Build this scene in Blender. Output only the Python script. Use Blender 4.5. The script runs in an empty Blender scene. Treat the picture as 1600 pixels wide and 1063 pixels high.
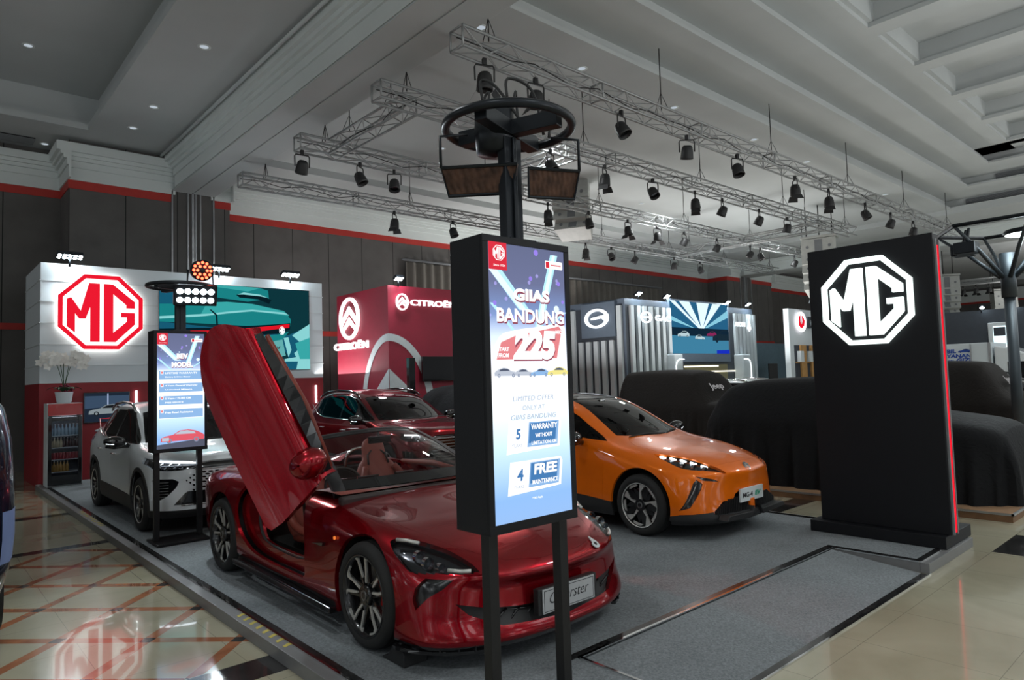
import bpy, bmesh, math, random
from mathutils import Vector, Matrix
PI = math.pi
R = math.radians
SC = bpy.context.scene
COL = SC.collection
random.seed(7)

# ---------------------------------------------------------------- helpers
def props(o, label=None, cat=None, group=None, kind=None):
    if label: o['label'] = label
    if cat: o['category'] = cat
    if group: o['group'] = group
    if kind: o['kind'] = kind
    return o

def thing(name, loc, label, cat, group=None, rz=0.0):
    o = bpy.data.objects.new(name, None)
    COL.objects.link(o)
    o.empty_display_size = .1
    o.location = loc
    o.rotation_euler = (0, 0, rz)
    return props(o, label, cat, group)

class MB:
    def __init__(s):
        s.v = []; s.f = []; s.m = []; s.sm = []
        s.T = Matrix.Identity(4)
    def add(s, vs, fs, mi=0, smooth=False):
        b = len(s.v)
        for p in vs:
            s.v.append(tuple(s.T @ Vector(p)))
        for f in fs:
            s.f.append([b + i for i in f]); s.m.append(mi); s.sm.append(smooth)
        return s
    def box(s, x0, x1, y0, y1, z0, z1, mi=0):
        if x0 > x1: x0, x1 = x1, x0
        if y0 > y1: y0, y1 = y1, y0
        if z0 > z1: z0, z1 = z1, z0
        vs = [(x0,y0,z0),(x1,y0,z0),(x1,y1,z0),(x0,y1,z0),(x0,y0,z1),(x1,y0,z1),(x1,y1,z1),(x0,y1,z1)]
        return s.add(vs, [(0,3,2,1),(4,5,6,7),(0,1,5,4),(1,2,6,5),(2,3,7,6),(3,0,4,7)], mi)
    def tube(s, pts, r, n=10, mi=0, closed=False, smooth=True, caps=True):
        pts = [Vector(p) for p in pts]
        N = len(pts); vs = []; rr = r if isinstance(r, (list, tuple)) else [r]*N
        up = None
        for i, p in enumerate(pts):
            if closed: d = pts[(i+1) % N] - pts[i-1]
            else: d = pts[min(i+1, N-1)] - pts[max(i-1, 0)]
            d.normalize()
            if up is None:
                a = Vector((0,0,1)) if abs(d.z) < .9 else Vector((1,0,0))
                up = d.cross(a).normalized()
            else:
                up = (up - d*up.dot(d)).normalized()
            b = d.cross(up)
            for k in range(n):
                t = 2*PI*k/n
                vs.append(p + (up*math.cos(t) + b*math.sin(t))*rr[i])
        fs = []
        M = N if closed else N-1
        for i in range(M):
            for k in range(n):
                a0 = i*n+k; a1 = i*n+(k+1) % n; j = (i+1) % N
                fs.append((a0, a1, j*n+(k+1) % n, j*n+k))
        if not closed and caps:
            fs.append(tuple(range(n))[::-1]); fs.append(tuple((N-1)*n+k for k in range(n)))
        return s.add(vs, fs, mi, smooth)
    def cyl(s, p0, p1, r, n=16, mi=0, r1=None, smooth=True):
        p0 = Vector(p0); p1 = Vector(p1)
        b = len(s.f)
        s.tube([p0, p1], [r, r if r1 is None else r1], n, mi, smooth=smooth)
        s.sm[-1] = False; s.sm[-2] = False
        return s
    def lathe(s, prof, n=48, mi=0, axis='z', c=(0,0,0), smooth=True, closed=False):
        # prof: list of (radius, height)
        vs = []; c = Vector(c)
        for (r, h) in prof:
            for k in range(n):
                t = 2*PI*k/n
                a, b = r*math.cos(t), r*math.sin(t)
                if axis == 'z': p = (a, b, h)
                elif axis == 'x': p = (h, a, b)
                else: p = (b, h, a)
                vs.append(c + Vector(p))
        fs = []; P = len(prof)
        for i in range(P if closed else P-1):
            j = (i+1) % P
            for k in range(n):
                fs.append((i*n+k, i*n+(k+1) % n, j*n+(k+1) % n, j*n+k))
        return s.add(vs, fs, mi, smooth)
    def prism(s, poly, h0, h1, axis='y', mi=0, smooth=False, bev=0):
        # poly 2d, extruded along axis from h0 to h1; coordinates: y->(x,z), x->(y,z), z->(x,y)
        def P(a, b, h):
            return {'y': (a, h, b), 'x': (h, a, b), 'z': (a, b, h)}[axis]
        n = len(poly)
        vs = [P(a, b, h0) for a, b in poly] + [P(a, b, h1) for a, b in poly]
        fs = [tuple(range(n))[::-1], tuple(range(n, 2*n))] + [(i, (i+1) % n, n+(i+1) % n, n+i) for i in range(n)]
        return s.add(vs, fs, mi, smooth)
    def grid(s, P, mi=0, smooth=True, flip=False, closeu=False):
        n = len(P); m = len(P[0])
        vs = [p for row in P for p in row]; fs = []
        for i in range(n if closeu else n-1):
            for j in range(m-1):
                k = (i+1) % n
                f = (i*m+j, i*m+j+1, k*m+j+1, k*m+j)
                fs.append(f[::-1] if flip else f)
        return s.add(vs, fs, mi, smooth)
    def mesh(s, name, mats, fix=True):
        me = bpy.data.meshes.new(name)
        me.from_pydata(s.v, [], s.f)
        for m in (mats if isinstance(mats, (list, tuple)) else [mats]): me.materials.append(m)
        me.polygons.foreach_set('material_index', s.m)
        me.polygons.foreach_set('use_smooth', s.sm)
        if fix:
            bm = bmesh.new(); bm.from_mesh(me)
            bmesh.ops.recalc_face_normals(bm, faces=bm.faces)
            bm.to_mesh(me); bm.free()
        me.update()
        return me
    def build(s, name, mats, parent=None, bevel=0, fix=True, loc=None):
        me = s.mesh(name, mats, fix)
        return link(name, me, parent, bevel, loc)

def link(name, me, parent=None, bevel=0, loc=None):
    o = bpy.data.objects.new(name, me)
    COL.objects.link(o)
    if parent: o.parent = parent
    if loc: o.location = loc
    if bevel:
        b = o.modifiers.new('b', 'BEVEL'); b.width = bevel; b.segments = 2; b.limit_method = 'ANGLE'; b.angle_limit = R(40)
    return o

def copy_tree(o, parent=None):
    c = o.copy(); COL.objects.link(c)
    if parent: c.parent = parent
    for ch in [k for k in bpy.data.objects if k.parent == o]:
        copy_tree(ch, c)
    return c

def kids(o): return [k for k in bpy.data.objects if k.parent == o]

def circle(cx, cy, r, n=32, ry=None, a0=0, a1=360):
    ry = ry or r
    m = n if a1-a0 >= 360 else n+1
    return [(cx+r*math.cos(R(a0+(a1-a0)*i/n)), cy+ry*math.sin(R(a0+(a1-a0)*i/n))) for i in range(m)]

def smooth_poly(pts, n=5, closed=True):
    out = []; N = len(pts)
    for i in range(N if closed else N-1):
        g = lambda k: pts[k % N] if closed else pts[max(0, min(N-1, k))]
        p0, p1, p2, p3 = g(i-1), g(i), g(i+1), g(i+2)
        for k in range(n):
            t = k/n
            out.append(tuple(.5*((2*b)+(-a+c)*t+(2*a-5*b+4*c-d)*t*t+(-a+3*b-3*c+d)*t**3) for a, b, c, d in zip(p0, p1, p2, p3)))
    if not closed: out.append(tuple(pts[-1]))
    return out

def rrect(x0, x1, y0, y1, r, n=5):
    out = []
    for cx, cy, a in ((x1-r, y1-r, 0), (x0+r, y1-r, 90), (x0+r, y0+r, 180), (x1-r, y0+r, 270)):
        out += [(cx+r*math.cos(R(a+90*i/n)), cy+r*math.sin(R(a+90*i/n))) for i in range(n+1)]
    return out

# writing: a mesh lying in the local x-z plane, facing -y, centred on x
def text_mesh(name, s, size, mat, depth=.004, bold=0.0, shear=0.0, width=None, align='CENTER', spacing=1.0, height=None):
    cu = bpy.data.curves.new(name, 'FONT')
    cu.body = s; cu.size = size; cu.extrude = depth/2; cu.offset = bold; cu.shear = shear
    cu.align_x = align; cu.align_y = 'CENTER'; cu.space_character = spacing
    cu.resolution_u = 3
    o = bpy.data.objects.new(name, cu); COL.objects.link(o)
    bpy.context.view_layer.update()
    me = bpy.data.meshes.new_from_object(o.evaluated_get(bpy.context.evaluated_depsgraph_get()))
    bpy.data.objects.remove(o); bpy.data.curves.remove(cu)
    me.name = name
    xs = [v.co.x for v in me.vertices] or [0]; ys = [v.co.y for v in me.vertices] or [0]
    w = max(xs)-min(xs); h = max(ys)-min(ys); cx = (max(xs)+min(xs))/2; cy = (max(ys)+min(ys))/2
    sx = (width/w) if width and w else 1.0
    sy = (height/h) if height and h else 1.0
    if align != 'CENTER': cx = min(xs)
    for v in me.vertices:
        x, y, z = v.co
        v.co = ((x-cx)*sx, -z, (y-cy)*sy)
    me.materials.clear(); me.materials.append(mat)
    return me

# place a mesh/object made in the x-z plane (facing -y) on a wall facing -x
FACE_NX = Matrix.Rotation(-PI/2, 4, 'Z')
# ---------------------------------------------------------------- materials
MATS = {}
def nt(name):
    m = bpy.data.materials.new(name); m.use_nodes = True
    t = m.node_tree; b = t.nodes['Principled BSDF']
    return m, t, b
def N(t, typ, **kw):
    n = t.nodes.new(typ)
    for k, v in kw.items():
        if k in ('operation','blend_type','data_type','wave_type','bands_direction','noise_dimensions','feature','distance','interpolation','gradient_type','rings_direction'): setattr(n, k, v)
        else: n.inputs[k].default_value = v
    return n
def col4(c): return (c[0], c[1], c[2], 1)
def srgb(r, g, b):
    f = lambda u: (u/255/12.92) if u/255 <= .04045 else ((u/255+.055)/1.055)**2.4
    return (f(r), f(g), f(b))
def pmat(name, c, rough=.5, metal=0, coat=0, var=.06, scale=6, bump=0, bscale=60, spec=.5, flake=0, alpha=1, trans=0, ior=1.45):
    if name in MATS: return MATS[name]
    m, t, b = nt(name)
    b.inputs['Roughness'].default_value = rough
    b.inputs['Metallic'].default_value = metal
    b.inputs['Coat Weight'].default_value = coat
    b.inputs['Coat Roughness'].default_value = .02
    b.inputs['Specular IOR Level'].default_value = spec
    b.inputs['Alpha'].default_value = alpha
    b.inputs['Transmission Weight'].default_value = trans
    b.inputs['IOR'].default_value = ior
    tc = N(t, 'ShaderNodeTexCoord')
    no = N(t, 'ShaderNodeTexNoise', Scale=scale, Detail=3.0)
    t.links.new(tc.outputs['Object'], no.inputs['Vector'])
    cr = N(t, 'ShaderNodeValToRGB')
    cr.color_ramp.elements[0].position = .3; cr.color_ramp.elements[1].position = .7
    cr.color_ramp.elements[0].color = col4([max(0, x*(1-var)) for x in c])
    cr.color_ramp.elements[1].color = col4([x*(1+var) for x in c])
    t.links.new(no.outputs['Fac'], cr.inputs['Fac'])
    t.links.new(cr.outputs['Color'], b.inputs['Base Color'])
    if flake:
        vo = N(t, 'ShaderNodeTexVoronoi', Scale=900.0)
        t.links.new(tc.outputs['Object'], vo.inputs['Vector'])
        bp = N(t, 'ShaderNodeBump', Strength=flake, Distance=.0008)
        t.links.new(vo.outputs['Distance'], bp.inputs['Height'])
        t.links.new(bp.outputs['Normal'], b.inputs['Normal'])
    if bump:
        n2 = N(t, 'ShaderNodeTexNoise', Scale=bscale, Detail=4.0)
        t.links.new(tc.outputs['Object'], n2.inputs['Vector'])
        bp = N(t, 'ShaderNodeBump', Strength=bump, Distance=.01)
        t.links.new(n2.outputs['Fac'], bp.inputs['Height'])
        t.links.new(bp.outputs['Normal'], b.inputs['Normal'])
    MATS[name] = m
    return m
def emat(name, c, s=1.0):
    if name in MATS: return MATS[name]
    m, t, b = nt(name)
    t.nodes.remove(b)
    e = N(t, 'ShaderNodeEmission', Strength=s); e.inputs['Color'].default_value = col4(c)
    t.links.new(e.outputs[0], t.nodes['Material Output'].inputs['Surface'])
    MATS[name] = m
    return m
def glassmat(name, tint, rough=.0, mix=.5, refl=1.45):
    # thin tinted pane: part see-through, part mirror by fresnel
    if name in MATS: return MATS[name]
    m, t, b = nt(name); t.nodes.remove(b)
    tr = N(t, 'ShaderNodeBsdfTransparent'); tr.inputs['Color'].default_value = col4(tint)
    gl = N(t, 'ShaderNodeBsdfGlossy', Roughness=rough); gl.inputs['Color'].default_value = (.9, .9, .9, 1)
    # Schlick reflectance from the facing angle, the same from both sides
    lw = N(t, 'ShaderNodeLayerWeight', Blend=.5)
    pw = N(t, 'ShaderNodeMath', operation='POWER'); t.links.new(lw.outputs['Facing'], pw.inputs[0]); pw.inputs[1].default_value = 5.0
    r0 = ((refl-1)/(refl+1))**2
    fr = N(t, 'ShaderNodeMath', operation='MULTIPLY_ADD'); t.links.new(pw.outputs[0], fr.inputs[0]); fr.inputs[1].default_value = 1-r0; fr.inputs[2].default_value = r0
    mx = N(t, 'ShaderNodeMixShader')
    t.links.new(fr.outputs[0], mx.inputs['Fac'])
    t.links.new(tr.outputs[0], mx.inputs[1]); t.links.new(gl.outputs[0], mx.inputs[2])
    t.links.new(mx.outputs[0], t.nodes['Material Output'].inputs['Surface'])
    MATS[name] = m
    return m

M = dict(
 red=pmat('candy_red_paint', (.30, .003, .010), .24, .7, .8, flake=.05, var=.02, spec=.4),
 dred=pmat('dark_red_paint', (.19, .004, .010), .22, .7, .9, flake=.04, var=.02, spec=.4),
 orange=pmat('orange_paint', (.80, .15, .004), .32, .1, .75, var=.02, spec=.3),
 white=pmat('white_paint', (.72, .76, .78), .3, .0, 1.0, var=.02),
 black=pmat('gloss_black', (.008, .008, .009), .12, 0, .6, var=.1),
 plastic=pmat('black_plastic', (.02, .02, .021), .5, bump=.1, bscale=300),
 rubber=pmat('tyre_rubber', (.018, .018, .018), .75, bump=.15, bscale=200),
 alloy=pmat('machined_alloy', (.62, .61, .58), .35, .55),
 dalloy=pmat('black_alloy', (.012, .012, .013), .25, .3, .5),
 chrome=pmat('chrome', (.75, .75, .75), .08, 1.0, var=.02),
 disc=pmat('brake_steel', (.25, .25, .25), .35, .9),
 caliper=pmat('red_caliper', (.45, .01, .01), .4),
 leather=pmat('terracotta_leather', (.23, .045, .028), .5, bump=.15, bscale=150),
 dleather=pmat('dark_leather', (.03, .018, .016), .5, bump=.15, bscale=150),
 dark=pmat('dark_void', (.006, .006, .006), .8),
 tint=glassmat('tinted_glass', (.10, .10, .11)),
 clear=glassmat('clear_windscreen', (.62, .60, .60)),
 lens=glassmat('lamp_lens', (.85, .87, .9), refl=1.3),
 lampin=pmat('lamp_reflector', (.08, .08, .085), .15, .9),
 led=emat('white_led', (.85, .93, 1), 6),
 ledd=emat('white_led_soft', (.85, .93, 1), 2.0),
 redlamp=pmat('red_lamp_plastic', (.4, .01, .01), .15, 0, 1),
 amber=emat('amber_reflector', (1, .25, .05), .8),
 plate=pmat('grey_plate', (.42, .43, .44), .45),
 wplate=pmat('white_plate', (.62, .66, .66), .4),
 ink=pmat('dark_lettering', (.015, .015, .018), .5),
 green=pmat('green_lettering', (.02, .35, .2), .5),
 sblack=pmat('sign_black', (.0055, .006, .008), .5, bump=.05, bscale=80, spec=.35),
 metalblk=pmat('black_powdercoat', (.015, .015, .016), .4, .3, bump=.05, bscale=200),
)
for k_, c_ in (('red', (.35, .01, .02)), ('dred', (.25, .01, .02)), ('orange', (.9, .4, .1))):
    M[k_].node_tree.nodes['Principled BSDF'].inputs['Specular Tint'].default_value = (*c_, 1)
# ---------------------------------------------------------------- car bodies
def pchip(ts, ys, tq):
    n = len(ts); h = [ts[i+1]-ts[i] for i in range(n-1)]; d = [(ys[i+1]-ys[i])/h[i] for i in range(n-1)]
    m = [0.0]*n
    for i in range(1, n-1):
        if d[i-1]*d[i] > 0:
            w1 = 2*h[i]+h[i-1]; w2 = h[i]+2*h[i-1]
            m[i] = (w1+w2)/(w1/d[i-1]+w2/d[i])
    m[0] = d[0]; m[-1] = d[-1]
    out = []; k = 0
    for t in tq:
        while k < n-2 and t > ts[k+1]: k += 1
        s = (t-ts[k])/h[k]
        out.append((2*s**3-3*s*s+1)*ys[k]+(s**3-2*s*s+s)*h[k]*m[k]+(-2*s**3+3*s*s)*ys[k+1]+(s**3-s*s)*h[k]*m[k+1])
    return out

def surf(lines, nu=9, nv=7, smooth=3, crease=()):
    # lines[j][i] control points -> dense grid; u along length, v bottom to top
    J = len(lines); I = len(lines[0])
    tu = [0.0]
    for i in range(1, I):
        tu.append(tu[-1] + max(.05, sum(math.dist(lines[j][i], lines[j][i-1]) for j in range(J))/J))
    tq = []
    for i in range(I-1):
        tq += [tu[i]+(tu[i+1]-tu[i])*k/nu for k in range(nu)]
    tq.append(tu[-1])
    rows = []
    for j in range(J):
        c = [pchip(tu, [p[a] for p in lines[j]], tq) for a in range(3)]
        rows.append(list(zip(*c)))
    tv = [0.0]
    for j in range(1, J):
        tv.append(tv[-1] + max(.03, sum(math.dist(lines[j][i], lines[j-1][i]) for i in range(I))/I))
    vq = []
    for j in range(J-1):
        vq += [tv[j]+(tv[j+1]-tv[j])*k/nv for k in range(nv)]
    vq.append(tv[-1])
    U = len(tq); V = len(vq)
    G = [[None]*V for _ in range(U)]
    for u in range(U):
        c = [pchip(tv, [rows[j][u][a] for j in range(J)], vq) for a in range(3)]
        for v in range(V): G[u][v] = Vector((c[0][v], c[1][v], c[2][v]))
    cr = set(k*nv for k in crease)
    for _ in range(smooth):
        H = [r[:] for r in G]
        for u in range(U):
            for v in range(V):
                p = G[u][v]; acc = p*2; w = 2
                if 0 < u < U-1: acc = acc+G[u-1][v]+G[u+1][v]; w += 2
                if 0 < v < V-1 and v not in cr: acc = acc+G[u][v-1]+G[u][v+1]; w += 2
                q = acc/w
                if u in (0, U-1) or v == V-1: q.x = 0 if abs(p.x) < 1e-6 else q.x
                H[u][v] = q
        G = H
    return G

class Body:
    """one side of a car body (x<=0 side), cut into parts and mirrored"""
    def __init__(s, lines, **kw):
        G = surf(lines, **kw)
        bm = s.bm = bmesh.new()
        U = len(G); V = len(G[0])
        vs = [[bm.verts.new((-G[u][v].x, G[u][v].y, G[u][v].z)) for v in range(V)] for u in range(U)]
        for u in range(U-1):
            for v in range(V-1):
                q = [vs[u][v], vs[u][v+1], vs[u+1][v+1], vs[u+1][v]]
                if (q[0].co-q[3].co).length < 1e-5 and (q[1].co-q[2].co).length < 1e-5: continue
                try: bm.faces.new(q)
                except ValueError: pass
        bmesh.ops.remove_doubles(bm, verts=bm.verts, dist=2e-4)
        bmesh.ops.recalc_face_normals(bm, faces=bm.faces)
        # outward check
        tot = sum(f.normal.x*f.calc_area() for f in bm.faces)
        if tot > 0: bmesh.ops.reverse_faces(bm, faces=bm.faces)
        s.tag = bm.faces.layers.int.new('tag')
        s.names = {0: 'body'}
    def carve(s, name, poly, axis='x', pred=None, only=None):
        """cut polygon through faces. axis = projection axis. poly in (y,z) / (x,z) / (x,y)."""
        bm = s.bm
        a, b = {'x': (1, 2), 'y': (0, 2), 'z': (0, 1)}[axis]
        xs = [p[0] for p in poly]; ys = [p[1] for p in poly]
        x0, x1, y0, y1 = min(xs)-.02, max(xs)+.02, min(ys)-.02, max(ys)+.02
        tag = s.tag
        if pred is None: pred = lambda c, n: True
        def inbb(f):
            fx = [v.co[a] for v in f.verts]; fy = [v.co[b] for v in f.verts]
            return max(fx) > x0 and min(fx) < x1 and max(fy) > y0 and min(fy) < y1
        okf = [f for f in bm.faces if f[tag] >= 0 and (only is None or f[tag] in only) and inbb(f) and pred(f.calc_center_median(), f.normal)]
        mark = bm.faces.layers.int.get('mk') or bm.faces.layers.int.new('mk')
        tag = s.tag = bm.faces.layers.int['tag']
        for f in bm.faces: f[mark] = 0
        okf = [f for f in bm.faces if f[tag] >= 0 and (only is None or f[tag] in only) and inbb(f) and pred(f.calc_center_median(), f.normal)]
        for f in okf: f[mark] = 1
        n = len(poly)
        for i in range(n):
            p = poly[i]; q = poly[(i+1) % n]
            dx, dy = q[0]-p[0], q[1]-p[1]
            L = math.hypot(dx, dy)
            if L < 1e-6: continue
            nx, ny = dy/L, -dx/L
            co = [0, 0, 0]; no = [0, 0, 0]
            co[a], co[b] = p; no[a], no[b] = nx, ny
            # only faces that this edge passes through
            ex0, ex1 = min(p[0], q[0])-.004, max(p[0], q[0])+.004
            ey0, ey1 = min(p[1], q[1])-.004, max(p[1], q[1])+.004
            fs = []
            for f in bm.faces:
                if not f[mark]: continue
                fx = [v.co[a] for v in f.verts]; fy = [v.co[b] for v in f.verts]
                if max(fx) < ex0 or min(fx) > ex1 or max(fy) < ey0 or min(fy) > ey1: continue
                fs.append(f)
            if not fs: continue
            ge = set(fs)
            for f in fs:
                ge.update(f.edges); ge.update(f.verts)
            bmesh.ops.bisect_plane(bm, geom=list(ge), dist=1e-5, plane_co=co, plane_no=no)
        if name is None: t = -1
        else:
            t = next((k for k, v in s.names.items() if v == name), None)
            if t is None:
                t = max(s.names)+1; s.names[t] = name
        def inside(x, y):
            c = False; j = n-1
            for i in range(n):
                xi, yi = poly[i]; xj, yj = poly[j]
                if (yi > y) != (yj > y) and x < (xj-xi)*(y-yi)/(yj-yi)+xi: c = not c
                j = i
            return c
        for f in bm.faces:
            if f[mark]:
                c = f.calc_center_median()
                if inside(c[a], c[b]): f[tag] = t
        return s
    def kill(s, pred):
        for f in s.bm.faces:
            if pred(f.calc_center_median(), f.normal): f[s.tag] = -1
    def done(s):
        s.tag = s.bm.faces.layers.int['tag']
        s.bm.normal_update()
        s.N = {}
        for v in s.bm.verts:
            n = v.normal.copy()
            if abs(v.co.x) < 1e-4:
                n.x = 0; n.normalize()
            s.N[v] = n
    def part(s, name, gap=.0, inset=0.0, skirt=.018, both=True, side=-1, mats=None, xf=None):
        """returns mesh of the part. both: mirror to the other side too; side=+1 gives the mirrored one only"""
        nm = [name] if isinstance(name, str) else name
        name = nm[0]
        ts = [k for k, v in s.names.items() if v in nm]
        fs = [f for f in s.bm.faces if f[s.tag] in ts]
        if not fs: raise RuntimeError('empty part '+name)
        idx = {}; co = []; no = []; faces = []
        ecount = {}
        for f in fs:
            L = []
            for v in f.verts:
                if v not in idx:
                    idx[v] = len(co); co.append(v.co.copy()); no.append(s.N[v].copy())
                L.append(idx[v])
            faces.append(L)
            for e in f.edges: ecount.setdefault(e, []).append(f)
        co0 = [c.copy() for c in co]
        # boundary edges not on the centre plane
        bed = []
        inward = {}
        for e, ff in ecount.items():
            if len(ff) == 1:
                v0, v1 = e.verts
                if abs(v0.co.x) < 1e-4 and abs(v1.co.x) < 1e-4: continue
                f = ff[0]
                i0, i1 = idx[v0], idx[v1]
                L = [idx[v] for v in f.verts]
                k = L.index(i0)
                if L[(k+1) % len(L)] != i1: i0, i1 = i1, i0
                bed.append((i0, i1))
                d = (co0[i1]-co0[i0])
                inn = f.normal.cross(d)
                if inn.length > 1e-9: inn.normalize()
                for i in (i0, i1): inward[i] = inward.get(i, Vector((0, 0, 0))) + inn
        if gap:
            for i, w in inward.items():
                if w.length > 1e-6:
                    w = w.normalized()
                    if abs(co0[i].x) < 1e-4: w.x = 0
                    co[i] = co[i] + w*gap
        if inset:
            for i in range(len(co)):
                n = no[i].copy()
                if abs(co0[i].x) < 1e-4: n.x = 0
                co[i] = co[i] - n*inset
        nb = len(co)
        sm = [True]*len(faces)
        if skirt:
            m = {}
            for i0, i1 in bed:
                for i in (i0, i1):
                    if i not in m:
                        m[i] = len(co)
                        n = no[i].copy()
                        if abs(co0[i].x) < 1e-4: n.x = 0
                        co.append(co[i]-n*skirt); no.append(no[i])
                faces.append([i1, i0, m[i0], m[i1]]); sm.append(False)
        V = []; F = []; NN = []; SM = []
        def emit(flip):
            b = len(V)
            for c, n in zip(co, no):
                if flip: V.append((-c.x, c.y, c.z)); NN.append(Vector((-n.x, n.y, n.z)))
                else: V.append(tuple(c)); NN.append(n.copy())
            for f, q in zip(faces, sm):
                g = [b+i for i in f]
                F.append(g[::-1] if flip else g); SM.append(q)
        if both or side < 0: emit(False)
        if both or side > 0: emit(True)
        if xf:
            V = [tuple(xf @ Vector(v)) for v in V]
            NN = [(xf.to_3x3() @ n) for n in NN]
        me = bpy.data.meshes.new(name)
        me.from_pydata(V, [], F)
        me.polygons.foreach_set('use_smooth', SM)
        if both:
            # weld the centre line
            pass
        ln = []
        for p in me.polygons:
            for li in p.loop_indices:
                vi = me.loops[li].vertex_index
                ln.append(tuple(NN[vi]) if p.use_smooth else tuple(p.normal))
        me.normals_split_custom_set(ln)
        for m_ in (mats or []): me.materials.append(m_)
        return me

def wheel_meshes(style, rad, rim, wid):
    """meshes for a wheel whose outer face looks toward -x, centred on origin"""
    out = {}
    w = wid/2
    b = MB()
    sw = .012
    prof = [(rim-.004, -w+.012), (rim+.008, -w+.002), (rim+(rad-rim)*.35, -w-.006), (rim+(rad-rim)*.7, -w+.0), (rad-.016, -w+.014), (rad-.004, -w+.034), (rad, -w*.5), (rad, w*.5), (rad-.004, w-.034), (rad-.016, w-.014), (rim+(rad-rim)*.6, w), (rim-.004, w-.012)]
    b.lathe(prof, 72, 0, 'x')
    for k in range(4):
        x = -w*.62+k*w*.41
        b.lathe([(rad+.0006, x), (rad+.0006, x+.010)], 72, 1, 'x')
    out['tyre'] = b.mesh('tyre', [M['rubber'], M['dark']])
    b = MB()
    b.lathe([(rim+.006, -w+.006), (rim+.008, -w+.0), (rim-.004, -w+.0), (rim-.012, -w+.014), (rim-.022, -w+.03), (rim-.03, w*.3), (rim-.03, w)], 72, 0, 'x')
    b.lathe([(rim+.006, -w+.001), (rim-.006, -w-.001), (rim-.010, -w+.006)], 72, 1, 'x')
    b.lathe([(0, w*.55), (rim-.028, w*.55)], 48, 0, 'x')
    ms = [M['dalloy'], M['alloy'] if style != 'cyb' else M['dalloy']]
    out['rim'] = b.mesh('rim', ms)
    # spokes
    b = MB()
    x0 = -w+.018
    def spoke(poly, xa, xb, mi, rot, dish=.03):
        # poly in polar frame: (along radius, across)
        c, s_ = math.cos(rot), math.sin(rot)
        n = len(poly)
        def P(r, a, x): return (x + dish*(1-r/rim), r*c-a*s_, r*s_+a*c)
        vs = [P(r, a, xa) for r, a in poly]+[P(r, a, xb) for r, a in poly]
        b.add(vs, [tuple(range(n)), tuple(range(n, 2*n))[::-1]]+[(i, n+i, n+(i+1) % n, (i+1) % n) for i in range(n)], mi)
    RR = rim-.012
    if style == 'cyb':
        for k in range(5):
            a = 2*PI*k/5+R(8)
            for sg in (-1, 1):
                # black leg of the pair
                spoke([(.055, sg*.028), (RR*.6, sg*.036), (RR+.006, sg*.052), (RR+.006, sg*.082), (RR*.6, sg*.056), (.06, sg*.046)][::sg], x0+.006, x0+.030, 0, a, .02)
            # machined U outline
            o = [(.070, -.044), (RR*.62, -.072), (RR*.86, -.104), (RR*.99, -.088), (RR*1.01, -.02)]
            i_ = [(RR*.945, -.02), (RR*.925, -.068), (RR*.83, -.080), (RR*.6, -.052), (.070, -.030)]
            spoke(o+i_, x0-.004, x0+.008, 1, a+R(36), .02)
            o = [(.10, .056), (RR*.62, .080), (RR*.86, .106), (RR*.99, .088)]
            i_ = [(RR*.95, .074), (RR*.84, .086), (RR*.6, .060), (.10, .044)]
            spoke((o+i_)[::-1], x0-.004, x0+.008, 1, a+R(36), .02)
    elif style == 'aero':
        for k in range(5):
            a = 2*PI*k/5+R(20)
            spoke([(.04, -.018), (RR*.55, -.012), (RR+.004, -.004), (RR+.004, .010), (RR*.55, .004), (.04, .018)], x0, x0+.02, 1, a, .012)
            spoke([(RR*.62, .004), (RR+.004, .010), (RR*.985, .075), (RR*.86, .05)], x0-.002, x0+.014, 1, a, .012)
            spoke([(.05, .02), (RR*.55, .01), (RR*.9, .06), (RR*.93, .125), (RR*.7, .10), (RR*.35, .07)], x0+.012, x0+.024, 0, a, .012)
            spoke([(RR*.72, -.13), (RR*1.0, -.1), (RR*1.0, -.03), (RR*.9, -.012), (RR*.84, -.06)], x0-.001, x0+.012, 1, a-R(6), .012)
            spoke([(.05, -.04), (RR*.6, -.09), (RR*.8, -.1), (RR*.6, -.03), (.06, -.018)], x0+.014, x0+.026, 0, a, .012)
    else:
        for k in range(5):
            a = 2*PI*k/5+R(12)
            for sg in (-1, 1):
                pl = [(.05, sg*.006), (RR*.5, sg*.012), (RR+.004, sg*.022), (RR+.004, sg*.048), (RR*.5, sg*.034), (.05, sg*.030)]
                spoke(pl[::sg], x0, x0+.024, 1 if sg > 0 else 0, a, .02)
            spoke([(RR*.45, .034), (RR+.002, .045), (RR+.002, .10), (RR*.9, .085)], x0+.008, x0+.022, 0, a, .02)
    out['spokes'] = b.mesh('spokes', [M['dalloy'], M['alloy']])
    b = MB()
    b.cyl((x0-.004, 0, 0), (x0+.05, 0, 0), .062, 28, 0)
    b.cyl((x0-.009, 0, 0), (x0-.003, 0, 0), .034, 24, 1)
    b.cyl((x0-.0105, 0, 0), (x0-.008, 0, 0), .022, 8, 0)
    for k in range(5):
        t = 2*PI*k/5+.4
        b.cyl((x0-.007, .048*math.cos(t), .048*math.sin(t)), (x0+.0, .048*math.cos(t), .048*math.sin(t)), .008, 8, 0)
    out['hub_cap'] = b.mesh('hub_cap', [M['dalloy'], M['disc']])
    b = MB()
    b.cyl((x0+.075, 0, 0), (x0+.095, 0, 0), rim*.76, 48, 0)
    out['brake_disc'] = b.mesh('brake_disc', [M['disc']])
    if style == 'cyb':
        b = MB()
        arc = [(rim*.50*math.cos(t), rim*.50*math.sin(t)) for t in [R(130+i*10) for i in range(8)]] + [(rim*.82*math.cos(t), rim*.82*math.sin(t)) for t in [R(200-i*10) for i in range(8)]]
        b.prism(arc, x0+.05, x0+.11, 'x')
        out['brake_caliper'] = b.mesh('brake_caliper', [M['caliper']])
    return out

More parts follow.
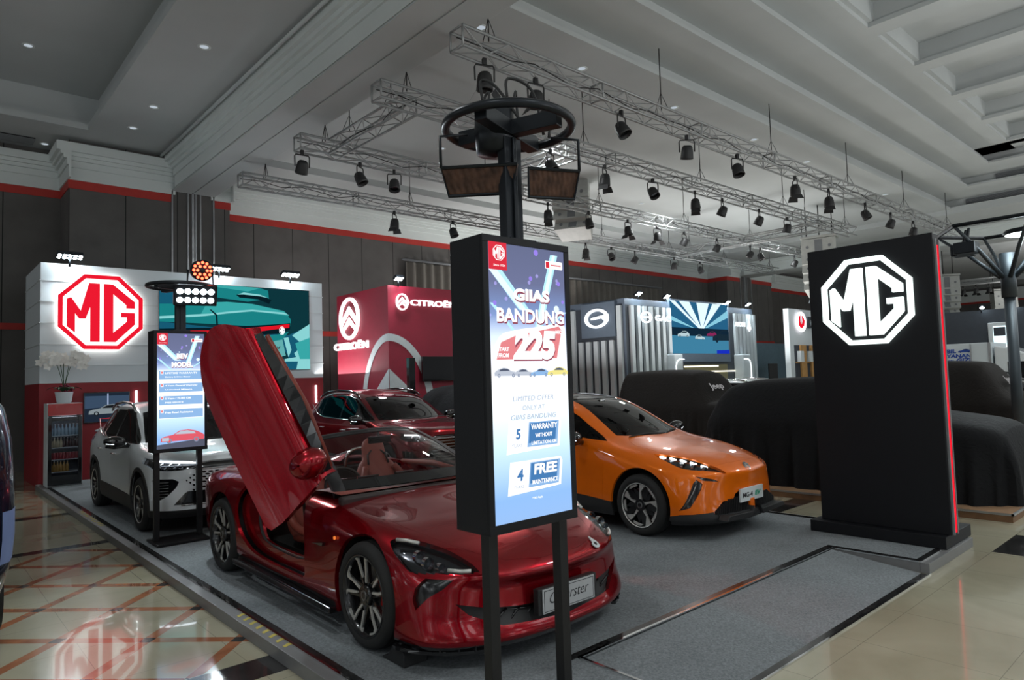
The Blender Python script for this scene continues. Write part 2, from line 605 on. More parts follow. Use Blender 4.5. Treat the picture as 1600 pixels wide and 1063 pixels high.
def put_wheels(root, meshes, xface, ys, z, wid, lab=None):
    for y in ys:
        for sg in (-1, 1):
            # outer face of the tyre at |x| = xface
            w = bpy.data.objects.new('wheel', meshes['tyre']); w.data = meshes['tyre']
            w.name = 'wheel'
            COL.objects.link(w); w.parent = root
            w.location = (sg*(xface-wid/2), y, z)
            w.rotation_euler = (0, 0, 0 if sg < 0 else PI)
            for k, me in meshes.items():
                if k == 'tyre': continue
                c = bpy.data.objects.new(k, me); COL.objects.link(c); c.parent = w

def arch(cy, cz, r, n=40):
    return [(cy+r*math.cos(2*PI*i/n), cz+r*math.sin(2*PI*i/n)) for i in range(n)]

def wheel_wells(root, ys, z, r, xin, xout, name='wheel_well', parent=None):
    for y in ys:
        for sg in (-1, 1):
            b = MB()
            P = []
            for k in range(19):
                t = R(-20+220*k/18)
                P.append([(sg*xin, y+r*math.cos(t), z+r*math.sin(t)), (sg*xout, y+r*math.cos(t), z+r*math.sin(t))])
            b.grid(P, 0, True)
            pl = [(y+r*math.cos(R(-20+220*k/18)), z+r*math.sin(R(-20+220*k/18))) for k in range(19)]
            b.prism(pl, sg*xin, sg*(xin+.01), 'x', 0)
            b.build(name, [M['dark']], parent or root, fix=False)

def pair(B, part, name, root, mats, **kw):
    out = []
    for sd in (-1, 1):
        me = B.part(part, both=False, side=sd, mats=mats, **kw)
        me.name = name
        out.append(link(name, me, root))
    return out
def single(B, part, name, root, mats, **kw):
    me = B.part(part, mats=mats, **kw); me.name = name
    return link(name, me, root)
def headlight_inner(root, pts, name='lamp_module'):
    for i, (p, r) in enumerate(pts):
        for sg in (-1, 1):
            b = MB()
            b.lathe([(r*.55, .02), (r*.8, .0), (r, -.02), (r*1.05, -.02), (r*1.05, .03)], 20, 0, 'y', (sg*p[0], p[1], p[2]))
            b.lathe([(.0001, -.012), (r*.35, -.009), (r*.62, .0)], 20, 1, 'y', (sg*p[0], p[1], p[2]))
            b.build(name, [M['chrome'], M['ledd']], root, fix=False)

def lamp_set(B, root, projs, drls, label=None):
    for hl in pair(B, 'headlight', 'headlight', root, [M['black']], gap=.002, inset=.035, skirt=0):
        if label: hl['label'] = label
        sg = -1 if hl.data.vertices[0].co.x < 0 else 1
        me = B.part('headlight', both=False, side=sg, mats=[M['lens']], gap=.002, skirt=0); me.name = 'lamp_lens'
        link('lamp_lens', me, hl)
        for (x, y, z, r) in projs:
            b = MB()
            b.lathe([(r, -.028), (r*1.0, .0), (r*.7, .012), (.0001, .018)], 16, 0, 'y', (sg*x, y, z))
            b.lathe([(r*1.12, -.03), (r*1.12, .0)], 16, 1, 'y', (sg*x, y, z))
            b.build('projector', [M['lens'], M['chrome']], hl, fix=False)
        for pts, r in drls:
            MB().tube([(sg*x, y, z) for x, y, z in pts], r, 8, 0).build('running_light', [M['led']], hl)

def door_mirror(root, x, y, z, sc, cap, base, zf=1.0):
    for sg in (-1, 1):
        b = MB()
        P = []
        for k in range(13):
            t = k/12
            w = (math.sin(PI*min(1, .14+t*.82)))**.5
            P.append([(sg*(x+t*.24*sc), y-.03*t+(.075*w*sc)*math.cos(a)-.03*w*(1-t), z+t*.02+.075*w*sc*math.sin(a)*zf) for a in [2*PI*q/16 for q in range(17)]])
        b.grid(P, 0, True, flip=sg > 0)
        m_ = b.build('door_mirror', [M[cap]], root, fix=False)
        b = MB()
        b.tube([(sg*(x-.07), y+.0, z-.06), (sg*(x+.02), y, z-.055), (sg*(x+.12), y-.02, z-.06), (sg*(x+.22*sc), y-.03, z-.05)], [.03, .028, .03, .015], 8, 0)
        b.build('mirror_base', [M[base]], m_)
        MB().tube([(sg*(x+.06), y-.075*sc, z-.02), (sg*(x+.15), y-.09*sc, z-.015), (sg*(x+.22*sc), y-.06*sc, z-.005)], .009, 6).build('turn_signal', [M['ledd']], m_)

def handles(root, spots, x, mat):
    for (y, z, L) in spots:
        for sg in (-1, 1):
            b = MB()
            b.tube([(sg*(x-.01), y-L/2, z), (sg*(x+.022), y-L/2+.02, z), (sg*(x+.026), y, z+.002), (sg*(x+.022), y+L/2-.02, z), (sg*(x-.01), y+L/2, z)], .011, 8)
            b.build('door_handle', [M[mat]], root)

def wipers(root, pts):
    for p, q in pts:
        b = MB()
        b.tube([p, ((p[0]+q[0])/2, (p[1]+q[1])/2+.01, (p[2]+q[2])/2+.012), q], .007, 6)
        b.build('wiper', [M['plastic']], root)

def cabin_box(root, w, y0, y1, zf, zt, seat='dleather'):
    b = MB()
    b.box(-w, w, y0, y1, zf-.05, zf)
    b.build('cabin_floor', [M['dark']], root)
    for sx in (-.36, .36):
        b = MB()
        rows = [(.50,.20,.06),(.60,.24,.08),(.72,.24,.08),(.90,.22,.07),(1.02,.17,.05),(1.06,.07,.04),(1.09,.07,.04),(1.12,.13,.06),(1.22,.13,.06),(1.27,.08,.03)]
        P = []
        for (z, hw, th) in rows:
            zz = z-.5+zf+.2
            P.append([(sx+hw*math.cos(a), .30+(zz-zf)*.25+th*math.sin(a), zz) for a in [2*PI*q/16 for q in range(17)]])
        b.grid(P, 0, True)
        b.box(sx-.24, sx+.24, -.2, .36, zf+.05, zf+.26)
        b.build('seat', [M[seat]], root, bevel=.02)
    b = MB()
    P = [[(-w+2*w*i/12, y, z) for y, z in ((y0, zt), (y0+.25, zt+.02), (y0+.42, zt-.04), (y0+.42, zt-.3))] for i in range(13)]
    b.grid(P, 0, True)
    b.build('dashboard', [M['dleather']], root, fix=False)
    b = MB()
    c = Vector((-.36, y0+.55, zt-.05)); ax = Matrix.Rotation(R(-25), 3, 'X')
    b.tube([c + ax @ Vector((.18*math.cos(t), 0, .18*math.sin(t))) for t in [2*PI*k/28 for k in range(28)]], .014, 8, 0, closed=True)
    b.tube([c, c+Vector((0, -.16, -.05))], .05, 10)
    for a in (0, 180, 270):
        b.tube([c, c+ax @ Vector((.17*math.cos(R(a)), 0, .17*math.sin(R(a))))], .012, 6, 0)
    b.build('steering_wheel', [M['dleather']], root)
CYB_LINES = [
 [(0,-2.285,0.13),(0.36,-2.255,0.13),(0.709,-2.12,0.13),(0.882,-1.935,0.14),(0.919,-1.72,0.15),(0.92,-1.345,0.15),(0.92,-0.97,0.15),(0.9,-0.55,0.16),(0.9,0,0.16),(0.9,0.55,0.17),(0.905,0.95,0.18),(0.92,1.345,0.2),(0.9,1.72,0.24),(0.8,2.02,0.28),(0.45,2.16,0.3),(0,2.19,0.3)],
 [(0,-2.325,0.19),(0.36,-2.295,0.19),(0.73,-2.15,0.19),(0.902,-1.945,0.2),(0.934,-1.72,0.22),(0.935,-1.345,0.22),(0.93,-0.97,0.23),(0.925,-0.55,0.24),(0.925,0,0.24),(0.925,0.55,0.25),(0.93,0.95,0.26),(0.94,1.345,0.28),(0.92,1.72,0.32),(0.82,2.06,0.36),(0.46,2.19,0.38),(0,2.22,0.38)],
 [(0,-2.255,0.33),(0.36,-2.225,0.33),(0.72,-2.105,0.335),(0.8815,-1.938,0.35),(0.939,-1.72,0.38),(0.955,-1.345,0.4),(0.94,-0.97,0.38),(0.93,-0.55,0.38),(0.925,0,0.38),(0.93,0.55,0.39),(0.945,0.95,0.4),(0.96,1.345,0.42),(0.935,1.72,0.45),(0.83,2.08,0.48),(0.46,2.2,0.5),(0,2.23,0.5)],
 [(0,-2.25,0.45),(0.36,-2.22,0.46),(0.699,-2.102,0.48),(0.8615,-1.932,0.5),(0.929,-1.72,0.54),(0.957,-1.345,0.58),(0.935,-0.97,0.54),(0.915,-0.55,0.53),(0.905,0,0.53),(0.915,0.55,0.54),(0.94,0.95,0.56),(0.965,1.345,0.6),(0.935,1.72,0.62),(0.83,2.1,0.64),(0.46,2.21,0.66),(0,2.24,0.66)],
 [(0,-2.3,0.535),(0.36,-2.26,0.54),(0.667,-2.123,0.565),(0.8215,-1.92,0.595),(0.899,-1.7,0.66),(0.935,-1.345,0.715),(0.92,-0.97,0.7),(0.9,-0.55,0.69),(0.89,0,0.69),(0.9,0.55,0.7),(0.925,0.95,0.73),(0.945,1.345,0.76),(0.92,1.72,0.77),(0.82,2.12,0.78),(0.46,2.24,0.82),(0,2.27,0.83)],
 [(0,-2.255,0.6),(0.34,-2.215,0.605),(0.626,-2.07,0.625),(0.782,-1.875,0.66),(0.844,-1.66,0.72),(0.87,-1.345,0.79),(0.87,-0.97,0.8),(0.865,-0.55,0.81),(0.86,0,0.82),(0.87,0.55,0.84),(0.885,0.95,0.87),(0.9,1.345,0.89),(0.87,1.72,0.88),(0.77,2.1,0.87),(0.44,2.24,0.9),(0,2.27,0.91)],
 [(0,-2.215,0.625),(0.32,-2.175,0.63),(0.574,-2.01,0.665),(0.692,-1.835,0.71),(0.744,-1.62,0.77),(0.77,-1.345,0.825),(0.78,-0.97,0.855),(0.78,-0.55,0.88),(0.79,0,0.89),(0.8,0.55,0.91),(0.8,0.95,0.94),(0.78,1.345,0.955),(0.74,1.72,0.94),(0.66,2.02,0.92),(0.4,2.17,0.935),(0,2.2,0.95)],
 [(0,-2.145,0.66),(0.22,-2.105,0.665),(0.396,-1.95,0.7),(0.472,-1.785,0.735),(0.504,-1.55,0.78),(0.52,-1.3,0.82),(0.54,-0.97,0.865),(0.56,-0.62,0.91),(0.6,0,0.92),(0.6,0.55,0.93),(0.58,0.95,0.95),(0.52,1.345,0.955),(0.48,1.72,0.93),(0.42,1.95,0.91),(0.26,2.08,0.92),(0,2.11,0.93)],
 [(0,-2.075,0.69),(0,-2.015,0.71),(0,-1.9,0.74),(0.012,-1.735,0.77),(0.004,-1.5,0.8),(0,-1.25,0.835),(0,-0.97,0.875),(0,-0.68,0.925),(0,0,0.92),(0,0.55,0.92),(0,0.95,0.93),(0,1.345,0.925),(0,1.72,0.905),(0,1.9,0.9),(0,2,0.9),(0,2.04,0.91)],
]
CYB_LINES = [[(x, y, z-.028*max(0, min(1, (z-.5)/.4))) for x, y, z in l] for l in CYB_LINES]
# ---------------------------------------------------------------- red roadster with its scissor door up
def build_roadster(loc):
    root = thing('sports_car', loc, 'glossy red open two-seat roadster with one scissor door raised, front wheel on a chock', 'car')
    B = Body(CYB_LINES, nu=9, nv=8, smooth=3, crease=(4,))
    side = lambda c, n: c.x < -.5
    B.carve(None, arch(-1.345, .345, .395), 'x', lambda c, n: c.x < -.45)
    B.carve(None, arch(1.345, .350, .40), 'x', lambda c, n: c.x < -.45)
    B.kill(lambda c, n: c.z < .37 and (-1.70 < c.y < -.98 or .98 < c.y < 1.70) and c.x < -.5 and (abs(c.y)-1.345)**2 < .39**2 and c.z < .3)
    B.carve(None, [(.02,-.50),(-.50,-.42),(-.70,-.28),(-.77,.0),(-.79,.3),(-.79,.65),(-.75,1.0),(-.5,1.12),(.02,1.12)], 'z', lambda c, n: n.z > .2)
    B.carve('hood', smooth_poly([(-.40,-2.17),(-.19,-2.235),(.01,-2.24)], 3, False)+[(.01,-.74),(-.5,-.66),(-.70,-.56),(-.775,-.64),(-.765,-.87),(-.74,-1.2),(-.71,-1.5),(-.60,-1.86),(-.50,-2.06)], 'z', lambda c, n: n.z > .3)
    lamp = smooth_poly([(-.866,-1.575),(-.81,-1.615),(-.72,-1.75),(-.66,-1.87),(-.62,-2.01),(-.592,-2.15),(-.64,-2.15),(-.70,-2.12),(-.757,-2.06),(-.81,-1.985),(-.865,-1.885),(-.89,-1.80),(-.897,-1.69)], 2)
    B.carve('headlight', lamp, 'z', lambda c, n: c.z > .575 and n.z > .05)
    B.carve('side_intake', [(-1.93,.550),(-2.07,.542),(-2.03,.49),(-1.965,.44),(-1.90,.365),(-1.875,.42),(-1.885,.49)], 'x', lambda c, n: c.x < -.72)
    B.carve('grille', [(.02,.315),(-.34,.338),(-.56,.362),(-.735,.405),(-.67,.335),(-.49,.255),(.02,.228)], 'y', lambda c, n: c.y < -1.9)
    B.carve('splitter', [(-3,.0),(3,.0),(3,.165),(-3,.165)], 'y', lambda c, n: c.y < -1.70)
    B.carve('sill', [(-.95,.0),(.99,.0),(.97,.235),(-.93,.215)], 'x', side)
    door = [(-.30,1.2),(-.30,.86),(-.335,.79),(-.40,.56),(-.44,.42),(-.445,.31),(-.40,.275)]+smooth_poly([(.2,.278),(.58,.305),(.78,.38),(.92,.49),(.985,.62),(.96,.74),(.86,.86)],5,False)+[(.80,1.2)]
    B.carve('door', door, 'x', side, only=[0])
    ring = [(-.19,1.2),(-.24,.82),(-.30,.5),(-.26,.385)]+smooth_poly([(.3,.385),(.52,.42),(.62,.56),(.62,.74),(.56,.84)],4,False)+[(.50,1.2)]
    dt = [k for k, v in B.names.items() if v == 'door'][0]
    B.carve('door_core', ring, 'x', side, only=[dt])
    B.carve('tail_lamp', [(-.02,.80),(-.5,.80),(-.80,.76),(-.86,.80),(-.5,.85),(-.02,.86)], 'y', lambda c, n: c.y > 1.7)
    B.done()
    single(B, 'body', 'body', root, [M['red']], skirt=.03)
    single(B, 'hood', 'hood', root, [M['red']], gap=.0018)
    single(B, 'grille', 'grille', root, [M['plastic']], inset=.035, skirt=.0)
    single(B, 'splitter', 'splitter', root, [M['black']], gap=.001)
    single(B, 'tail_lamp', 'tail_lamp', root, [M['redlamp']], gap=.001)
    pair(B, 'side_intake', 'side_intake', root, [M['black']], inset=.03, skirt=0)
    pair(B, 'sill', 'sill', root, [M['black']], gap=.001)
    # grille mouth walls and bars
    b = MB()
    for k in range(9):
        x = -.48+k*.12
        b.tube([(x-.05, -2.235+.10*abs(x), .245+.02*abs(x)), (x, -2.24+.10*abs(x), .30), (x+.06, -2.235+.1*abs(x), .33)], .008, 6)
    b.tube([(x*.62, -2.245+.16*x*x, .285+.05*abs(x)) for x in [-1+.1*i for i in range(21)]], .009, 6)
    b.build('grille_bars', [M['black']], root)
    # headlights: dark bowl behind a clear lens
    for hl in pair(B, 'headlight', 'headlight', root, [M['lampin']], gap=.003, inset=.045, skirt=0):
        hl['label'] = 'dark teardrop headlight under a clear lens'
        sg = -1 if hl.data.vertices[0].co.x < 0 else 1
        me = B.part('headlight', both=False, side=sg, mats=[M['lens']], gap=.002, skirt=0); me.name = 'lamp_lens'
        link('lamp_lens', me, hl)
        me = B.part('headlight', both=False, side=sg, mats=[M['black']], gap=.0, skirt=.05, inset=.001)
        bm = bmesh.new(); bm.from_mesh(me)
        bmesh.ops.delete(bm, geom=[f for f in bm.faces if f.smooth], context='FACES')
        bm.to_mesh(me); bm.free(); me.name = 'lamp_bezel'
        link('lamp_bezel', me, hl)
        b = MB()
        for (x, y, z, r) in ((.80,-1.78,.650,.034), (.80,-1.87,.625,.034), (.76,-1.95,.605,.026)):
            b.lathe([(r, -.028), (r*1.0, .0), (r*.7, .012), (.0001, .018)], 18, 0, 'y', (sg*x, y-.01, z+.0))
            b.lathe([(r*1.12, -.034), (r*1.12, .0)], 18, 1, 'y', (sg*x, y-.01, z))
        b.build('projector', [M['lens'], M['chrome']], hl, fix=False)
        b = MB()
        b.tube([(sg*.845, -1.62, .735), (sg*.80, -1.68, .73), (sg*.76, -1.75, .718)], .012, 8, 0)
        b.tube([(sg*.745, -2.03, .597), (sg*.69, -2.09, .59), (sg*.64, -2.125, .588)], .012, 8, 0)
        b.build('running_light', [M['alloy']], hl)
    # far door closed, near door raised
    Tm = Matrix.Translation((-.036-.85, .051-.52, .227+.7)) @ (Matrix.Rotation(.602, 4, 'Z') @ Matrix.Rotation(-.017, 4, 'Y') @ Matrix.Rotation(1.073, 4, 'X')) @ Matrix.Translation((.85, .52, -.7)) @ Matrix.Translation((0, .985, 0)) @ Matrix.Scale(1.13, 4, (0, 1, 0)) @ Matrix.Translation((0, -.985, 0))
    for sd in (1, -1):
        xf = None if sd > 0 else Tm
        me = B.part(['door', 'door_core'], both=False, side=sd, mats=[M['red']], gap=.002, skirt=.09, xf=xf); me.name = 'door'
        d = link('door', me, root)
        if sd < 0: d['label'] = 'raised red scissor door'
        # inner trim panel
        me = B.part(['door', 'door_core'], both=False, side=sd, mats=[M['leather']], gap=.012, inset=.10, skirt=0, xf=xf); me.name = 'door_trim'
        link('door_trim', me, d)
        b = MB()
        if xf: b.T = xf
        P = []
        for k in range(13):
            y = -.28+k*1.08/12
            P.append([(sd*.845, y, .875), (sd*.80, y, .97-.05*abs(k-6)/6), (sd*.79, y, .965-.05*abs(k-6)/6), (sd*.80, y, .86)])
        b.grid(P, 0, False)
        b.build('side_window', [M['black']], d)
        b = MB()
        if xf: b.T = xf
        b.tube([(sd*.745, -.26, .89), (sd*.735, .2, .93), (sd*.74, .78, .915)], [.02, .032, .02], 8, 0)
        b.build('armrest_trim', [M['leather']], d)
        # door mirror
        b = MB()
        if xf: b.T = xf
        P = []
        my, mz = (-.17, .885)
        for k in range(15):
            t = k/14; x = .865+t*.31
            w = max(.002, math.sin(PI*t))**.42
            P.append([(sd*x, my-.03*t+(.10*w)*math.cos(a)-.03*w*(1-t), mz+t*.02+.145*w*math.sin(a)) for a in [2*PI*q/20 for q in range(21)]])
        b.grid(P, 0, True, flip=sd > 0)
        b.tube([(sd*.80, my+.02, mz-.03), (sd*.90, my, mz-.0)], .03, 10, 1)
        b.build('door_mirror', [M['red'], M['black']], d, fix=False)
    # jamb ring behind the raised door
    me = B.part('door', both=False, side=-1, mats=[M['red']], inset=.07, skirt=.05); me.name = 'door_jamb'
    link('door_jamb', me, root)
    # rubber seals along the opening
    b = MB()
    ring2 = [(-.20,.86),(-.245,.80),(-.305,.5),(-.265,.38),(.3,.38),(.52,.415),(.625,.56),(.625,.74)]
    pts = smooth_poly([( -.835 if z > .6 else -.845, y, z) for y, z in ring2], 4, False)
    b.tube(pts, .013, 8)
    b.build('door_seal', [M['rubber']], root)
    # windscreen
    def ws(s, t, off=0):
        bx, by, bz = .72*s, -.74+.21*s*s, .945-.02*s*s
        tx, ty, tz = .555*s, .07+.15*s*s, 1.325-.055*s*s
        u = 4*t*(1-t)*.02
        return (bx+(tx-bx)*t, by+(ty-by)*t-u*.5-off*.6, bz+(tz-bz)*t+u+off*.8)
    b = MB()
    b.grid([[ws(-.95+1.9*i/24, .07+.87*j/12) for j in range(13)] for i in range(25)], 0, True)
    wsx = b.build('windscreen', [M['clear']], root, fix=False)
    b = MB()
    def band(s0, s1, t0, t1, n, m, mi=0):
        b.grid([[ws(s0+(s1-s0)*i/n, t0+(t1-t0)*j/m, .002) for j in range(m+1)] for i in range(n+1)], mi, True)
        b.grid([[ws(s0+(s1-s0)*i/n, t0+(t1-t0)*j/m, -.006) for j in range(m+1)] for i in range(n+1)], mi, True)
    band(-1, 1, -.02, .12, 24, 2); band(-1, 1, .93, 1.0, 24, 2)
    b.build('windscreen_border', [M['black']], wsx, fix=False)
    b = MB()
    for sg in (-1, 1):
        P = []
        for j in range(15):
            t = -.08+1.09*j/14
            o = Vector(ws(sg, t, .004)); i_ = Vector(ws(sg*.90, t, .004)); k = Vector(ws(sg*.90, t, -.03)); l = Vector(ws(sg*1.0, t, -.05))
            o.x += sg*.012
            P.append([o, i_, k, l, o])
        b.grid(P, 0, False)
    b.tube([ws(-1+2*i/24, 1.0, -.008) for i in range(25)], .017, 8)
    b.build('windscreen_frame', [M['plastic']], wsx)
    b = MB()
    b.box(-.11, .11, -.02, .01, 1.20, 1.265); b.tube([(0, 0, 1.23), (0, .02, 1.30)], .012, 6)
    b.build('rear_view_mirror', [M['black']], root, bevel=.01)
    # cabin
    b = MB()
    b.box(-.80, .80, -.5, 1.05, .20, .24, 0)
    b.box(-.76, .76, 1.05, 1.12, .24, .90, 0)
    b.box(-.11, .11, -.35, .95, .24, .56, 0)
    b.box(-.78, .78, -.78, -.70, .22, .9, 0)
    b.build('cabin_floor', [M['dleather']], root, bevel=.02)
    b = MB()
    P = []
    for i in range(21):
        x = -.76+1.52*i/20
        bu = .02*math.cos(x*4)
        P.append([(x, -.72, .91), (x, -.50, .935+bu), (x, -.30, .925+bu), (x, -.22, .88+bu), (x, -.24, .78), (x, -.32, .66), (x, -.5, .55)])
    b.grid(P, 0, True)
    b.build('dashboard', [M['leather']], root, fix=False)
    b = MB()
    for x0, x1 in ((-.58, -.36), (-.34, -.14), (.02, .22)):
        b.box(x0, x1, -.225, -.21, .86, .955, 0)
    b.build('display_screens', [M['black']], root, bevel=.004)
    b = MB()
    c = Vector((-.38, -.06, .86)); ax = Matrix.Rotation(R(-22), 3, 'X')
    b.tube([c + ax @ Vector((.175*math.cos(t), 0, .165*math.sin(t))) for t in [2*PI*k/32 for k in range(32)]], .014, 8, 0, closed=True)
    for a in (0, 180, 270):
        b.tube([c + ax @ Vector((.04*math.cos(R(a)), 0, .04*math.sin(R(a)))), c+ax @ Vector((.17*math.cos(R(a)), 0, .16*math.sin(R(a))))], .012, 6, 0)
    b.cyl(c + ax @ Vector((0, -.02, 0)), c+ax @ Vector((0, .03, 0)), .055, 16, 0)
    b.cyl(c, (-.38, -.3, .78), .03, 10, 0)
    b.build('steering_wheel', [M['dleather']], root)
    for sx in (-.38, .38):
        b = MB()
        def secs(rows):
            P = []
            for (y, z, w, th) in rows:
                P.append([(sx+w*math.cos(a)*(1 if abs(math.cos(a)) < .95 else .98), y+th*math.sin(a)*.55, z+th*math.sin(a)*.8) for a in [2*PI*q/20 for q in range(21)]])
            b.grid(P, 0, True)
        # backrest with shoulders, narrowing to the integral headrest
        rows = [(.50,.36,.20,.07),(.52,.46,.25,.075),(.58,.60,.255,.07),(.64,.74,.25,.065),(.69,.86,.235,.06),(.72,.93,.19,.055),(.74,.97,.14,.05),(.755,1.02,.13,.05),(.775,1.10,.125,.05),(.79,1.15,.10,.045),(.80,1.18,.05,.03)]
        P = []
        for (y, z, w, th) in rows:
            P.append([(sx+w*math.copysign(abs(math.cos(a))**.7, math.cos(a)), y+th*math.sin(a), z-.25*th*math.sin(a)) for a in [2*PI*q/20 for q in range(21)]])
        b.grid(P, 0, True)
        P = []
        for (y, z, w, th) in [(-.02,.40,.18,.03),(.0,.41,.22,.06),(.15,.42,.24,.075),(.35,.40,.24,.075),(.5,.38,.22,.07),(.54,.38,.15,.05)]:
            P.append([(sx+w*math.cos(a), y, z+th*math.sin(a)) for a in [2*PI*q/20 for q in range(21)]])
        b.grid(P, 0, True)
        for sg in (-1, 1):
            b.tube(smooth_poly([(sx+sg*.20, .0, .46), (sx+sg*.225, .3, .47), (sx+sg*.235, .5, .55), (sx+sg*.225, .56, .78), (sx+sg*.16, .64, .90)], 4, False), .035, 8, 0)
            b.tube([(sx+sg*.115, .66, .93), (sx+sg*.10, .70, 1.02), (sx+sg*.05, .72, 1.06)], .010, 6, 1)
        b.build('seat', [M['leather'], M['dleather']], root, fix=True)
        # roll hoop behind the seat
        b = MB()
        P = []
        for k in range(9):
            t = k/8
            P.append([(sx-.25+.5*u, 1.0+t*.55, .93+.13*math.sin(PI*min(1, (u*.9+.05)))*math.cos(t*PI/2)**1.0) for u in [q/12 for q in range(13)]])
        b.grid(P, 0, True)
        b.build('deck_hump', [M['red']], root, fix=False)
        b = MB()
        b.tube(smooth_poly([(sx-.19, 1.02, .86), (sx-.17, 1.0, 1.0), (sx-.09, .99, 1.06), (sx+.09, .99, 1.06), (sx+.17, 1.0, 1.0), (sx+.19, 1.02, .86)], 4, False), .02, 8)
        b.build('roll_hoop', [M['chrome']], root)
    # skirts
    for sg in (-1, 1):
        b = MB()
        b.prism([(-.93, .135), (.95, .15), (.97, .20), (.80, .215), (-.93, .18)], sg*.90, sg*.975, 'x')
        b.build('side_skirt', [M['black']], root, bevel=.008)
        b = MB()
        b.prism([(-.60, .575), (-.78, .600), (-.77, .575)], sg*.912, sg*.945, 'x')
        b.build('fender_vent', [M['black']], root)
        b = MB()
        b.prism(smooth_poly([(.60,-2.20),(.80,-2.06),(.93,-1.86),(.955,-1.73),(.90,-1.73),(.80,-1.95),(.6,-2.1)], 3) if sg > 0 else smooth_poly([(-.60,-2.20),(-.80,-2.06),(-.93,-1.86),(-.955,-1.73),(-.90,-1.73),(-.80,-1.95),(-.6,-2.1)], 3), .115, .135, 'z')
        for (x, y) in ((.66,-2.16),(.74,-2.10),(.82,-2.02),(.89,-1.9)):
            b.box(sg*x-.004, sg*x+.004, y-.02, y+.06, .13, .17)
        b.build('lip_winglet', [M['black']], root)
        b = MB()
        b.cyl((sg*.93, -.95, .66), (sg*.94, -.95, .66), .012, 10)
        b.build('side_repeater', [M['amber']], root)
    wheel_wells(root, (-1.345, 1.345), .345, .40, .60, .90)
    b = MB(); b.box(-.6, .6, -2.0, 2.0, .14, .30); b.build('underbody', [M['dark']], root)
    wm = wheel_meshes('cyb', .345, .262, .25)
    put_wheels(root, wm, .945, (-1.345, 1.345), .345, .25)
    # plate and badges
    b = MB(); b.box(-.27, .27, -2.318, -2.270, .27, .43); b.build('plate_bracket', [M['plastic']], root, bevel=.006)
    pl = MB().box(-.24, .24, -2.327, -2.319, .275, .425).build('number_plate', [M['plate']], root, bevel=.003)
    me = text_mesh('plate_lettering', 'Cyberster', .1, M['ink'], .001, -.001, .35, .36)
    link('plate_lettering', me, pl, loc=(0, -2.3285, .352))
    b = MB()
    for x0, x1, z0, z1 in ((-.228, .228, .285, .288), (-.228, .228, .412, .415), (-.228, -.225, .285, .415), (.225, .228, .285, .415)):
        b.box(x0, x1, -2.3285, -2.3265, z0, z1)
    b.build('plate_rim', [M['ink']], pl)
    mg_badge(root, (0, -2.245, .583), .05, R(-55))
    b = MB()
    b.prism(smooth_poly([(.0,.05),(.018,.02),(.035,-.01),(.03,-.04),(.0,-.055),(-.03,-.04),(-.035,-.01),(-.015,.0)], 3), -.003, .003, 'y', 0)
    b.prism(circle(.0, -.02, .014, 10), -.005, .004, 'y', 1)
    o = b.build('camera_decal', [M['wplate'], M['ink']], root, loc=(.36, -2.222, .60))
    o.rotation_euler = (R(-50), 0, R(14))
    return root

def mg_logo_polys():
    """octagon ring and the two letters, unit size (width 2), in x-z"""
    o = []
    k = .414
    R0 = 1.0
    oct_ = [(R0, k*R0), (k*R0, R0), (-k*R0, R0), (-R0, k*R0), (-R0, -k*R0), (-k*R0, -R0), (k*R0, -R0), (R0, -k*R0)]
    R1 = .895
    oin = [(a*R1, b*R1) for a, b in oct_]
    m = [(-.80,-.40),(-.80,.33),(-.71,.37),(-.49,.02),(-.30,.77),(-.05,.77),(-.05,-.80),(-.27,-.80),(-.27,.14),(-.38,-.19),(-.52,-.19),(-.62,-.05),(-.62,-.56)]
    g = [(.05,-.80),(.05,.77),(.26,.77),(.80,.31),(.80,.13),(.59,.13),(.59,.22),(.27,.51),(.27,-.55),(.61,-.23),(.61,-.12),(.46,-.12),(.46,.01),(.80,.01),(.80,-.31),(.33,-.80)]
    return oct_, oin, m, g

def mg_emblem(w, h, depth, mat, name, parent, loc, rot=(0, 0, 0)):
    """octagon emblem lying in x-z and facing -y"""
    oc, oi, m, g = mg_logo_polys()
    b = MB()
    n = 8
    S = lambda p: (p[0]*w/2, p[1]*h/2)
    for i in range(n):
        j = (i+1) % n
        b.prism([S(oc[i]), S(oc[j]), S(oi[j]), S(oi[i])], -depth, 0, 'y')
    b.prism([S(p) for p in m], -depth, 0, 'y'); b.prism([S(p) for p in g], -depth, 0, 'y')
    o = b.build(name, [mat] if not isinstance(mat, list) else mat, parent, loc=loc)
    o.rotation_euler = rot
    return o

def mg_badge(root, loc, r, tilt):
    b = MB()
    oc = mg_logo_polys()[0]
    b.prism([(p[0]*r, p[1]*r) for p in oc], -.002, .006, 'y')
    bd = b.build('badge', [M['black']], root, loc=loc); bd.rotation_euler = (tilt, 0, 0)
    mg_emblem(2*r, 2*r, .003, M['chrome'], 'badge_emblem', bd, (0, -.002, 0))
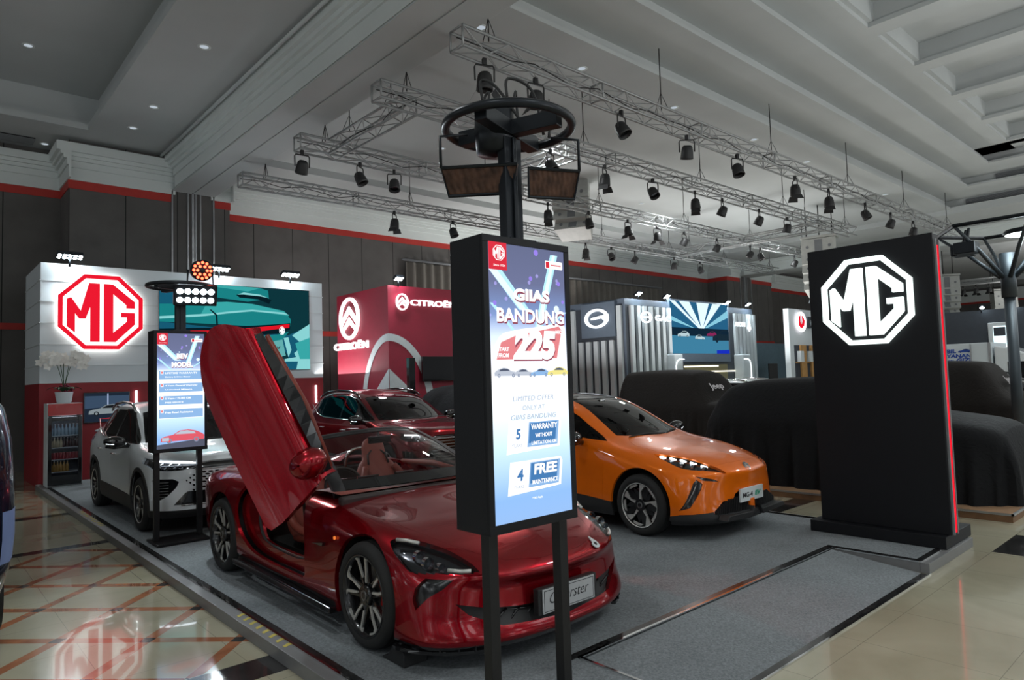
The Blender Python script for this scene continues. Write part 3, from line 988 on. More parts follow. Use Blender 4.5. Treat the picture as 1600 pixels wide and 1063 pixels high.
# stations: C .35 .65 .84 | -1.70 -1.35 -.98 | -.60 | -.05 | .5 | .98 1.35 1.70 | corner | .5 | C
HB_LINES = [
 [(0,-2.13,.17),(.35,-2.10,.17),(.64,-1.98,.17),(.82,-1.80,.17),(.87,-1.68,.17),(.88,-1.3525,.17),(.88,-.98,.17),(.87,-.6,.17),(.87,-.05,.17),(.87,.5,.17),(.87,.98,.18),(.88,1.3525,.2),(.86,1.68,.22),(.76,1.95,.25),(.42,2.04,.27),(0,2.06,.27)],
 [(0,-2.18,.22),(.36,-2.15,.22),(.66,-2.03,.22),(.84,-1.84,.22),(.895,-1.68,.24),(.905,-1.3525,.25),(.905,-.98,.25),(.90,-.6,.25),(.90,-.05,.25),(.90,.5,.25),(.90,.98,.26),(.905,1.3525,.28),(.885,1.68,.30),(.79,1.98,.33),(.43,2.08,.35),(0,2.10,.35)],
 [(0,-2.14,.36),(.36,-2.11,.36),(.66,-2.01,.36),(.85,-1.84,.36),(.905,-1.68,.38),(.918,-1.3525,.40),(.912,-.98,.38),(.90,-.6,.36),(.895,-.05,.36),(.90,.5,.37),(.91,.98,.39),(.918,1.3525,.42),(.90,1.68,.45),(.81,2.0,.48),(.44,2.08,.5),(0,2.10,.5)],
 [(0,-2.13,.52),(.36,-2.10,.52),(.65,-2.00,.53),(.83,-1.83,.54),(.895,-1.67,.56),(.918,-1.3525,.60),(.905,-.98,.57),(.885,-.6,.54),(.88,-.05,.54),(.885,.5,.55),(.905,.98,.58),(.918,1.3525,.62),(.90,1.68,.64),(.81,2.02,.66),(.44,2.11,.68),(0,2.13,.68)],
 [(0,-2.15,.645),(.36,-2.11,.65),(.63,-1.99,.66),(.80,-1.81,.675),(.865,-1.65,.70),(.895,-1.3525,.745),(.89,-.98,.755),(.88,-.6,.76),(.875,-.05,.77),(.88,.5,.79),(.895,.98,.81),(.90,1.3525,.83),(.88,1.68,.85),(.79,2.02,.88),(.43,2.12,.92),(0,2.14,.93)],
 [(0,-2.11,.70),(.34,-2.07,.705),(.58,-1.94,.725),(.73,-1.76,.755),(.79,-1.60,.785),(.83,-1.3525,.83),(.845,-.98,.88),(.85,-.6,.915),(.84,-.05,.945),(.84,.5,.965),(.845,.98,.985),(.845,1.3525,1.0),(.82,1.68,1.01),(.74,1.98,1.03),(.41,2.10,1.05),(0,2.12,1.06)],
 [(0,-2.06,.735),(.30,-2.02,.745),(.50,-1.88,.775),(.62,-1.70,.81),(.67,-1.54,.845),(.71,-1.32,.885),(.735,-1.0,.935),(.77,-.72,.99),(.72,-.05,1.22),(.70,.5,1.28),(.71,.98,1.26),(.72,1.3525,1.21),(.70,1.65,1.15),(.64,1.88,1.11),(.38,2.02,1.12),(0,2.05,1.13)],
 [(0,-2.00,.77),(.22,-1.95,.785),(.38,-1.80,.82),(.46,-1.64,.85),(.50,-1.50,.88),(.53,-1.28,.915),(.55,-1.05,.955),(.60,-.86,1.0),(.57,-.02,1.385),(.58,.5,1.455),(.585,.98,1.44),(.57,1.3525,1.38),(.55,1.65,1.30),(.50,1.86,1.22),(.30,1.98,1.20),(0,2.01,1.20)],
 [(0,-1.95,.795),(.12,-1.90,.805),(.20,-1.75,.84),(.24,-1.60,.87),(.26,-1.46,.90),(.28,-1.24,.93),(.30,-1.08,.965),(.32,-.95,1.0),(.32,.02,1.435),(.32,.5,1.49),(.32,.98,1.48),(.31,1.3525,1.43),(.30,1.65,1.35),(.27,1.86,1.26),(.16,1.96,1.235),(0,1.99,1.23)],
 [(0,-1.90,.815),(0,-1.86,.825),(0,-1.72,.85),(0,-1.58,.88),(0,-1.44,.905),(0,-1.22,.94),(0,-1.09,.965),(0,-1.0,.995),(0,.03,1.445),(0,.5,1.504),(0,.98,1.495),(0,1.3525,1.445),(0,1.65,1.365),(0,1.84,1.275),(0,1.93,1.245),(0,1.96,1.24)],
]
# ---------------------------------------------------------------- orange electric hatchback
def build_hatchback(loc):
    root = thing('hatchback_car', loc, 'orange five-door electric hatchback with a black roof and black-silver wheels', 'car')
    B = Body(HB_LINES, nu=9, nv=7, smooth=3, crease=(4,))
    A = 1.3525
    side = lambda c, n: c.x < -.5
    B.carve(None, arch(-A, .335, .385), 'x', lambda c, n: c.x < -.45)
    B.carve(None, arch(A, .335, .385), 'x', lambda c, n: c.x < -.45)
    B.kill(lambda c, n: c.z < .25 and c.x < -.5 and abs(abs(c.y)-A) < .37)
    B.carve('windscreen', [(.02,-1.005),(-.30,-.955),(-.50,-.88),(-.59,-.82),(-.545,-.62),(-.50,-.40),(-.465,-.20),(-.455,-.05),(-.44,.03),(-.2,-.01),(.02,-.02)], 'z', lambda c, n: c.z > .95)
    B.carve('roof', [(.02,-.02),(-.2,-.01),(-.44,.03),(-.50,.12),(-.53,.5),(-.53,1.0),(-.51,1.40),(-.40,1.56),(.02,1.60)], 'z', lambda c, n: c.z > 1.2)
    B.carve('rear_window', [(.02,1.66),(-.36,1.62),(-.46,1.70),(-.50,1.88),(.02,1.93)], 'z', lambda c, n: c.z > 1.15)
    win = smooth_poly([(.9,1.345),(1.25,1.25),(1.35,1.16),(1.2,1.09),(.9,1.06)], 3, False)
    B.carve('side_window', [(-.82,.968),(-.66,1.045),(-.5,1.125),(-.30,1.235),(-.1,1.32),(.15,1.375),(.5,1.385)]+win+[(.3,1.03),(-.3,1.015),(-.6,.985)], 'x', lambda c, n: c.x < -.4 and c.z > .9)
    B.carve('hood', [(.02,-1.03),(-.30,-.98),(-.50,-.91),(-.61,-1.03),(-.668,-1.14),(-.665,-1.29),(-.66,-1.52),(-.60,-1.75),(-.53,-1.90),(-.416,-2.0),(-.155,-2.025),(.02,-2.03)], 'z', lambda c, n: c.z > .7 and n.z > .3)
    B.carve('headlight', smooth_poly([(-.735,-1.44),(-.668,-1.53),(-.597,-1.645),(-.526,-1.80),(-.477,-1.955),(-.395,-2.095),(-.485,-2.05),(-.646,-1.93),(-.725,-1.835),(-.757,-1.76),(-.765,-1.63)], 2), 'z', lambda c, n: c.z > .655 and n.z > .1)
    B.carve('daylight_blade', [(-.862,.312),(-.765,.53),(-.742,.585),(-.711,.620),(-.665,.578),(-.683,.525),(-.797,.34)], 'y', lambda c, n: c.y < -1.5)
    B.carve('upper_blade', [(-.71,.655),(-.655,.608),(-.489,.585),(-.551,.615)], 'y', lambda c, n: c.y < -1.5)
    B.carve('grille', [(.02,.47),(-.193,.465),(-.27,.44),(-.30,.40),(-.37,.385),(-.46,.385),(-.585,.295),(-.59,.262),(.02,.262)], 'y', lambda c, n: c.y < -1.5)
    B.carve('front_lip', [(.02,.0),(-3,.0),(-3,.252),(-.89,.252),(-.855,.272),(-.60,.290),(-.59,.262),(.02,.262)], 'y', lambda c, n: c.y < -1.65)
    B.carve('sill_cladding', [(-1.05,0),(1.05,0),(1.05,.38),(-.5,.352),(-1.05,.315)], 'x', side)
    B.carve('rear_cladding', [(-3,0),(3,0),(3,.40),(-3,.40)], 'y', lambda c, n: c.y > 1.7)
    B.carve('tail_lamp', [(0,1.02),(-.6,.97),(-.86,.93),(-.86,.99),(-.6,1.07),(0,1.10)], 'y', lambda c, n: c.y > 1.65)
    B.carve('front_door', [(-.80,.955),(-.865,.76),(-.85,.55),(-.845,.30),(.24,.34),(.27,.8),(.27,1.03)], 'x', side, only=[0])
    B.carve('rear_door', [(.275,1.05),(.275,.8),(.245,.34),(.92,.36),(.95,.5),(1.08,.78),(1.22,.95),(1.25,1.09)], 'x', side, only=[0])
    B.done()
    single(B, 'body', 'body', root, [M['orange']], skirt=.03)
    single(B, 'hood', 'hood', root, [M['orange']], gap=.002)
    single(B, 'roof', 'roof', root, [M['black']], gap=.001)
    single(B, 'windscreen', 'windscreen', root, [M['tint']], gap=.001, inset=.004, skirt=.004)
    single(B, 'rear_window', 'rear_window', root, [M['tint']], inset=.004)
    single(B, 'front_lip', 'front_lip', root, [M['plastic']], gap=.001, inset=-.012)
    single(B, 'rear_cladding', 'rear_cladding', root, [M['plastic']])
    single(B, 'tail_lamp', 'tail_lamp', root, [M['redlamp']], gap=.001)
    pair(B, 'sill_cladding', 'sill_cladding', root, [M['plastic']], gap=.001, inset=-.006)
    pair(B, 'side_window', 'side_window', root, [M['tint']], gap=.002, inset=.006)
    pair(B, 'front_door', 'front_door', root, [M['orange']], gap=.002)
    pair(B, 'rear_door', 'rear_door', root, [M['orange']], gap=.002)
    pair(B, 'upper_blade', 'upper_blade', root, [M['black']], inset=.014, skirt=0)
    for o in pair(B, 'daylight_blade', 'daylight_blade', root, [M['black']], inset=.016, skirt=0):
        sg = -1 if o.data.vertices[0].co.x < 0 else 1
        MB().tube([(sg*.838, -1.85, .33), (sg*.80, -1.905, .42), (sg*.755, -1.93, .50), (sg*.72, -1.94, .57)], .008, 6).build('blade_trim', [M['disc']], o)
    g = single(B, 'grille', 'grille', root, [M['dark']], inset=.05, skirt=0)
    for k in range(40):
        x = -.57+k*1.14/39
        if abs(x) < .03: continue
        hz = .40 if abs(x) < .40 else .40-(abs(x)-.40)*.55
        b = MB(); b.box(x-.004, x+.004, -2.155+.12*x*x+.02, -2.10+.12*x*x+.02, .255, min(.44, hz))
        b.build('grille_slat', [M['plastic']], g)
    # splitter fins under the plate
    for sg in (-1, 1):
        b = MB()
        b.prism([(sg*.60, .215), (sg*.12, .19), (sg*.05, .30), (sg*.10, .25), (sg*.56, .262)], -2.215, -2.10, 'y')
        b.build('lip_fin', [M['plastic']], root, bevel=.01)
    b = MB(); b.box(-.045, .045, -2.16, -2.1, .20, .37); b.build('centre_fin', [M['orange']], root, bevel=.01)
    lamp_set(B, root, [(.66,-1.74,.735,.030),(.60,-1.83,.722,.030),(.54,-1.92,.705,.026)],
        [([(x, y, z), (x-.055, y-.035, z-.022)], .011) for x, y, z in ((.715,-1.505,.828),(.665,-1.60,.812),(.62,-1.695,.795),(.575,-1.79,.77),(.53,-1.89,.74))], 'swept-back headlight with five white light bars')
    door_mirror(root, .90, -.50, 1.00, 1.0, 'black', 'black')
    handles(root, [(.10, .80, .2), (1.0, .84, .2)], .89, 'orange')
    wipers(root, [((-.50, -.93, 1.0), (.12, -.98, 1.005)), ((.15, -.99, 1.0), (.52, -.86, 1.02))])
    cabin_box(root, .72, -.85, 1.2, .30, .90)
    b = MB(); b.box(-.06, .06, -.12, -.04, 1.36, 1.41); b.build('rear_view_mirror', [M['black']], root, bevel=.01)
    wheel_wells(root, (-A, A), .335, .39, .55, .885)
    b = MB(); b.box(-.6, .6, -1.95, 1.9, .15, .32); b.build('underbody', [M['dark']], root)
    wm = wheel_meshes('aero', .325, .235, .215)
    put_wheels(root, wm, .912, (-A, A), .325, .215)
    pl = MB().box(-.235, .235, -2.155, -2.135, .345, .485).build('number_plate', [M['wplate']], root, bevel=.003)
    link('plate_lettering', text_mesh('plate_lettering', 'MG-4', .08, M['ink'], .001, .002, 0, .20, height=.05), pl, loc=(-.09, -2.157, .413))
    link('plate_lettering', text_mesh('plate_lettering', 'EV', .08, M['green'], .001, .003, .2, .13, height=.05), pl, loc=(.12, -2.157, .413))
    mg_badge(root, (0, -2.105, .70), .05, R(-42))
    return root
SUV_LINES = [
 [(0,-2.13,.22),(.40,-2.11,.22),(.70,-2.02,.22),(.86,-1.86,.22),(.905,-1.74,.22),(.91,-1.36,.22),(.91,-.96,.22),(.90,-.7,.22),(.90,-.05,.22),(.90,.5,.22),(.905,.96,.23),(.91,1.36,.25),(.89,1.78,.28),(.78,2.08,.30),(.42,2.18,.32),(0,2.20,.32)],
 [(0,-2.19,.30),(.40,-2.17,.30),(.72,-2.07,.30),(.885,-1.89,.30),(.925,-1.74,.31),(.935,-1.36,.32),(.93,-.96,.31),(.925,-.7,.31),(.925,-.05,.31),(.925,.5,.31),(.93,.96,.32),(.935,1.36,.34),(.91,1.78,.37),(.81,2.12,.40),(.43,2.24,.42),(0,2.26,.42)],
 [(0,-2.20,.46),(.40,-2.18,.46),(.72,-2.09,.46),(.885,-1.91,.46),(.93,-1.74,.48),(.945,-1.36,.50),(.935,-.96,.48),(.925,-.7,.47),(.92,-.05,.47),(.925,.5,.47),(.935,.96,.49),(.945,1.36,.52),(.92,1.78,.55),(.83,2.14,.58),(.44,2.25,.6),(0,2.27,.6)],
 [(0,-2.23,.66),(.40,-2.20,.66),(.71,-2.09,.66),(.87,-1.91,.66),(.925,-1.74,.67),(.945,-1.36,.71),(.93,-.96,.68),(.905,-.7,.66),(.90,-.05,.67),(.91,.5,.68),(.93,.96,.70),(.945,1.36,.74),(.92,1.78,.76),(.83,2.14,.78),(.44,2.22,.8),(0,2.24,.8)],
 [(0,-2.22,.84),(.40,-2.18,.84),(.69,-2.06,.84),(.85,-1.87,.84),(.905,-1.72,.85),(.925,-1.36,.87),(.92,-.96,.88),(.91,-.7,.885),(.905,-.05,.90),(.91,.5,.92),(.92,.96,.94),(.925,1.36,.96),(.905,1.78,.98),(.82,2.12,1.0),(.44,2.22,1.02),(0,2.24,1.02)],
 [(0,-2.18,.90),(.38,-2.14,.905),(.64,-2.00,.915),(.79,-1.80,.93),(.84,-1.65,.945),(.865,-1.36,.965),(.88,-.96,.99),(.88,-.7,1.01),(.87,-.05,1.04),(.87,.5,1.06),(.87,.96,1.08),(.87,1.36,1.10),(.84,1.78,1.12),(.76,2.06,1.13),(.42,2.19,1.15),(0,2.21,1.15)],
 [(0,-2.13,.935),(.33,-2.09,.945),(.55,-1.94,.965),(.68,-1.74,.985),(.73,-1.58,1.0),(.76,-1.32,1.025),(.785,-1.02,1.045),(.80,-.80,1.08),(.755,-.05,1.32),(.735,.5,1.38),(.73,.96,1.38),(.73,1.36,1.34),(.70,1.74,1.28),(.64,1.98,1.24),(.38,2.12,1.26),(0,2.15,1.27)],
 [(0,-2.08,.955),(.24,-2.03,.965),(.40,-1.86,.99),(.48,-1.68,1.01),(.52,-1.53,1.025),(.56,-1.28,1.05),(.60,-1.12,1.06),(.64,-.99,1.085),(.62,-.02,1.50),(.62,.5,1.575),(.62,.96,1.575),(.61,1.36,1.54),(.58,1.70,1.46),(.53,1.92,1.38),(.32,2.05,1.37),(0,2.08,1.37)],
 [(0,-2.02,.97),(.13,-1.98,.98),(.21,-1.80,1.0),(.26,-1.64,1.02),(.28,-1.50,1.035),(.30,-1.25,1.06),(.32,-1.16,1.07),(.34,-1.08,1.09),(.34,.02,1.54),(.34,.5,1.62),(.34,.96,1.625),(.34,1.36,1.59),(.32,1.68,1.51),(.29,1.88,1.43),(.17,2.00,1.41),(0,2.03,1.41)],
 [(0,-1.98,.98),(0,-1.93,.985),(0,-1.78,1.005),(0,-1.62,1.025),(0,-1.48,1.04),(0,-1.23,1.065),(0,-1.17,1.07),(0,-1.11,1.09),(0,.03,1.55),(0,.5,1.635),(0,.96,1.64),(0,1.36,1.605),(0,1.67,1.525),(0,1.86,1.445),(0,1.96,1.42),(0,1.99,1.42)],
]
# ---------------------------------------------------------------- two sport utility cars
def build_suv(loc, paint, label, red=False):
    root = thing('suv_car', loc, label, 'car')
    B = Body(SUV_LINES, nu=8, nv=6, smooth=3, crease=(4,))
    A = 1.36; P = M[paint]
    side = lambda c, n: c.x < -.5
    for y in (-A, A):
        B.carve('arch_cladding', arch(y, .36, .455), 'x', lambda c, n: c.x < -.45)
        B.carve(None, arch(y, .36, .405), 'x', lambda c, n: c.x < -.45)
    B.kill(lambda c, n: c.z < .30 and c.x < -.5 and abs(abs(c.y)-A) < .39)
    B.carve('windscreen', [(.02,-1.12),(-.29,-1.095),(-.60,-1.0),(-.74,-.88),(-.69,-.60),(-.64,-.35),(-.59,-.10),(-.3,-.05),(.02,-.04)], 'z', lambda c, n: c.z > 1.03)
    B.carve('side_window', [(-.80,1.085),(-.3,1.095),(.3,1.11),(.36,1.11),(.36,1.505),(.2,1.505),(.0,1.455),(-.25,1.34),(-.55,1.185)], 'x', lambda c, n: c.x < -.4 and c.z > 1)
    B.carve('rear_side_window', [(.42,1.112),(1.0,1.14),(1.2,1.18),(1.2,1.49),(.8,1.51),(.42,1.51)], 'x', lambda c, n: c.x < -.4 and c.z > 1)
    B.carve('quarter_window', [(1.24,1.20),(1.40,1.28),(1.53,1.37),(1.49,1.43),(1.24,1.485)], 'x', lambda c, n: c.x < -.4 and c.z > 1)
    B.carve('pillar_trim', [(-.83,1.07),(.3,1.085),(1.0,1.11),(1.3,1.18),(1.60,1.37),(1.54,1.45),(1.2,1.515),(.8,1.532),(.2,1.527),(-.02,1.475),(-.27,1.36),(-.57,1.205)], 'x', lambda c, n: c.x < -.4 and c.z > 1, only=[0])
    if red:
        B.carve('hood', [(.02,-1.15),(-.29,-1.12),(-.60,-1.03),(-.78,-1.0),(-.82,-1.3),(-.80,-1.6),(-.72,-1.86),(-.5,-2.03),(-.2,-2.10),(.02,-2.12)], 'z', lambda c, n: c.z > .85 and n.z > .3)
        B.carve('headlight', [(-.90,.82),(-.86,.90),(-.66,.885),(-.52,.86),(-.54,.78),(-.70,.76),(-.86,.77)], 'y', lambda c, n: c.y < -1.5)
        B.carve('grille', [(.02,.86),(-.40,.86),(-.50,.84),(-.52,.76),(-.60,.58),(-.50,.42),(.02,.40)], 'y', lambda c, n: c.y < -1.5)
        B.carve('side_intake', [(-.90,.62),(-.80,.60),(-.74,.50),(-.78,.42),(-.90,.44)], 'y', lambda c, n: c.y < -1.5)
    else:
        B.carve('hood', [(.02,-1.15),(-.29,-1.12),(-.60,-1.03),(-.78,-1.0),(-.80,-1.3),(-.77,-1.55),(-.70,-1.80),(-.5,-1.98),(-.2,-2.09),(.02,-2.11)], 'z', lambda c, n: c.z > .85 and n.z > .3)
        B.carve('headlight', smooth_poly([(-.95,.955),(-.92,.87),(-.895,.82),(-.82,.80),(-.62,.80),(-.47,.845),(-.46,.875),(-.53,.90),(-.70,.915),(-.86,.93)], 2), 'y', lambda c, n: c.y < -1.45)
        B.carve('grille', [(.02,.90),(-.30,.90),(-.43,.885),(-.47,.845),(-.55,.81),(-.3,.805),(.02,.80)], 'y', lambda c, n: c.y < -1.5)
        B.carve('side_intake', [(-.90,.68),(-.86,.70),(-.72,.70),(-.66,.665),(-.685,.60),(-.78,.49),(-.845,.445),(-.91,.445)], 'y', lambda c, n: c.y < -1.5)
        B.carve('lower_grille', [(.02,.54),(-.57,.54),(-.60,.52),(-.72,.375),(.02,.365)], 'y', lambda c, n: c.y < -1.5)
    B.carve('cladding', [(-3,0),(3,0),(3,.315),(-3,.315)], 'y', lambda c, n: c.y < -1.6 or c.y > 1.6)
    B.carve('sill_cladding', [(-1.1,0),(1.1,0),(1.1,.46),(.8,.45),(-1.1,.40)], 'x', side)
    B.carve('tail_lamp', [(-.3,1.0),(-.86,.93),(-.95,.95),(-.95,1.08),(-.6,1.10),(-.3,1.06)], 'y', lambda c, n: c.y > 1.7)
    B.carve('front_door', [(-.84,1.06),(-.80,.9),(-.84,.6),(-.80,.38),(.36,.44),(.38,.8),(.38,1.11)], 'x', side, only=[0])
    B.carve('rear_door', [(.385,1.11),(.385,.8),(.365,.44),(.90,.46),(.93,.7),(1.05,.88),(1.22,1.0),(1.25,1.16)], 'x', side, only=[0])
    B.done()
    single(B, 'body', 'body', root, [P], skirt=.03)
    single(B, 'hood', 'hood', root, [P], gap=.002)
    single(B, 'windscreen', 'windscreen', root, [M['tint']], gap=.001, inset=.004, skirt=.004)
    single(B, 'cladding', 'bumper_cladding', root, [M['plastic']], gap=.001, inset=-.006)
    pair(B, 'arch_cladding', 'arch_cladding', root, [M['plastic'] if not red else P], inset=-.008)
    pair(B, 'sill_cladding', 'sill_cladding', root, [M['plastic']], gap=.001, inset=-.008)
    pair(B, 'pillar_trim', 'window_trim', root, [M['black']])
    for p in ('side_window', 'rear_side_window', 'quarter_window'):
        pair(B, p, p, root, [M['tint']], gap=.002, inset=.004)
    pair(B, 'front_door', 'front_door', root, [P], gap=.002)
    pair(B, 'rear_door', 'rear_door', root, [P], gap=.002)
    pair(B, 'tail_lamp', 'tail_lamp', root, [M['redlamp']], gap=.001)
    pair(B, 'side_intake', 'side_intake', root, [M['black']], inset=.04, skirt=0)
    g = single(B, 'grille', 'grille', root, [M['black']], inset=.03, skirt=0)
    if red:
        lamp_set(B, root, [(.76,-1.98,.82,.035),(.66,-2.03,.81,.03)], [([(.86,-1.86,.875),(.70,-2.02,.865),(.56,-2.10,.845)], .012)])
        for k in range(8):
            z = .45+k*.05
            MB().tube([(x, -2.215+.20*x*x, z) for x in [-.5+.1*i for i in range(11)]], .010, 6).build('grille_bar', [M['disc']], g)
        mg_badge(root, (0, -2.235, .80), .075, 0)
    else:
        lamp_set(B, root, [(.80,-1.955,.855,.032),(.72,-2.02,.85,.032),(.64,-2.07,.845,.028)], [([(.87,-1.80,.915),(.72,-1.97,.90),(.55,-2.09,.885),(.45,-2.13,.88)], .011)], 'slim headlight with a lit white upper bar')
        single(B, 'lower_grille', 'lower_grille', root, [M['black']], inset=.04, skirt=0)
        b = MB(); b.tube([(x, -2.225+.16*x*x, .805) for x in [-.5+.1*i for i in range(11)]], .008, 6)
        b.build('grille_trim', [M['chrome']], g)
        b = MB(); b.tube([(x, -2.205+.19*x*x, .375) for x in [-.64+.08*i for i in range(17)]], .012, 6)
        b.build('bumper_trim', [M['chrome']], root)
        # body-coloured face pierced by rows of dark lozenges, growing toward the middle
        b = MB()
        for r in range(8):
            z = .765-r*.030
            for k in range(-12, 13):
                x = (k+(.5 if r % 2 else 0))*.078
                if abs(x) > .60-.02*abs(3-r): continue
                s_ = .034*min(1, (.66-abs(x))/.34)
                yy = -2.222+.17*x*x-.01*(.76-z)
                if s_ < .006: continue
                b.prism([(x-s_, z), (x-s_*.3, z-.011), (x+s_*.7, z-.011), (x+s_, z), (x+s_*.3, z+.011), (x-s_*.7, z+.011)], yy-.006, yy+.05, 'y')
        b.build('lozenge_mesh', [M['black']], g)
        for k in range(6):
            z = .48+k*.035
            for sg in (-1, 1):
                MB().tube([(sg*(.86-.0*k), -1.945, z), (sg*.76, -2.035, z+.004)], .006, 6).build('intake_bar', [M['disc']], root)
        link('hood_lettering', text_mesh('hood_lettering', 'MG', .07, M['ink'], .001, .001, .3, .13), root, loc=(0, -2.135, .955)).rotation_euler = (R(-60), 0, 0)
    for sg in (-1, 1):
        b = MB()
        x = sg*.66
        b.tube([(x*1.02, -.08, 1.49), (x*1.0, .1, 1.575), (x*.985, .3, 1.61), (x*.98, .8, 1.63), (x*.98, 1.25, 1.60), (x*.97, 1.5, 1.535), (x*.97, 1.6, 1.49)], [.014, .022, .022, .022, .022, .022, .014], 8)
        b.build('roof_rail', [M['chrome'] if not red else M['black']], root)
        b = MB()
        b.tube([(sg*(.885), -.75, 1.075), (sg*.885, .3, 1.095), (sg*.88, 1.0, 1.12), (sg*.86, 1.3, 1.18), (sg*.82, 1.60, 1.36)], .008, 6)
        b.build('window_chrome', [M['chrome']], root)
    door_mirror(root, .93, -.56, 1.10, 1.05, 'black', 'black')
    handles(root, [(.15, .90, .2), (1.02, .93, .2)], .915, 'chrome')
    wipers(root, [((-.5, -1.04, 1.09), (.15, -1.07, 1.10)), ((.1, -1.10, 1.09), (.62, -.96, 1.10))])
    cabin_box(root, .74, -.98, 1.3, .42, 1.0)
    wheel_wells(root, (-A, A), .36, .41, .55, .90)
    b = MB(); b.box(-.6, .6, -1.9, 1.95, .20, .36); b.build('underbody', [M['dark']], root)
    wm = wheel_meshes('suv', .345, .24, .22)
    put_wheels(root, wm, .935, (-A, A), .345, .22)
    return root
# ---------------------------------------------------------------- the hall itself
def structure(o):
    o['kind'] = 'structure'; return o

M['ceil'] = pmat('ceiling_plaster', srgb(176, 180, 180), .85, var=.04, scale=.6)
M['crown'] = pmat('crown_plaster', srgb(206, 212, 210), .8, var=.03, scale=1)
M['silver'] = pmat('brushed_silver', (.45, .46, .47), .3, .8)
M['grey'] = pmat('mid_grey', (.18, .19, .2), .6)
M['truss'] = pmat('truss_aluminium', (.33, .34, .34), .45, .6)
M['cable'] = pmat('black_cable', (.015, .015, .015), .7)

def wall_material():
    m, t, b = nt('wall_panel_fabric')
    b.inputs['Roughness'].default_value = .85
    tc = N(t, 'ShaderNodeTexCoord'); sp = N(t, 'ShaderNodeSeparateXYZ')
    t.links.new(tc.outputs['Object'], sp.inputs[0])
    ad = N(t, 'ShaderNodeMath', operation='ADD'); t.links.new(sp.outputs['X'], ad.inputs[0]); t.links.new(sp.outputs['Y'], ad.inputs[1])
    md = N(t, 'ShaderNodeMath', operation='PINGPONG'); t.links.new(ad.outputs[0], md.inputs[0]); md.inputs[1].default_value = .62
    lt = N(t, 'ShaderNodeMath', operation='LESS_THAN'); t.links.new(md.outputs[0], lt.inputs[0]); lt.inputs[1].default_value = .012
    no = N(t, 'ShaderNodeTexNoise', Scale=1.5, Detail=4.0); t.links.new(tc.outputs['Object'], no.inputs['Vector'])
    cr = N(t, 'ShaderNodeValToRGB')
    cr.color_ramp.elements[0].position = .3; cr.color_ramp.elements[0].color = (.090, .084, .080, 1)
    cr.color_ramp.elements[1].position = .7; cr.color_ramp.elements[1].color = (.118, .110, .105, 1)
    t.links.new(no.outputs['Fac'], cr.inputs[0])
    mx = N(t, 'ShaderNodeMixRGB'); t.links.new(lt.outputs[0], mx.inputs[0]); t.links.new(cr.outputs[0], mx.inputs[1]); mx.inputs[2].default_value = (.012, .012, .012, 1)
    t.links.new(mx.outputs[0], b.inputs['Base Color'])
    return m
M['wall'] = wall_material()
M['redband'] = pmat('red_band', (.42, .030, .022), .6)

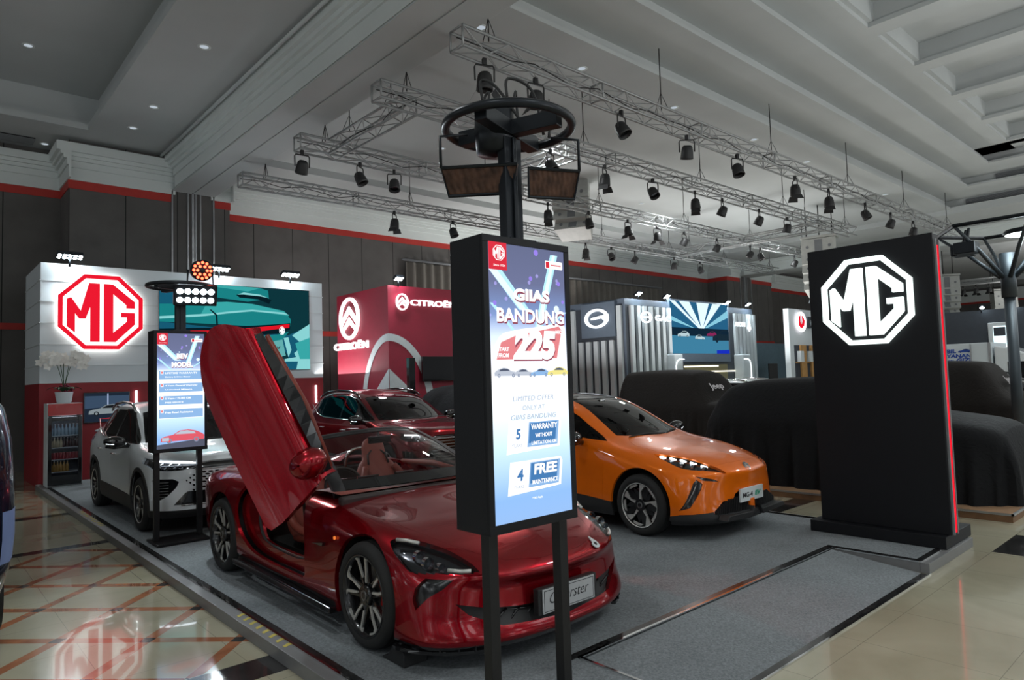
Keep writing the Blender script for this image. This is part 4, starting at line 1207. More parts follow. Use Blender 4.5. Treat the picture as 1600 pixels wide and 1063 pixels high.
def floor_material():
    m, t, b = nt('polished_marble_floor')
    b.inputs['Roughness'].default_value = .12; b.inputs['Coat Weight'].default_value = .45; b.inputs['Coat Roughness'].default_value = .015; b.inputs['Specular IOR Level'].default_value = .35
    L = t.links.new
    tc = N(t, 'ShaderNodeTexCoord'); sp = N(t, 'ShaderNodeSeparateXYZ'); L(tc.outputs['Object'], sp.inputs[0])
    def ma(op, a, c=None, d=None):
        n = N(t, 'ShaderNodeMath', operation=op)
        for i, v in enumerate((a, c, d)):
            if v is None: continue
            if isinstance(v, (int, float)): n.inputs[i].default_value = v
            else: L(v, n.inputs[i])
        return n.outputs[0]
    X, Y = sp.outputs['X'], sp.outputs['Y']
    no = N(t, 'ShaderNodeTexNoise', Scale=.9, Detail=8.0, Distortion=1.2); L(tc.outputs['Object'], no.inputs['Vector'])
    marble = N(t, 'ShaderNodeValToRGB')
    e = marble.color_ramp.elements; e[0].position = .25; e[0].color = col4(srgb(150, 144, 122)); e[1].position = .75; e[1].color = col4(srgb(178, 172, 150))
    L(no.outputs['Fac'], marble.inputs[0])
    # tile joints every .8 m
    def line(v, off, per, w):
        p = ma('PINGPONG', ma('ADD', v, off+1000*per), per/2)
        return ma('LESS_THAN', p, w)
    jt = ma('MAXIMUM', line(X, -5.0+.0, .8, .0022), line(Y, -2.01, .8, .0022))
    d1 = line(ma('ADD', X, Y), -(.9+8.36), 1.01, .066)
    d2 = line(ma('SUBTRACT', X, Y), -(.9-8.36), 1.01, .066)
    band = ma('MAXIMUM', d1, d2); sq = ma('MULTIPLY', d1, d2)
    # diagonal inlay only left of the stage
    zone = ma('MULTIPLY', ma('LESS_THAN', X, 2.3), ma('MAXIMUM', ma('MULTIPLY', ma('GREATER_THAN', Y, 4.87), ma('LESS_THAN', Y, 9.9)), ma('GREATER_THAN', Y, 12.9)))
    def inr(v, a, c): return ma('MULTIPLY', ma('GREATER_THAN', v, a), ma('LESS_THAN', v, c))
    left = ma('LESS_THAN', X, 2.3)
    drk = ma('MAXIMUM', inr(Y, 4.53, 4.86), ma('MULTIPLY', left, ma('MAXIMUM', inr(Y, 9.9, 10.1), inr(Y, 12.65, 12.88))))
    drk = ma('MAXIMUM', drk, ma('MULTIPLY', inr(X, 8.26, 9.25), ma('LESS_THAN', Y, 2.01)))
    mi = N(t, 'ShaderNodeMixRGB'); L(ma('MULTIPLY', jt, .55), mi.inputs[0]); L(marble.outputs[0], mi.inputs[1]); mi.inputs[2].default_value = (.10, .085, .06, 1)
    terr = N(t, 'ShaderNodeMixRGB'); L(ma('MULTIPLY', band, zone), terr.inputs[0]); L(mi.outputs[0], terr.inputs[1])
    n2 = N(t, 'ShaderNodeTexNoise', Scale=5.0, Detail=6.0); L(tc.outputs['Object'], n2.inputs['Vector'])
    tr = N(t, 'ShaderNodeValToRGB'); e = tr.color_ramp.elements; e[0].position = .3; e[0].color = col4(srgb(138, 84, 56)); e[1].position = .7; e[1].color = col4(srgb(170, 112, 78)); L(n2.outputs['Fac'], tr.inputs[0])
    L(tr.outputs[0], terr.inputs[2])
    dk = N(t, 'ShaderNodeValToRGB'); e = dk.color_ramp.elements; e[0].position = .35; e[0].color = (.012, .012, .012, 1); e[1].position = .75; e[1].color = (.05, .046, .044, 1); L(n2.outputs['Fac'], dk.inputs[0])
    fin = N(t, 'ShaderNodeMixRGB'); L(ma('MAXIMUM', ma('MULTIPLY', sq, zone), drk), fin.inputs[0]); L(terr.outputs[0], fin.inputs[1]); L(dk.outputs[0], fin.inputs[2])
    L(fin.outputs[0], b.inputs['Base Color'])
    return m
structure(MB().box(-14, 66.4, -8, 21, -.3, 0).build('floor', [floor_material()]))

YP, YW = 19.4, 20.6     # pilaster face and wall face
# back wall with its red bands and crown
b = MB()
b.box(-14, 66, YW, YW+.4, 0, 8.6)
structure(b.build('wall_back', [M['wall']]))
def crown(b, pts_xy, z0, z1, out, nrm):
    # stepped moulding run along a straight segment; nrm = outward direction
    (xa, ya), (xb, yb) = pts_xy
    steps = [(z0, z0+.30, .05), (z0+.30, z0+.46, .09), (z0+.46, z0+.55, .16), (z0+.55, z0+.64, .22), (z0+.64, z1, .30)]
    for (a, c, o) in steps:
        x0, x1 = min(xa, xb), max(xa, xb); y0, y1 = min(ya, yb), max(ya, yb)
        nx, ny = nrm
        b.box(x0+min(0, nx*o), x1+max(0, nx*o), y0+min(0, ny*o), y1+max(0, ny*o), a, c)
b = MB()
for xa, xb in ((-14, 2.9), (6.9, 33.2), (38.0, 66)):
    crown(b, ((xa, YW), (xb, YW)), 7.12, 7.95, 0, (0, -1))
structure(b.build('trim_1', [M['crown']]))
b = MB()
for xa, xb in ((-14, 2.92), (6.9, 33.2), (38.0, 66)):
    b.box(xa, xb, YW-.02, YW, 6.92, 7.12); b.box(xa, xb, YW-.02, YW, 3.50, 3.66)
structure(b.build('trim_2', [M['redband']]))
# pilasters that carry the two beams
for n, (x0, x1, bx0, bx1) in enumerate(((2.92, 6.78, 5.24, 6.37), (33.2, 38.1, 34.5, 35.75))):
    structure(MB().box(x0, x1, YP, YW, 0, 8.6).build('wall_pilaster', [M['wall']]))
    b = MB(); b.box(x0-.02, bx0, YP-.02, YP, 6.93, 7.14); b.box(bx1, x1+.02, YP-.02, YP, 6.93, 7.14); b.box(x0-.02, x0, YP, YW, 6.93, 7.14); b.box(x0-.02, x1+.02, YP-.02, YP, 3.50, 3.66)
    structure(b.build('trim_%d' % (3+2*n), [M['redband']]))
    b = MB(); crown(b, ((x0, YP), (bx0+.1, YP)), 7.14, 8.0, 0, (0, -1)); crown(b, ((bx1-.1, YP), (x1, YP)), 7.14, 8.0, 0, (0, -1)); crown(b, ((x0, YP-.3), (x0, YW)), 7.14, 8.0, 0, (-1, 0)); crown(b, ((x1, YP-.3), (x1, YW)), 7.14, 8.0, 0, (1, 0))
    structure(b.build('trim_%d' % (4+2*n), [M['crown']]))
    # sliding-wall guide rails on the pilaster
    b = MB()
    for x in (bx0+.02, bx0+.42, bx0+.62, bx0+.74, bx1-.04):
        b.box(x-.018, x+.018, YP-.05, YP, 0, 7.24)
    b.box(bx0+.52, bx0+.58, YP-.03, YP, 0, 7.24)
    structure(b.build('trim_rail', [M['silver']]))
    # the beam
    b = MB()
    b.box(bx0+.06, bx1, -8, YP+.1, 7.26, 8.7)
    b.box(bx0+.02, bx0+.52, -8, YP+.1, 7.24, 7.27); b.box(bx0+.56, bx1-.0, -8, YP+.1, 7.24, 7.27)
    structure(b.build('ceiling_beam', [M['ceil']]))
    b = MB()
    crown(b, ((bx0+.06, -8), (bx0+.06, YP-.3)), 7.28, 8.1, 0, (-1, 0))
    crown(b, ((bx1, -8), (bx1, YP-.3)), 7.28, 8.1, 0, (1, 0))
    structure(b.build('trim_beam', [M['crown']]))
    structure(MB().box(bx0+.52, bx0+.56, -8, YP+.1, 7.262, 7.275).build('trim_slot', [M['dark']]))
# ceilings: left bay
def slab_ring(b, X0, X1, Y0, Y1, x0, x1, y0, y1, z0, z1):
    if x0 > X0: b.box(X0, x0, Y0, Y1, z0, z1)
    if x1 < X1: b.box(x1, X1, Y0, Y1, z0, z1)
    if y0 > Y0: b.box(x0, x1, Y0, y0, z0, z1)
    if y1 < Y1: b.box(x0, x1, y1, Y1, z0, z1)
b = MB()
slab_ring(b, -14, 5.4, -8, YW, -10, 3.15, -6, 18.45, 8.15, 8.3)
slab_ring(b, -14, 5.4, -8, YW, -10.1, 3.28, -6.1, 18.58, 8.3, 8.42)
slab_ring(b, -14, 5.4, -8, YW, -10.2, 3.42, -6.2, 18.75, 8.42, 9.05)
b.box(-14, 5.4, -8, YW, 9.05, 9.2)
structure(b.build('ceiling_left', [M['ceil']]))
structure(MB().tube([(4.92, -6, 8.05), (4.92, 19.1, 8.05)], .035, 10).build('trim_pipe', [M['crown']]))
# main bay: stepped tray with coffers
b = MB()
XE = 34.6
slab_ring(b, 6.3, XE, -8, YW, 6.3, 30.9, -8, 17.9, 7.92, 8.12)
slab_ring(b, 6.3, XE, -8, YW, 6.3, 30.9, -7.6, 8.1, 8.12, 8.20)
slab_ring(b, 6.3, XE, -8, YW, 6.3, 31.1, -7.8, 8.3, 8.20, 8.50)
slab_ring(b, 6.3, XE, -8, YW, 6.3, 29.15, -6.5, 7.05, 8.50, 8.57)
slab_ring(b, 6.3, XE, -8, YW, 6.3, 29.35, -6.7, 7.25, 8.57, 8.85)
slab_ring(b, 6.3, XE, -8, YW, 6.3, 27.75, -5.5, 6.05, 8.85, 8.92)
slab_ring(b, 6.3, XE, -8, YW, 6.3, 27.95, -5.7, 6.25, 8.92, 9.20)
b.box(6.3, XE, 5.3, YW, 9.20, 9.3); b.box(6.3, XE, -8, -4.6, 9.20, 9.3); b.box(26.9, XE, -8, YW, 9.20, 9.3)
for k in range(-3, 5):
    x = 15.55+2.86*k
    b.box(x-.27, x+.27, -4.6, 5.3, 9.20, 9.3); b.box(x-.18, x+.18, -4.6, 5.2, 9.3, 9.75)
b.box(6.3, 27, -4.6, 5.3, 9.75, 9.85); b.box(6.3, 27, 5.2, 5.4, 9.3, 9.75); b.box(26.8, 27.0, -4.6, 5.3, 9.3, 9.8)
structure(b.build('ceiling_centre', [M['ceil']]))
b = MB()
b.box(35.7, 66, -8, YW, 8.6, 8.8); slab_ring(b, 35.7, 66, -8, YW, 38, 62, -6, 17.5, 8.2, 8.6)
structure(b.build('ceiling_far', [M['ceil']]))
structure(MB().box(66, 66.4, -8, YW+.4, 0, 8.8).build('wall_right', [M['wall']]))
b = MB(); crown(b, ((66, -8), (66, YW)), 7.12, 8.0, 0, (-1, 0)); structure(b.build('trim_7', [M['crown']]))
structure(MB().box(65.97, 66, -8, YW, 6.96, 7.12).build('trim_8', [M['redband']]))

# recessed downlights, grilles
M['dl'] = emat('downlight_cool', (.8, .9, 1), .55); M['dlw'] = emat('downlight_warm', (1, .72, .42), 6)
def P3(*v): return Vector(v)
dls = [(44,71,9.05,0),(319,73,8.15,0),(240,167,8.15,0),(208,200,8.15,0),(70,225,8.15,0),(752,43,8.12,0),(909,107,8.12,0),(1178,218,8.12,0),(1260,253,8.12,0),(1383,304,8.12,0),(1552,33,9.75,1),(1461,65,9.75,1),(1517,117,9.75,1),(1561,158,9.75,1),(1597,92,9.75,1),(1597,196,9.75,1),(1053,168,8.12,0),(690,232,8.12,0),(945,295,8.12,0),(1002,318,8.12,0)]
def pix_ray(px, py):
    y, p, r = 0.84009, 0.05793, -0.030607
    fw = Vector((math.cos(y)*math.cos(p), math.sin(y)*math.cos(p), math.sin(p)))
    rt = Vector((math.sin(y), -math.cos(y), 0)); up = rt.cross(fw)
    c, s = math.cos(r), math.sin(r)
    r2 = rt*c+up*s; u2 = up*c-rt*s
    return r2*(px-800)+u2*(531.5-py)+fw*1058.56
def at_z(px, py, z):
    d = pix_ray(px, py); return Vector((0, 0, 1.9))+d*((z-1.9)/d.z)
lab = {0: 'ceiling downlight in the left bay', 1: ''}
for i, (px, py, z, warm) in enumerate(dls):
    p = at_z(px, py, z)
    b = MB()
    b.lathe([(.115, -.0), (.115, -.012), (.085, -.012), (.075, -.004)], 20, 0, 'z', (0, 0, 0))
    b.lathe([(.0001, -.003), (.075, -.004)], 20, 1, 'z', (0, 0, 0))
    where = 'left-hand bay ceiling' if i < 5 else ('deep coffered part of the ceiling' if warm else 'plain ceiling above the lighting trusses')
    o = b.build('ceiling_downlight', [M['crown'], M['dlw'] if warm else M['dl']], loc=p)
    props(o, '%s recessed round downlight set in the %s' % ('warm glowing' if warm else 'small pale', where), 'ceiling light', 'downlights in the '+where)
def vent(name, x0, x1, y0, y1, z0, z1, label, axis):
    t = thing(name, ((x0+x1)/2, (y0+y1)/2, (z0+z1)/2), label, 'air vent')
    dx, dy, dz = (x1-x0)/2, (y1-y0)/2, (z1-z0)/2
    MB().box(-dx, dx, -dy, dy, -dz, dz).build('duct_back', [M['dark']], t)
    b = MB()
    if axis == 'x':
        for k in range(6):
            z = -dz+(k+.5)*2*dz/6; b.box(-dx-.03, dx, -dy, dy, z-.012, z+.006)
    else:
        for k in range(8):
            y = -dy+(k+.5)*2*dy/8; b.box(-dx, dx, y-.01, y+.01, -dz-.02, dz)
    b.build('louvre', [M['grey']], t)
vent('air_vent', 31.05, 31.12, 5.6, 7.6, 8.24, 8.44, 'long dark louvred vent in the lowest ceiling step', 'x')
vent('air_vent', 29.30, 29.37, 3.6, 6.2, 8.61, 8.80, 'long dark louvred vent in the ceiling step nearer the coffers', 'x')
p = at_z(18, 214, 8.15)
vent('air_vent', p.x-.5, p.x+.45, p.y-.25, p.y+.25, 8.13, 8.16, 'flat dark vent in the left bay soffit', 'z')

# theatre curtains hanging on the back wall
M['curtain'] = pmat('beige_curtain', (.13, .12, .105), .8)
for x0, x1, lb in ((13.3, 18.9, 'pale pleated curtain hanging on the back wall behind the red booth'), (21.4, 28.4, 'pale pleated curtain hanging on the back wall above the grey striped booth')):
    t = thing('wall_curtain', ((x0+x1)/2, 20.4, 3.6), lb, 'curtain')
    b = MB(); n = int((x1-x0)/.06)
    prof = [(x0-(x0+x1)/2+i*.06, .09*math.sin(i*.95)+.02*math.sin(i*.37)) for i in range(n+1)]
    b.grid([[(x, y, -3.5), (x, y*.8, 0), (x, y*.9, 2.62)] for x, y in prof], 0, True)
    b.build('pleated_cloth', [M['curtain']], t, fix=False)
    w = (x1-x0)/2
    MB().tube([(-w-.2, -.08, 2.68), (w+.1, -.08, 2.68)], .04, 8).build('curtain_track', [M['grey']], t)

# ---------------------------------------------------------------- stage platform with carpet
def carpet_mat():
    m, t, b = nt('grey_carpet')
    b.inputs['Roughness'].default_value = .95; b.inputs['Specular IOR Level'].default_value = .1
    tc = N(t, 'ShaderNodeTexCoord')
    n1 = N(t, 'ShaderNodeTexNoise', Scale=55.0, Detail=4.0, Roughness=.8); n2 = N(t, 'ShaderNodeTexNoise', Scale=1.2, Detail=3.0)
    t.links.new(tc.outputs['Object'], n1.inputs['Vector']); t.links.new(tc.outputs['Object'], n2.inputs['Vector'])
    ad = N(t, 'ShaderNodeMath', operation='MULTIPLY_ADD'); t.links.new(n1.outputs['Fac'], ad.inputs[0]); ad.inputs[1].default_value = .75
    ml = N(t, 'ShaderNodeMath', operation='MULTIPLY'); t.links.new(n2.outputs['Fac'], ml.inputs[0]); ml.inputs[1].default_value = .25; t.links.new(ml.outputs[0], ad.inputs[2])
    cr = N(t, 'ShaderNodeValToRGB'); e = cr.color_ramp.elements
    e[0].position = .30; e[0].color = col4(srgb(88, 92, 95)); e[1].position = .70; e[1].color = col4(srgb(148, 153, 156))
    t.links.new(ad.outputs[0], cr.inputs[0]); t.links.new(cr.outputs[0], b.inputs['Base Color'])
    bp = N(t, 'ShaderNodeBump', Strength=.6, Distance=.004); n3 = N(t, 'ShaderNodeTexNoise', Scale=260.0, Detail=2.0)
    t.links.new(tc.outputs['Object'], n3.inputs['Vector']); t.links.new(n3.outputs['Fac'], bp.inputs['Height']); t.links.new(bp.outputs[0], b.inputs['Normal'])
    return m
M['carpet'] = carpet_mat()
M['kerb'] = pmat('kerb_laminate', (.17, .17, .17), .35, bump=.05)
M['rubberstrip'] = pmat('black_marble_strip', (.02, .02, .02), .15, var=.9, scale=25)
st = thing('stage_platform', (1.95, 2.2, 0), 'low grey carpeted stage platform the cars stand on, with metal edging', 'platform')
def SB(): 
    b = MB(); b.T = Matrix.Translation((-1.95, -2.2, 0)); return b
# deck with the ramp bay cut out (x 3.26-7.02, y 2.2-3.08)
b = SB(); b.box(2.05, 3.26, 2.28, 16.49, .02, .098); b.box(3.26, 7.02, 3.08, 16.49, .02, .098); b.box(7.02, 8.30, 2.28, 16.49, .02, .098)
deck = b.build('carpet_deck', [M['carpet']], st)
b = SB(); b.add([(3.30, 2.26, .006), (6.98, 2.26, .006), (6.98, 3.06, .092), (3.30, 3.06, .092), (3.30, 2.26, 0), (6.98, 2.26, 0), (6.98, 3.06, 0), (3.30, 3.06, 0)], [(0,1,2,3),(0,4,5,1),(2,6,7,3),(0,3,7,4),(1,5,6,2)])
b.build('carpet_ramp', [M['carpet']], st)
for nm, (x0, x1, y0, y1) in (('left_kerb', (1.95, 2.05, 2.2, 16.49)), ('front_kerb', (1.95, 3.26, 2.2, 2.28)), ('front_kerb', (7.02, 8.38, 2.2, 2.28)), ('right_kerb', (8.30, 8.38, 2.28, 16.49))):
    b = SB(); b.box(x0, x1, y0, y1, 0, .095); b.build(nm, [M['kerb']], st, bevel=.003)
b = SB(); b.box(2.05, 2.11, 2.3, 16.49, .095, .101); b.box(2.05, 3.24, 2.28, 2.33, .095, .101)
b.box(3.16, 7.1, 3.09, 3.15, .095, .102); b.box(7.04, 7.10, 2.3, 3.1, .095, .102); b.box(7.04, 8.3, 2.28, 2.33, .095, .101); b.box(8.25, 8.30, 2.3, 16.49, .095, .101)
b.box(3.30, 6.98, 2.20, 2.26, .0, .008)
b.build('dark_edge_strip', [M['rubberstrip']], st)
b = SB()
for x0, x1, y0, y1 in ((2.035, 2.055, 2.25, 16.49), (2.05, 3.25, 2.265, 2.285), (3.25, 7.02, 3.07, 3.09), (3.25, 3.27, 2.28, 3.09), (7.01, 7.03, 2.28, 3.09), (7.02, 8.32, 2.265, 2.285), (8.29, 8.31, 2.28, 16.49)):
    b.box(x0, x1, y0, y1, .094, .106)
b.box(3.26, 7.02, 2.19, 2.205, 0, .012)
b.build('metal_edging', [M['chrome']], st)
# triangular cheeks beside the ramp, dark
b = SB()
for x in (3.262, 7.018):
    b = SB(); b.prism([(2.28, 0), (3.07, 0), (3.07, .094), (2.28, .094)], x-.003, x+.003, 'x')
    b.build('ramp_cheek', [M['kerb']], st)
M['yellow'] = pmat('yellow_tape', srgb(196, 178, 70), .6)
for (y0, y1, n) in ((4.62, 5.62, 8), (10.6, 12.2, 12)):
    b = SB()
    for k in range(n):
        y = y0+(y1-y0)*(k+.5)/n
        b.add([(1.985, y-.02, .0965), (2.045, y+.012, .0965), (2.045, y+.052, .0965), (1.985, y+.02, .0965), (1.985, y-.02, .094), (2.045, y+.012, .094), (2.045, y+.052, .094), (1.985, y+.02, .094)], [(0,1,2,3),(4,7,6,5),(0,4,5,1),(1,5,6,2),(2,6,7,3),(3,7,4,0)])
    o = b.build('hazard_tape', [M['yellow']], st)
    o['label'] = 'row of slanted yellow hazard stripes'
# second platform under the covered cars
M['ply'] = pmat('plywood_top', srgb(150, 118, 90), .5, var=.12, scale=3)
t = thing('display_platform', (9.9, 2.17, 0), 'low wooden platform with metal edge under the covered cars', 'platform')
MB().box(0, 9.0, 0, 11.5, 0, .085).build('timber_base', [pmat('timber_side', srgb(120, 88, 60), .6, var=.2)], t)
MB().box(-.0, 9.0, -.0, 11.5, .085, .10).build('timber_top', [M['ply']], t)
b = MB(); b.box(-.012, .012, -.012, 11.5, .08, .104); b.box(-.012, 9, -.012, .012, .08, .104); b.build('metal_edging', [M['silver']], t)
# ---------------------------------------------------------------- lighting trusses and lamps
def truss_mesh(L, nm):
    b = MB(); h = .145
    for y in (-h, h):
        for z in (-h, h):
            b.tube([(0, y, z), (L, y, z)], .024, 6)
    n = int(L/.45)
    for k in range(n):
        x0 = k*L/n; x1 = (k+1)*L/n; s = 1 if k % 2 else -1
        b.tube([(x0, h, h*s), (x1, h, -h*s)], .010, 4, caps=False); b.tube([(x0, -h, -h*s), (x1, -h, h*s)], .010, 4, caps=False)
        b.tube([(x0, h*s, h), (x1, -h*s, h)], .010, 4, caps=False); b.tube([(x0, -h*s, -h), (x1, h*s, -h)], .010, 4, caps=False)
    for k in range(0, int(L/3)+1):
        x = min(L, k*3.0)
        for a, c in (((-h, -h), (h, -h)), ((h, -h), (h, h)), ((h, h), (-h, h)), ((-h, h), (-h, -h))):
            b.tube([(x, a[0], a[1]), (x, c[0], c[1])], .018, 5)
    return b
def truss(x0, y0, x1, y1, z, label, group='ceiling lighting trusses'):
    L = math.hypot(x1-x0, y1-y0)
    t = thing('lighting_truss', (x0, y0, z), label, 'truss', None, math.atan2(y1-y0, x1-x0))
    truss_mesh(L, 't').build('truss_frame', [M['truss']], t, fix=False)
    k = 0
    n = max(1, int(L/4.2))
    for i in range(n+1):
        x = .6+(L-1.2)*i/n
        b = MB(); b.tube([(x, 0, .15), (x, 0, 8.12-z)], .011, 5); b.tube([(x, -.15, .15), (x, 0, .5), (x, .15, .15)], .008, 4)
        b.build('hanging_cable', [M['cable']], t)
    b = MB(); pts = []
    for i in range(int(L/.5)+1):
        x = i*.5; pts.append((min(x, L), .05*math.sin(i*1.7), .02+.05*math.sin(i*2.3)))
    b.tube(pts, .009, 5); b.build('power_cable', [M['cable']], t)
    return t
TZ = 6.75
truss(5.75, 7.4, 28.3, 7.4, TZ, 'nearest long overhead truss, just past the coffered ceiling')
truss(5.75, 9.6, 25.0, 9.6, TZ, 'second overhead truss from the camera, running over the orange car')
truss(5.75, 12.65, 28.3, 12.65, TZ, 'third overhead truss from the camera')
truss(5.75, 15.75, 31.5, 15.75, TZ, 'farthest overhead truss, close to the back wall')
truss(6.5, 9.75, 6.5, 12.5, TZ, 'short cross truss at the left end by the big beam')
truss(10.6, 9.75, 10.6, 12.5, TZ, 'short cross truss behind the steel ring')
truss(23.0, 9.75, 23.0, 15.6, TZ, 'cross truss linking the far right ends of the trusses')
truss(45, 9.5, 45, 14.5, 6.6, 'distant truss with a row of lamps in the far bay')

def par_can():
    t = thing('par_lamp', (0, 0, 0), 'x', 'stage lamp', 'par lamps hanging from the overhead trusses')
    b = MB(); b.lathe([(.0001, .13), (.07, .125), (.10, .09), (.115, .02), (.125, -.10), (.128, -.14), (.118, -.14), (.112, -.06)], 20, 0, 'z')
    b.build('lamp_housing', [M['plastic']], t, fix=False, loc=(0, 0, -.36))
    MB().lathe([(.0001, -.07), (.112, -.07)], 20, 0, 'z').build('lens', [M['lampin']], t, fix=False, loc=(0, 0, -.36))
    b = MB(); b.tube([(-.145, 0, -.36), (-.15, 0, -.16), (-.13, 0, -.12), (.13, 0, -.12), (.15, 0, -.16), (.145, 0, -.36)], .014, 6); b.box(-.03, .03, -.03, .03, -.12, -.02)
    b.build('yoke', [M['plastic']], t)
    b = MB()
    for s in (-1, 1):
        b.add([(s*.125, -.10, -.50), (s*.125, .10, -.50), (s*.20, .12, -.62), (s*.20, -.12, -.62), (s*.128, -.10, -.50), (s*.128, .10, -.50), (s*.203, .12, -.62), (s*.203, -.12, -.62)], [(0,1,2,3),(4,7,6,5),(0,4,5,1),(2,6,7,3),(1,5,6,2),(0,3,7,4)])
    for s in (-1,):
        pass
    b.build('barn_door', [M['plastic']], t)
    return t
par0 = par_can()
spots = []
names = {7.4: 'first truss', 9.6: 'second truss', 12.65: 'third truss', 15.75: 'fourth truss', 0: 'cross truss'}
def on_truss(px, py, Y, z=6.3):
    d = pix_ray(px, py); q = Vector((0, 0, 1.9))+d*((Y)/d.y)
    return (q.x, Y, TZ-.12)
for px, py, Y in ((757,113,7.4),(837,138,7.4),(971,187,7.4),(1073,224,7.4),(1152,253,7.4),(1242,286,7.4),(1295,308,7.4),(1352,326,7.4),(1392,343,7.4),(1427,354,7.4),
    (860,247,9.6),(945,275,9.6),(1020,290,9.6),(1086,308,9.6),(1129,324,9.6),(1186,335,9.6),(1230,350,9.6),
    (562,233,12.65),(616,280,12.65),(856,325,12.65),(920,340,12.65),(981,346,12.65),(1027,358,12.65),(1069,369,12.65),(1120,376,12.65),(1171,369,12.65),(1187,371,12.65),(1240,373,12.65),
    (472,249,12.65),(616,322,15.75),(708,350,15.75),(915,382,15.75),(955,388,15.75),(992,396,15.75),(1053,400,15.75),(1094,412,15.75)):
    spots.append((on_truss(px, py, Y), Y))
spots.sort(key=lambda s: (s[1], s[0][0]))
cnt = {}
ords = ['first', 'second', 'third', 'fourth', 'fifth', 'sixth', 'seventh', 'eighth', 'ninth', 'tenth', 'eleventh', 'twelfth', 'thirteenth']
random.seed(3)
for i, (p, Y) in enumerate(spots):
    o = par0 if i == 0 else copy_tree(par0)
    cnt[Y] = cnt.get(Y, 0)+1
    o.location = p
    o.rotation_euler = (0, 0, random.uniform(-.8, .8))
    o['label'] = 'black par lamp, %s from the left on the %s from the camera' % (ords[cnt[Y]-1], names[Y])
    tl = random.uniform(-.6, .6)
    for k in kids(o):
        if k.name.split('.')[0] in ('lamp_housing', 'lens'): k.rotation_euler = (tl, 0, 0)
        if k.name.split('.')[0] == 'barn_door' and abs(tl) > .2: bpy.data.objects.remove(k)
for k in range(6):
    o = copy_tree(par0); o.location = (45, 10.2+k*.62, 6.45)
    o['label'] = 'small black par lamp, %s from the right in the row on the distant truss' % ords[k]
    o['group'] = 'par lamps on the distant truss'

# line array loudspeakers
M['spk'] = pmat('white_speaker_shell', (.42, .43, .41), .5)
def line_array(loc, rz, n, label, sc=1.0):
    t = thing('line_array_speaker', loc, label, 'loudspeaker', None, rz)
    MB().box(-.62, .62, -.35, .35, .02, .10).build('flying_frame', [M['spk']], t, bevel=.01)
    y = 0; z = 0; a = 0
    for k in range(n):
        a = .0 if k == 0 else a+R(7)
        hgt = .62 if k == 0 else .36
        b = MB()
        b.T = Matrix.Translation((0, y, z)) @ Matrix.Rotation(-a, 4, 'X')
        b.prism([(-.60, -.32), (.60, -.32), (.50, .34), (-.50, .34)], -hgt, 0, 'z')
        o = b.build('speaker_cabinet', [M['spk']], t, bevel=.012)
        b2 = MB(); b2.T = b.T
        b2.box(-.13, .13, -.327, -.318, -hgt+.05, -.05)
        b2.build('horn_grille', [M['grey']], o)
        for s in (-1, 1):
            b3 = MB(); b3.T = b.T
            b3.cyl((s*.38, -.322, -hgt/2), (s*.38, -.33, -hgt/2), .055, 14); b3.build('speaker_driver', [M['grey']], o)
        y += -hgt*math.sin(a)*1.0 if False else hgt*math.sin(a); z -= hgt*math.cos(a)+.012
    b = MB()
    for x in (-.45, .45, 0):
        b.tube([(x, 0, .08), (x, 0, 8.1-loc[2])], .02, 5)
    b.build('hanging_chain', [M['cable']], t)
    for ch in kids(t): pass
    return t
def on_ray(px, py, Y=None, X=None):
    d = pix_ray(px, py); k = (Y/d.y) if Y is not None else X/d.x
    return Vector((0, 0, 1.9))+d*k
p = on_ray(893, 268, Y=14.6); line_array((p.x, p.y, p.z), R(-62), 5, 'white hanging line array loudspeaker behind the steel ring lamp post')
p = on_ray(1280, 374, X=25.5); line_array((p.x, p.y, p.z), R(-75), 5, 'white hanging line array loudspeaker above the tall black logo sign')
p = on_ray(1474, 433, X=38.5); line_array((p.x, p.y, p.z), R(-50), 5, 'far white line array loudspeaker just right of the tall black logo sign')
p = on_ray(1566, 455, X=46); line_array((p.x, p.y, p.z), R(-50), 6, 'most distant white line array loudspeaker, half behind the grey lamp post')

# lamp posts with steel rings, floodlights and heaters
M['steel'] = pmat('dark_painted_steel', (.014, .017, .021), .35, .5)
M['rust'] = pmat('rusty_mesh', (.07, .035, .022), .6, .4, var=.5, scale=20)
def wave_panel(w, h, tilt):
    b = MB(); n = 26
    P = []
    for i in range(n+1):
        P.append([(-w/2+w*i/n, .012*math.sin(i*1.9), -h*j/8) for j in range(9)])
    b.grid(P, 0, True)
    return b
def ring_post(loc, zring, rr, name, label, big):
    t = thing('ring_lamp_post', loc, label, 'lamp post')
    zr = zring-loc[2]
    b = MB()
    for x in (-.032, .032):
        b.box(x-.026, x+.026, -.03, .03, 0, zr-.06)
    b.box(-.012, .012, -.045, .045, 0, zr-.06)
    b.build('post', [M['steel']], t, bevel=.004)
    b = MB(); b.tube([(rr*math.cos(2*PI*k/56), rr*math.sin(2*PI*k/56), zr) for k in range(56)], .024, 10, closed=True)
    b.build('steel_ring', [M['steel']], t)
    for a in (20, 110, 200, 290):
        b = MB(); b.T = Matrix.Rotation(R(a), 4, 'Z')
        b.box(.03, rr-.04, -.035, .035, zr-.05, zr+.03)
        b.build('spoke', [M['steel']], t, bevel=.004)
    b = MB(); b.box(-.09, .09, -.09, .09, 0, .015); b.build('base_plate', [M['steel']], t)
    return t
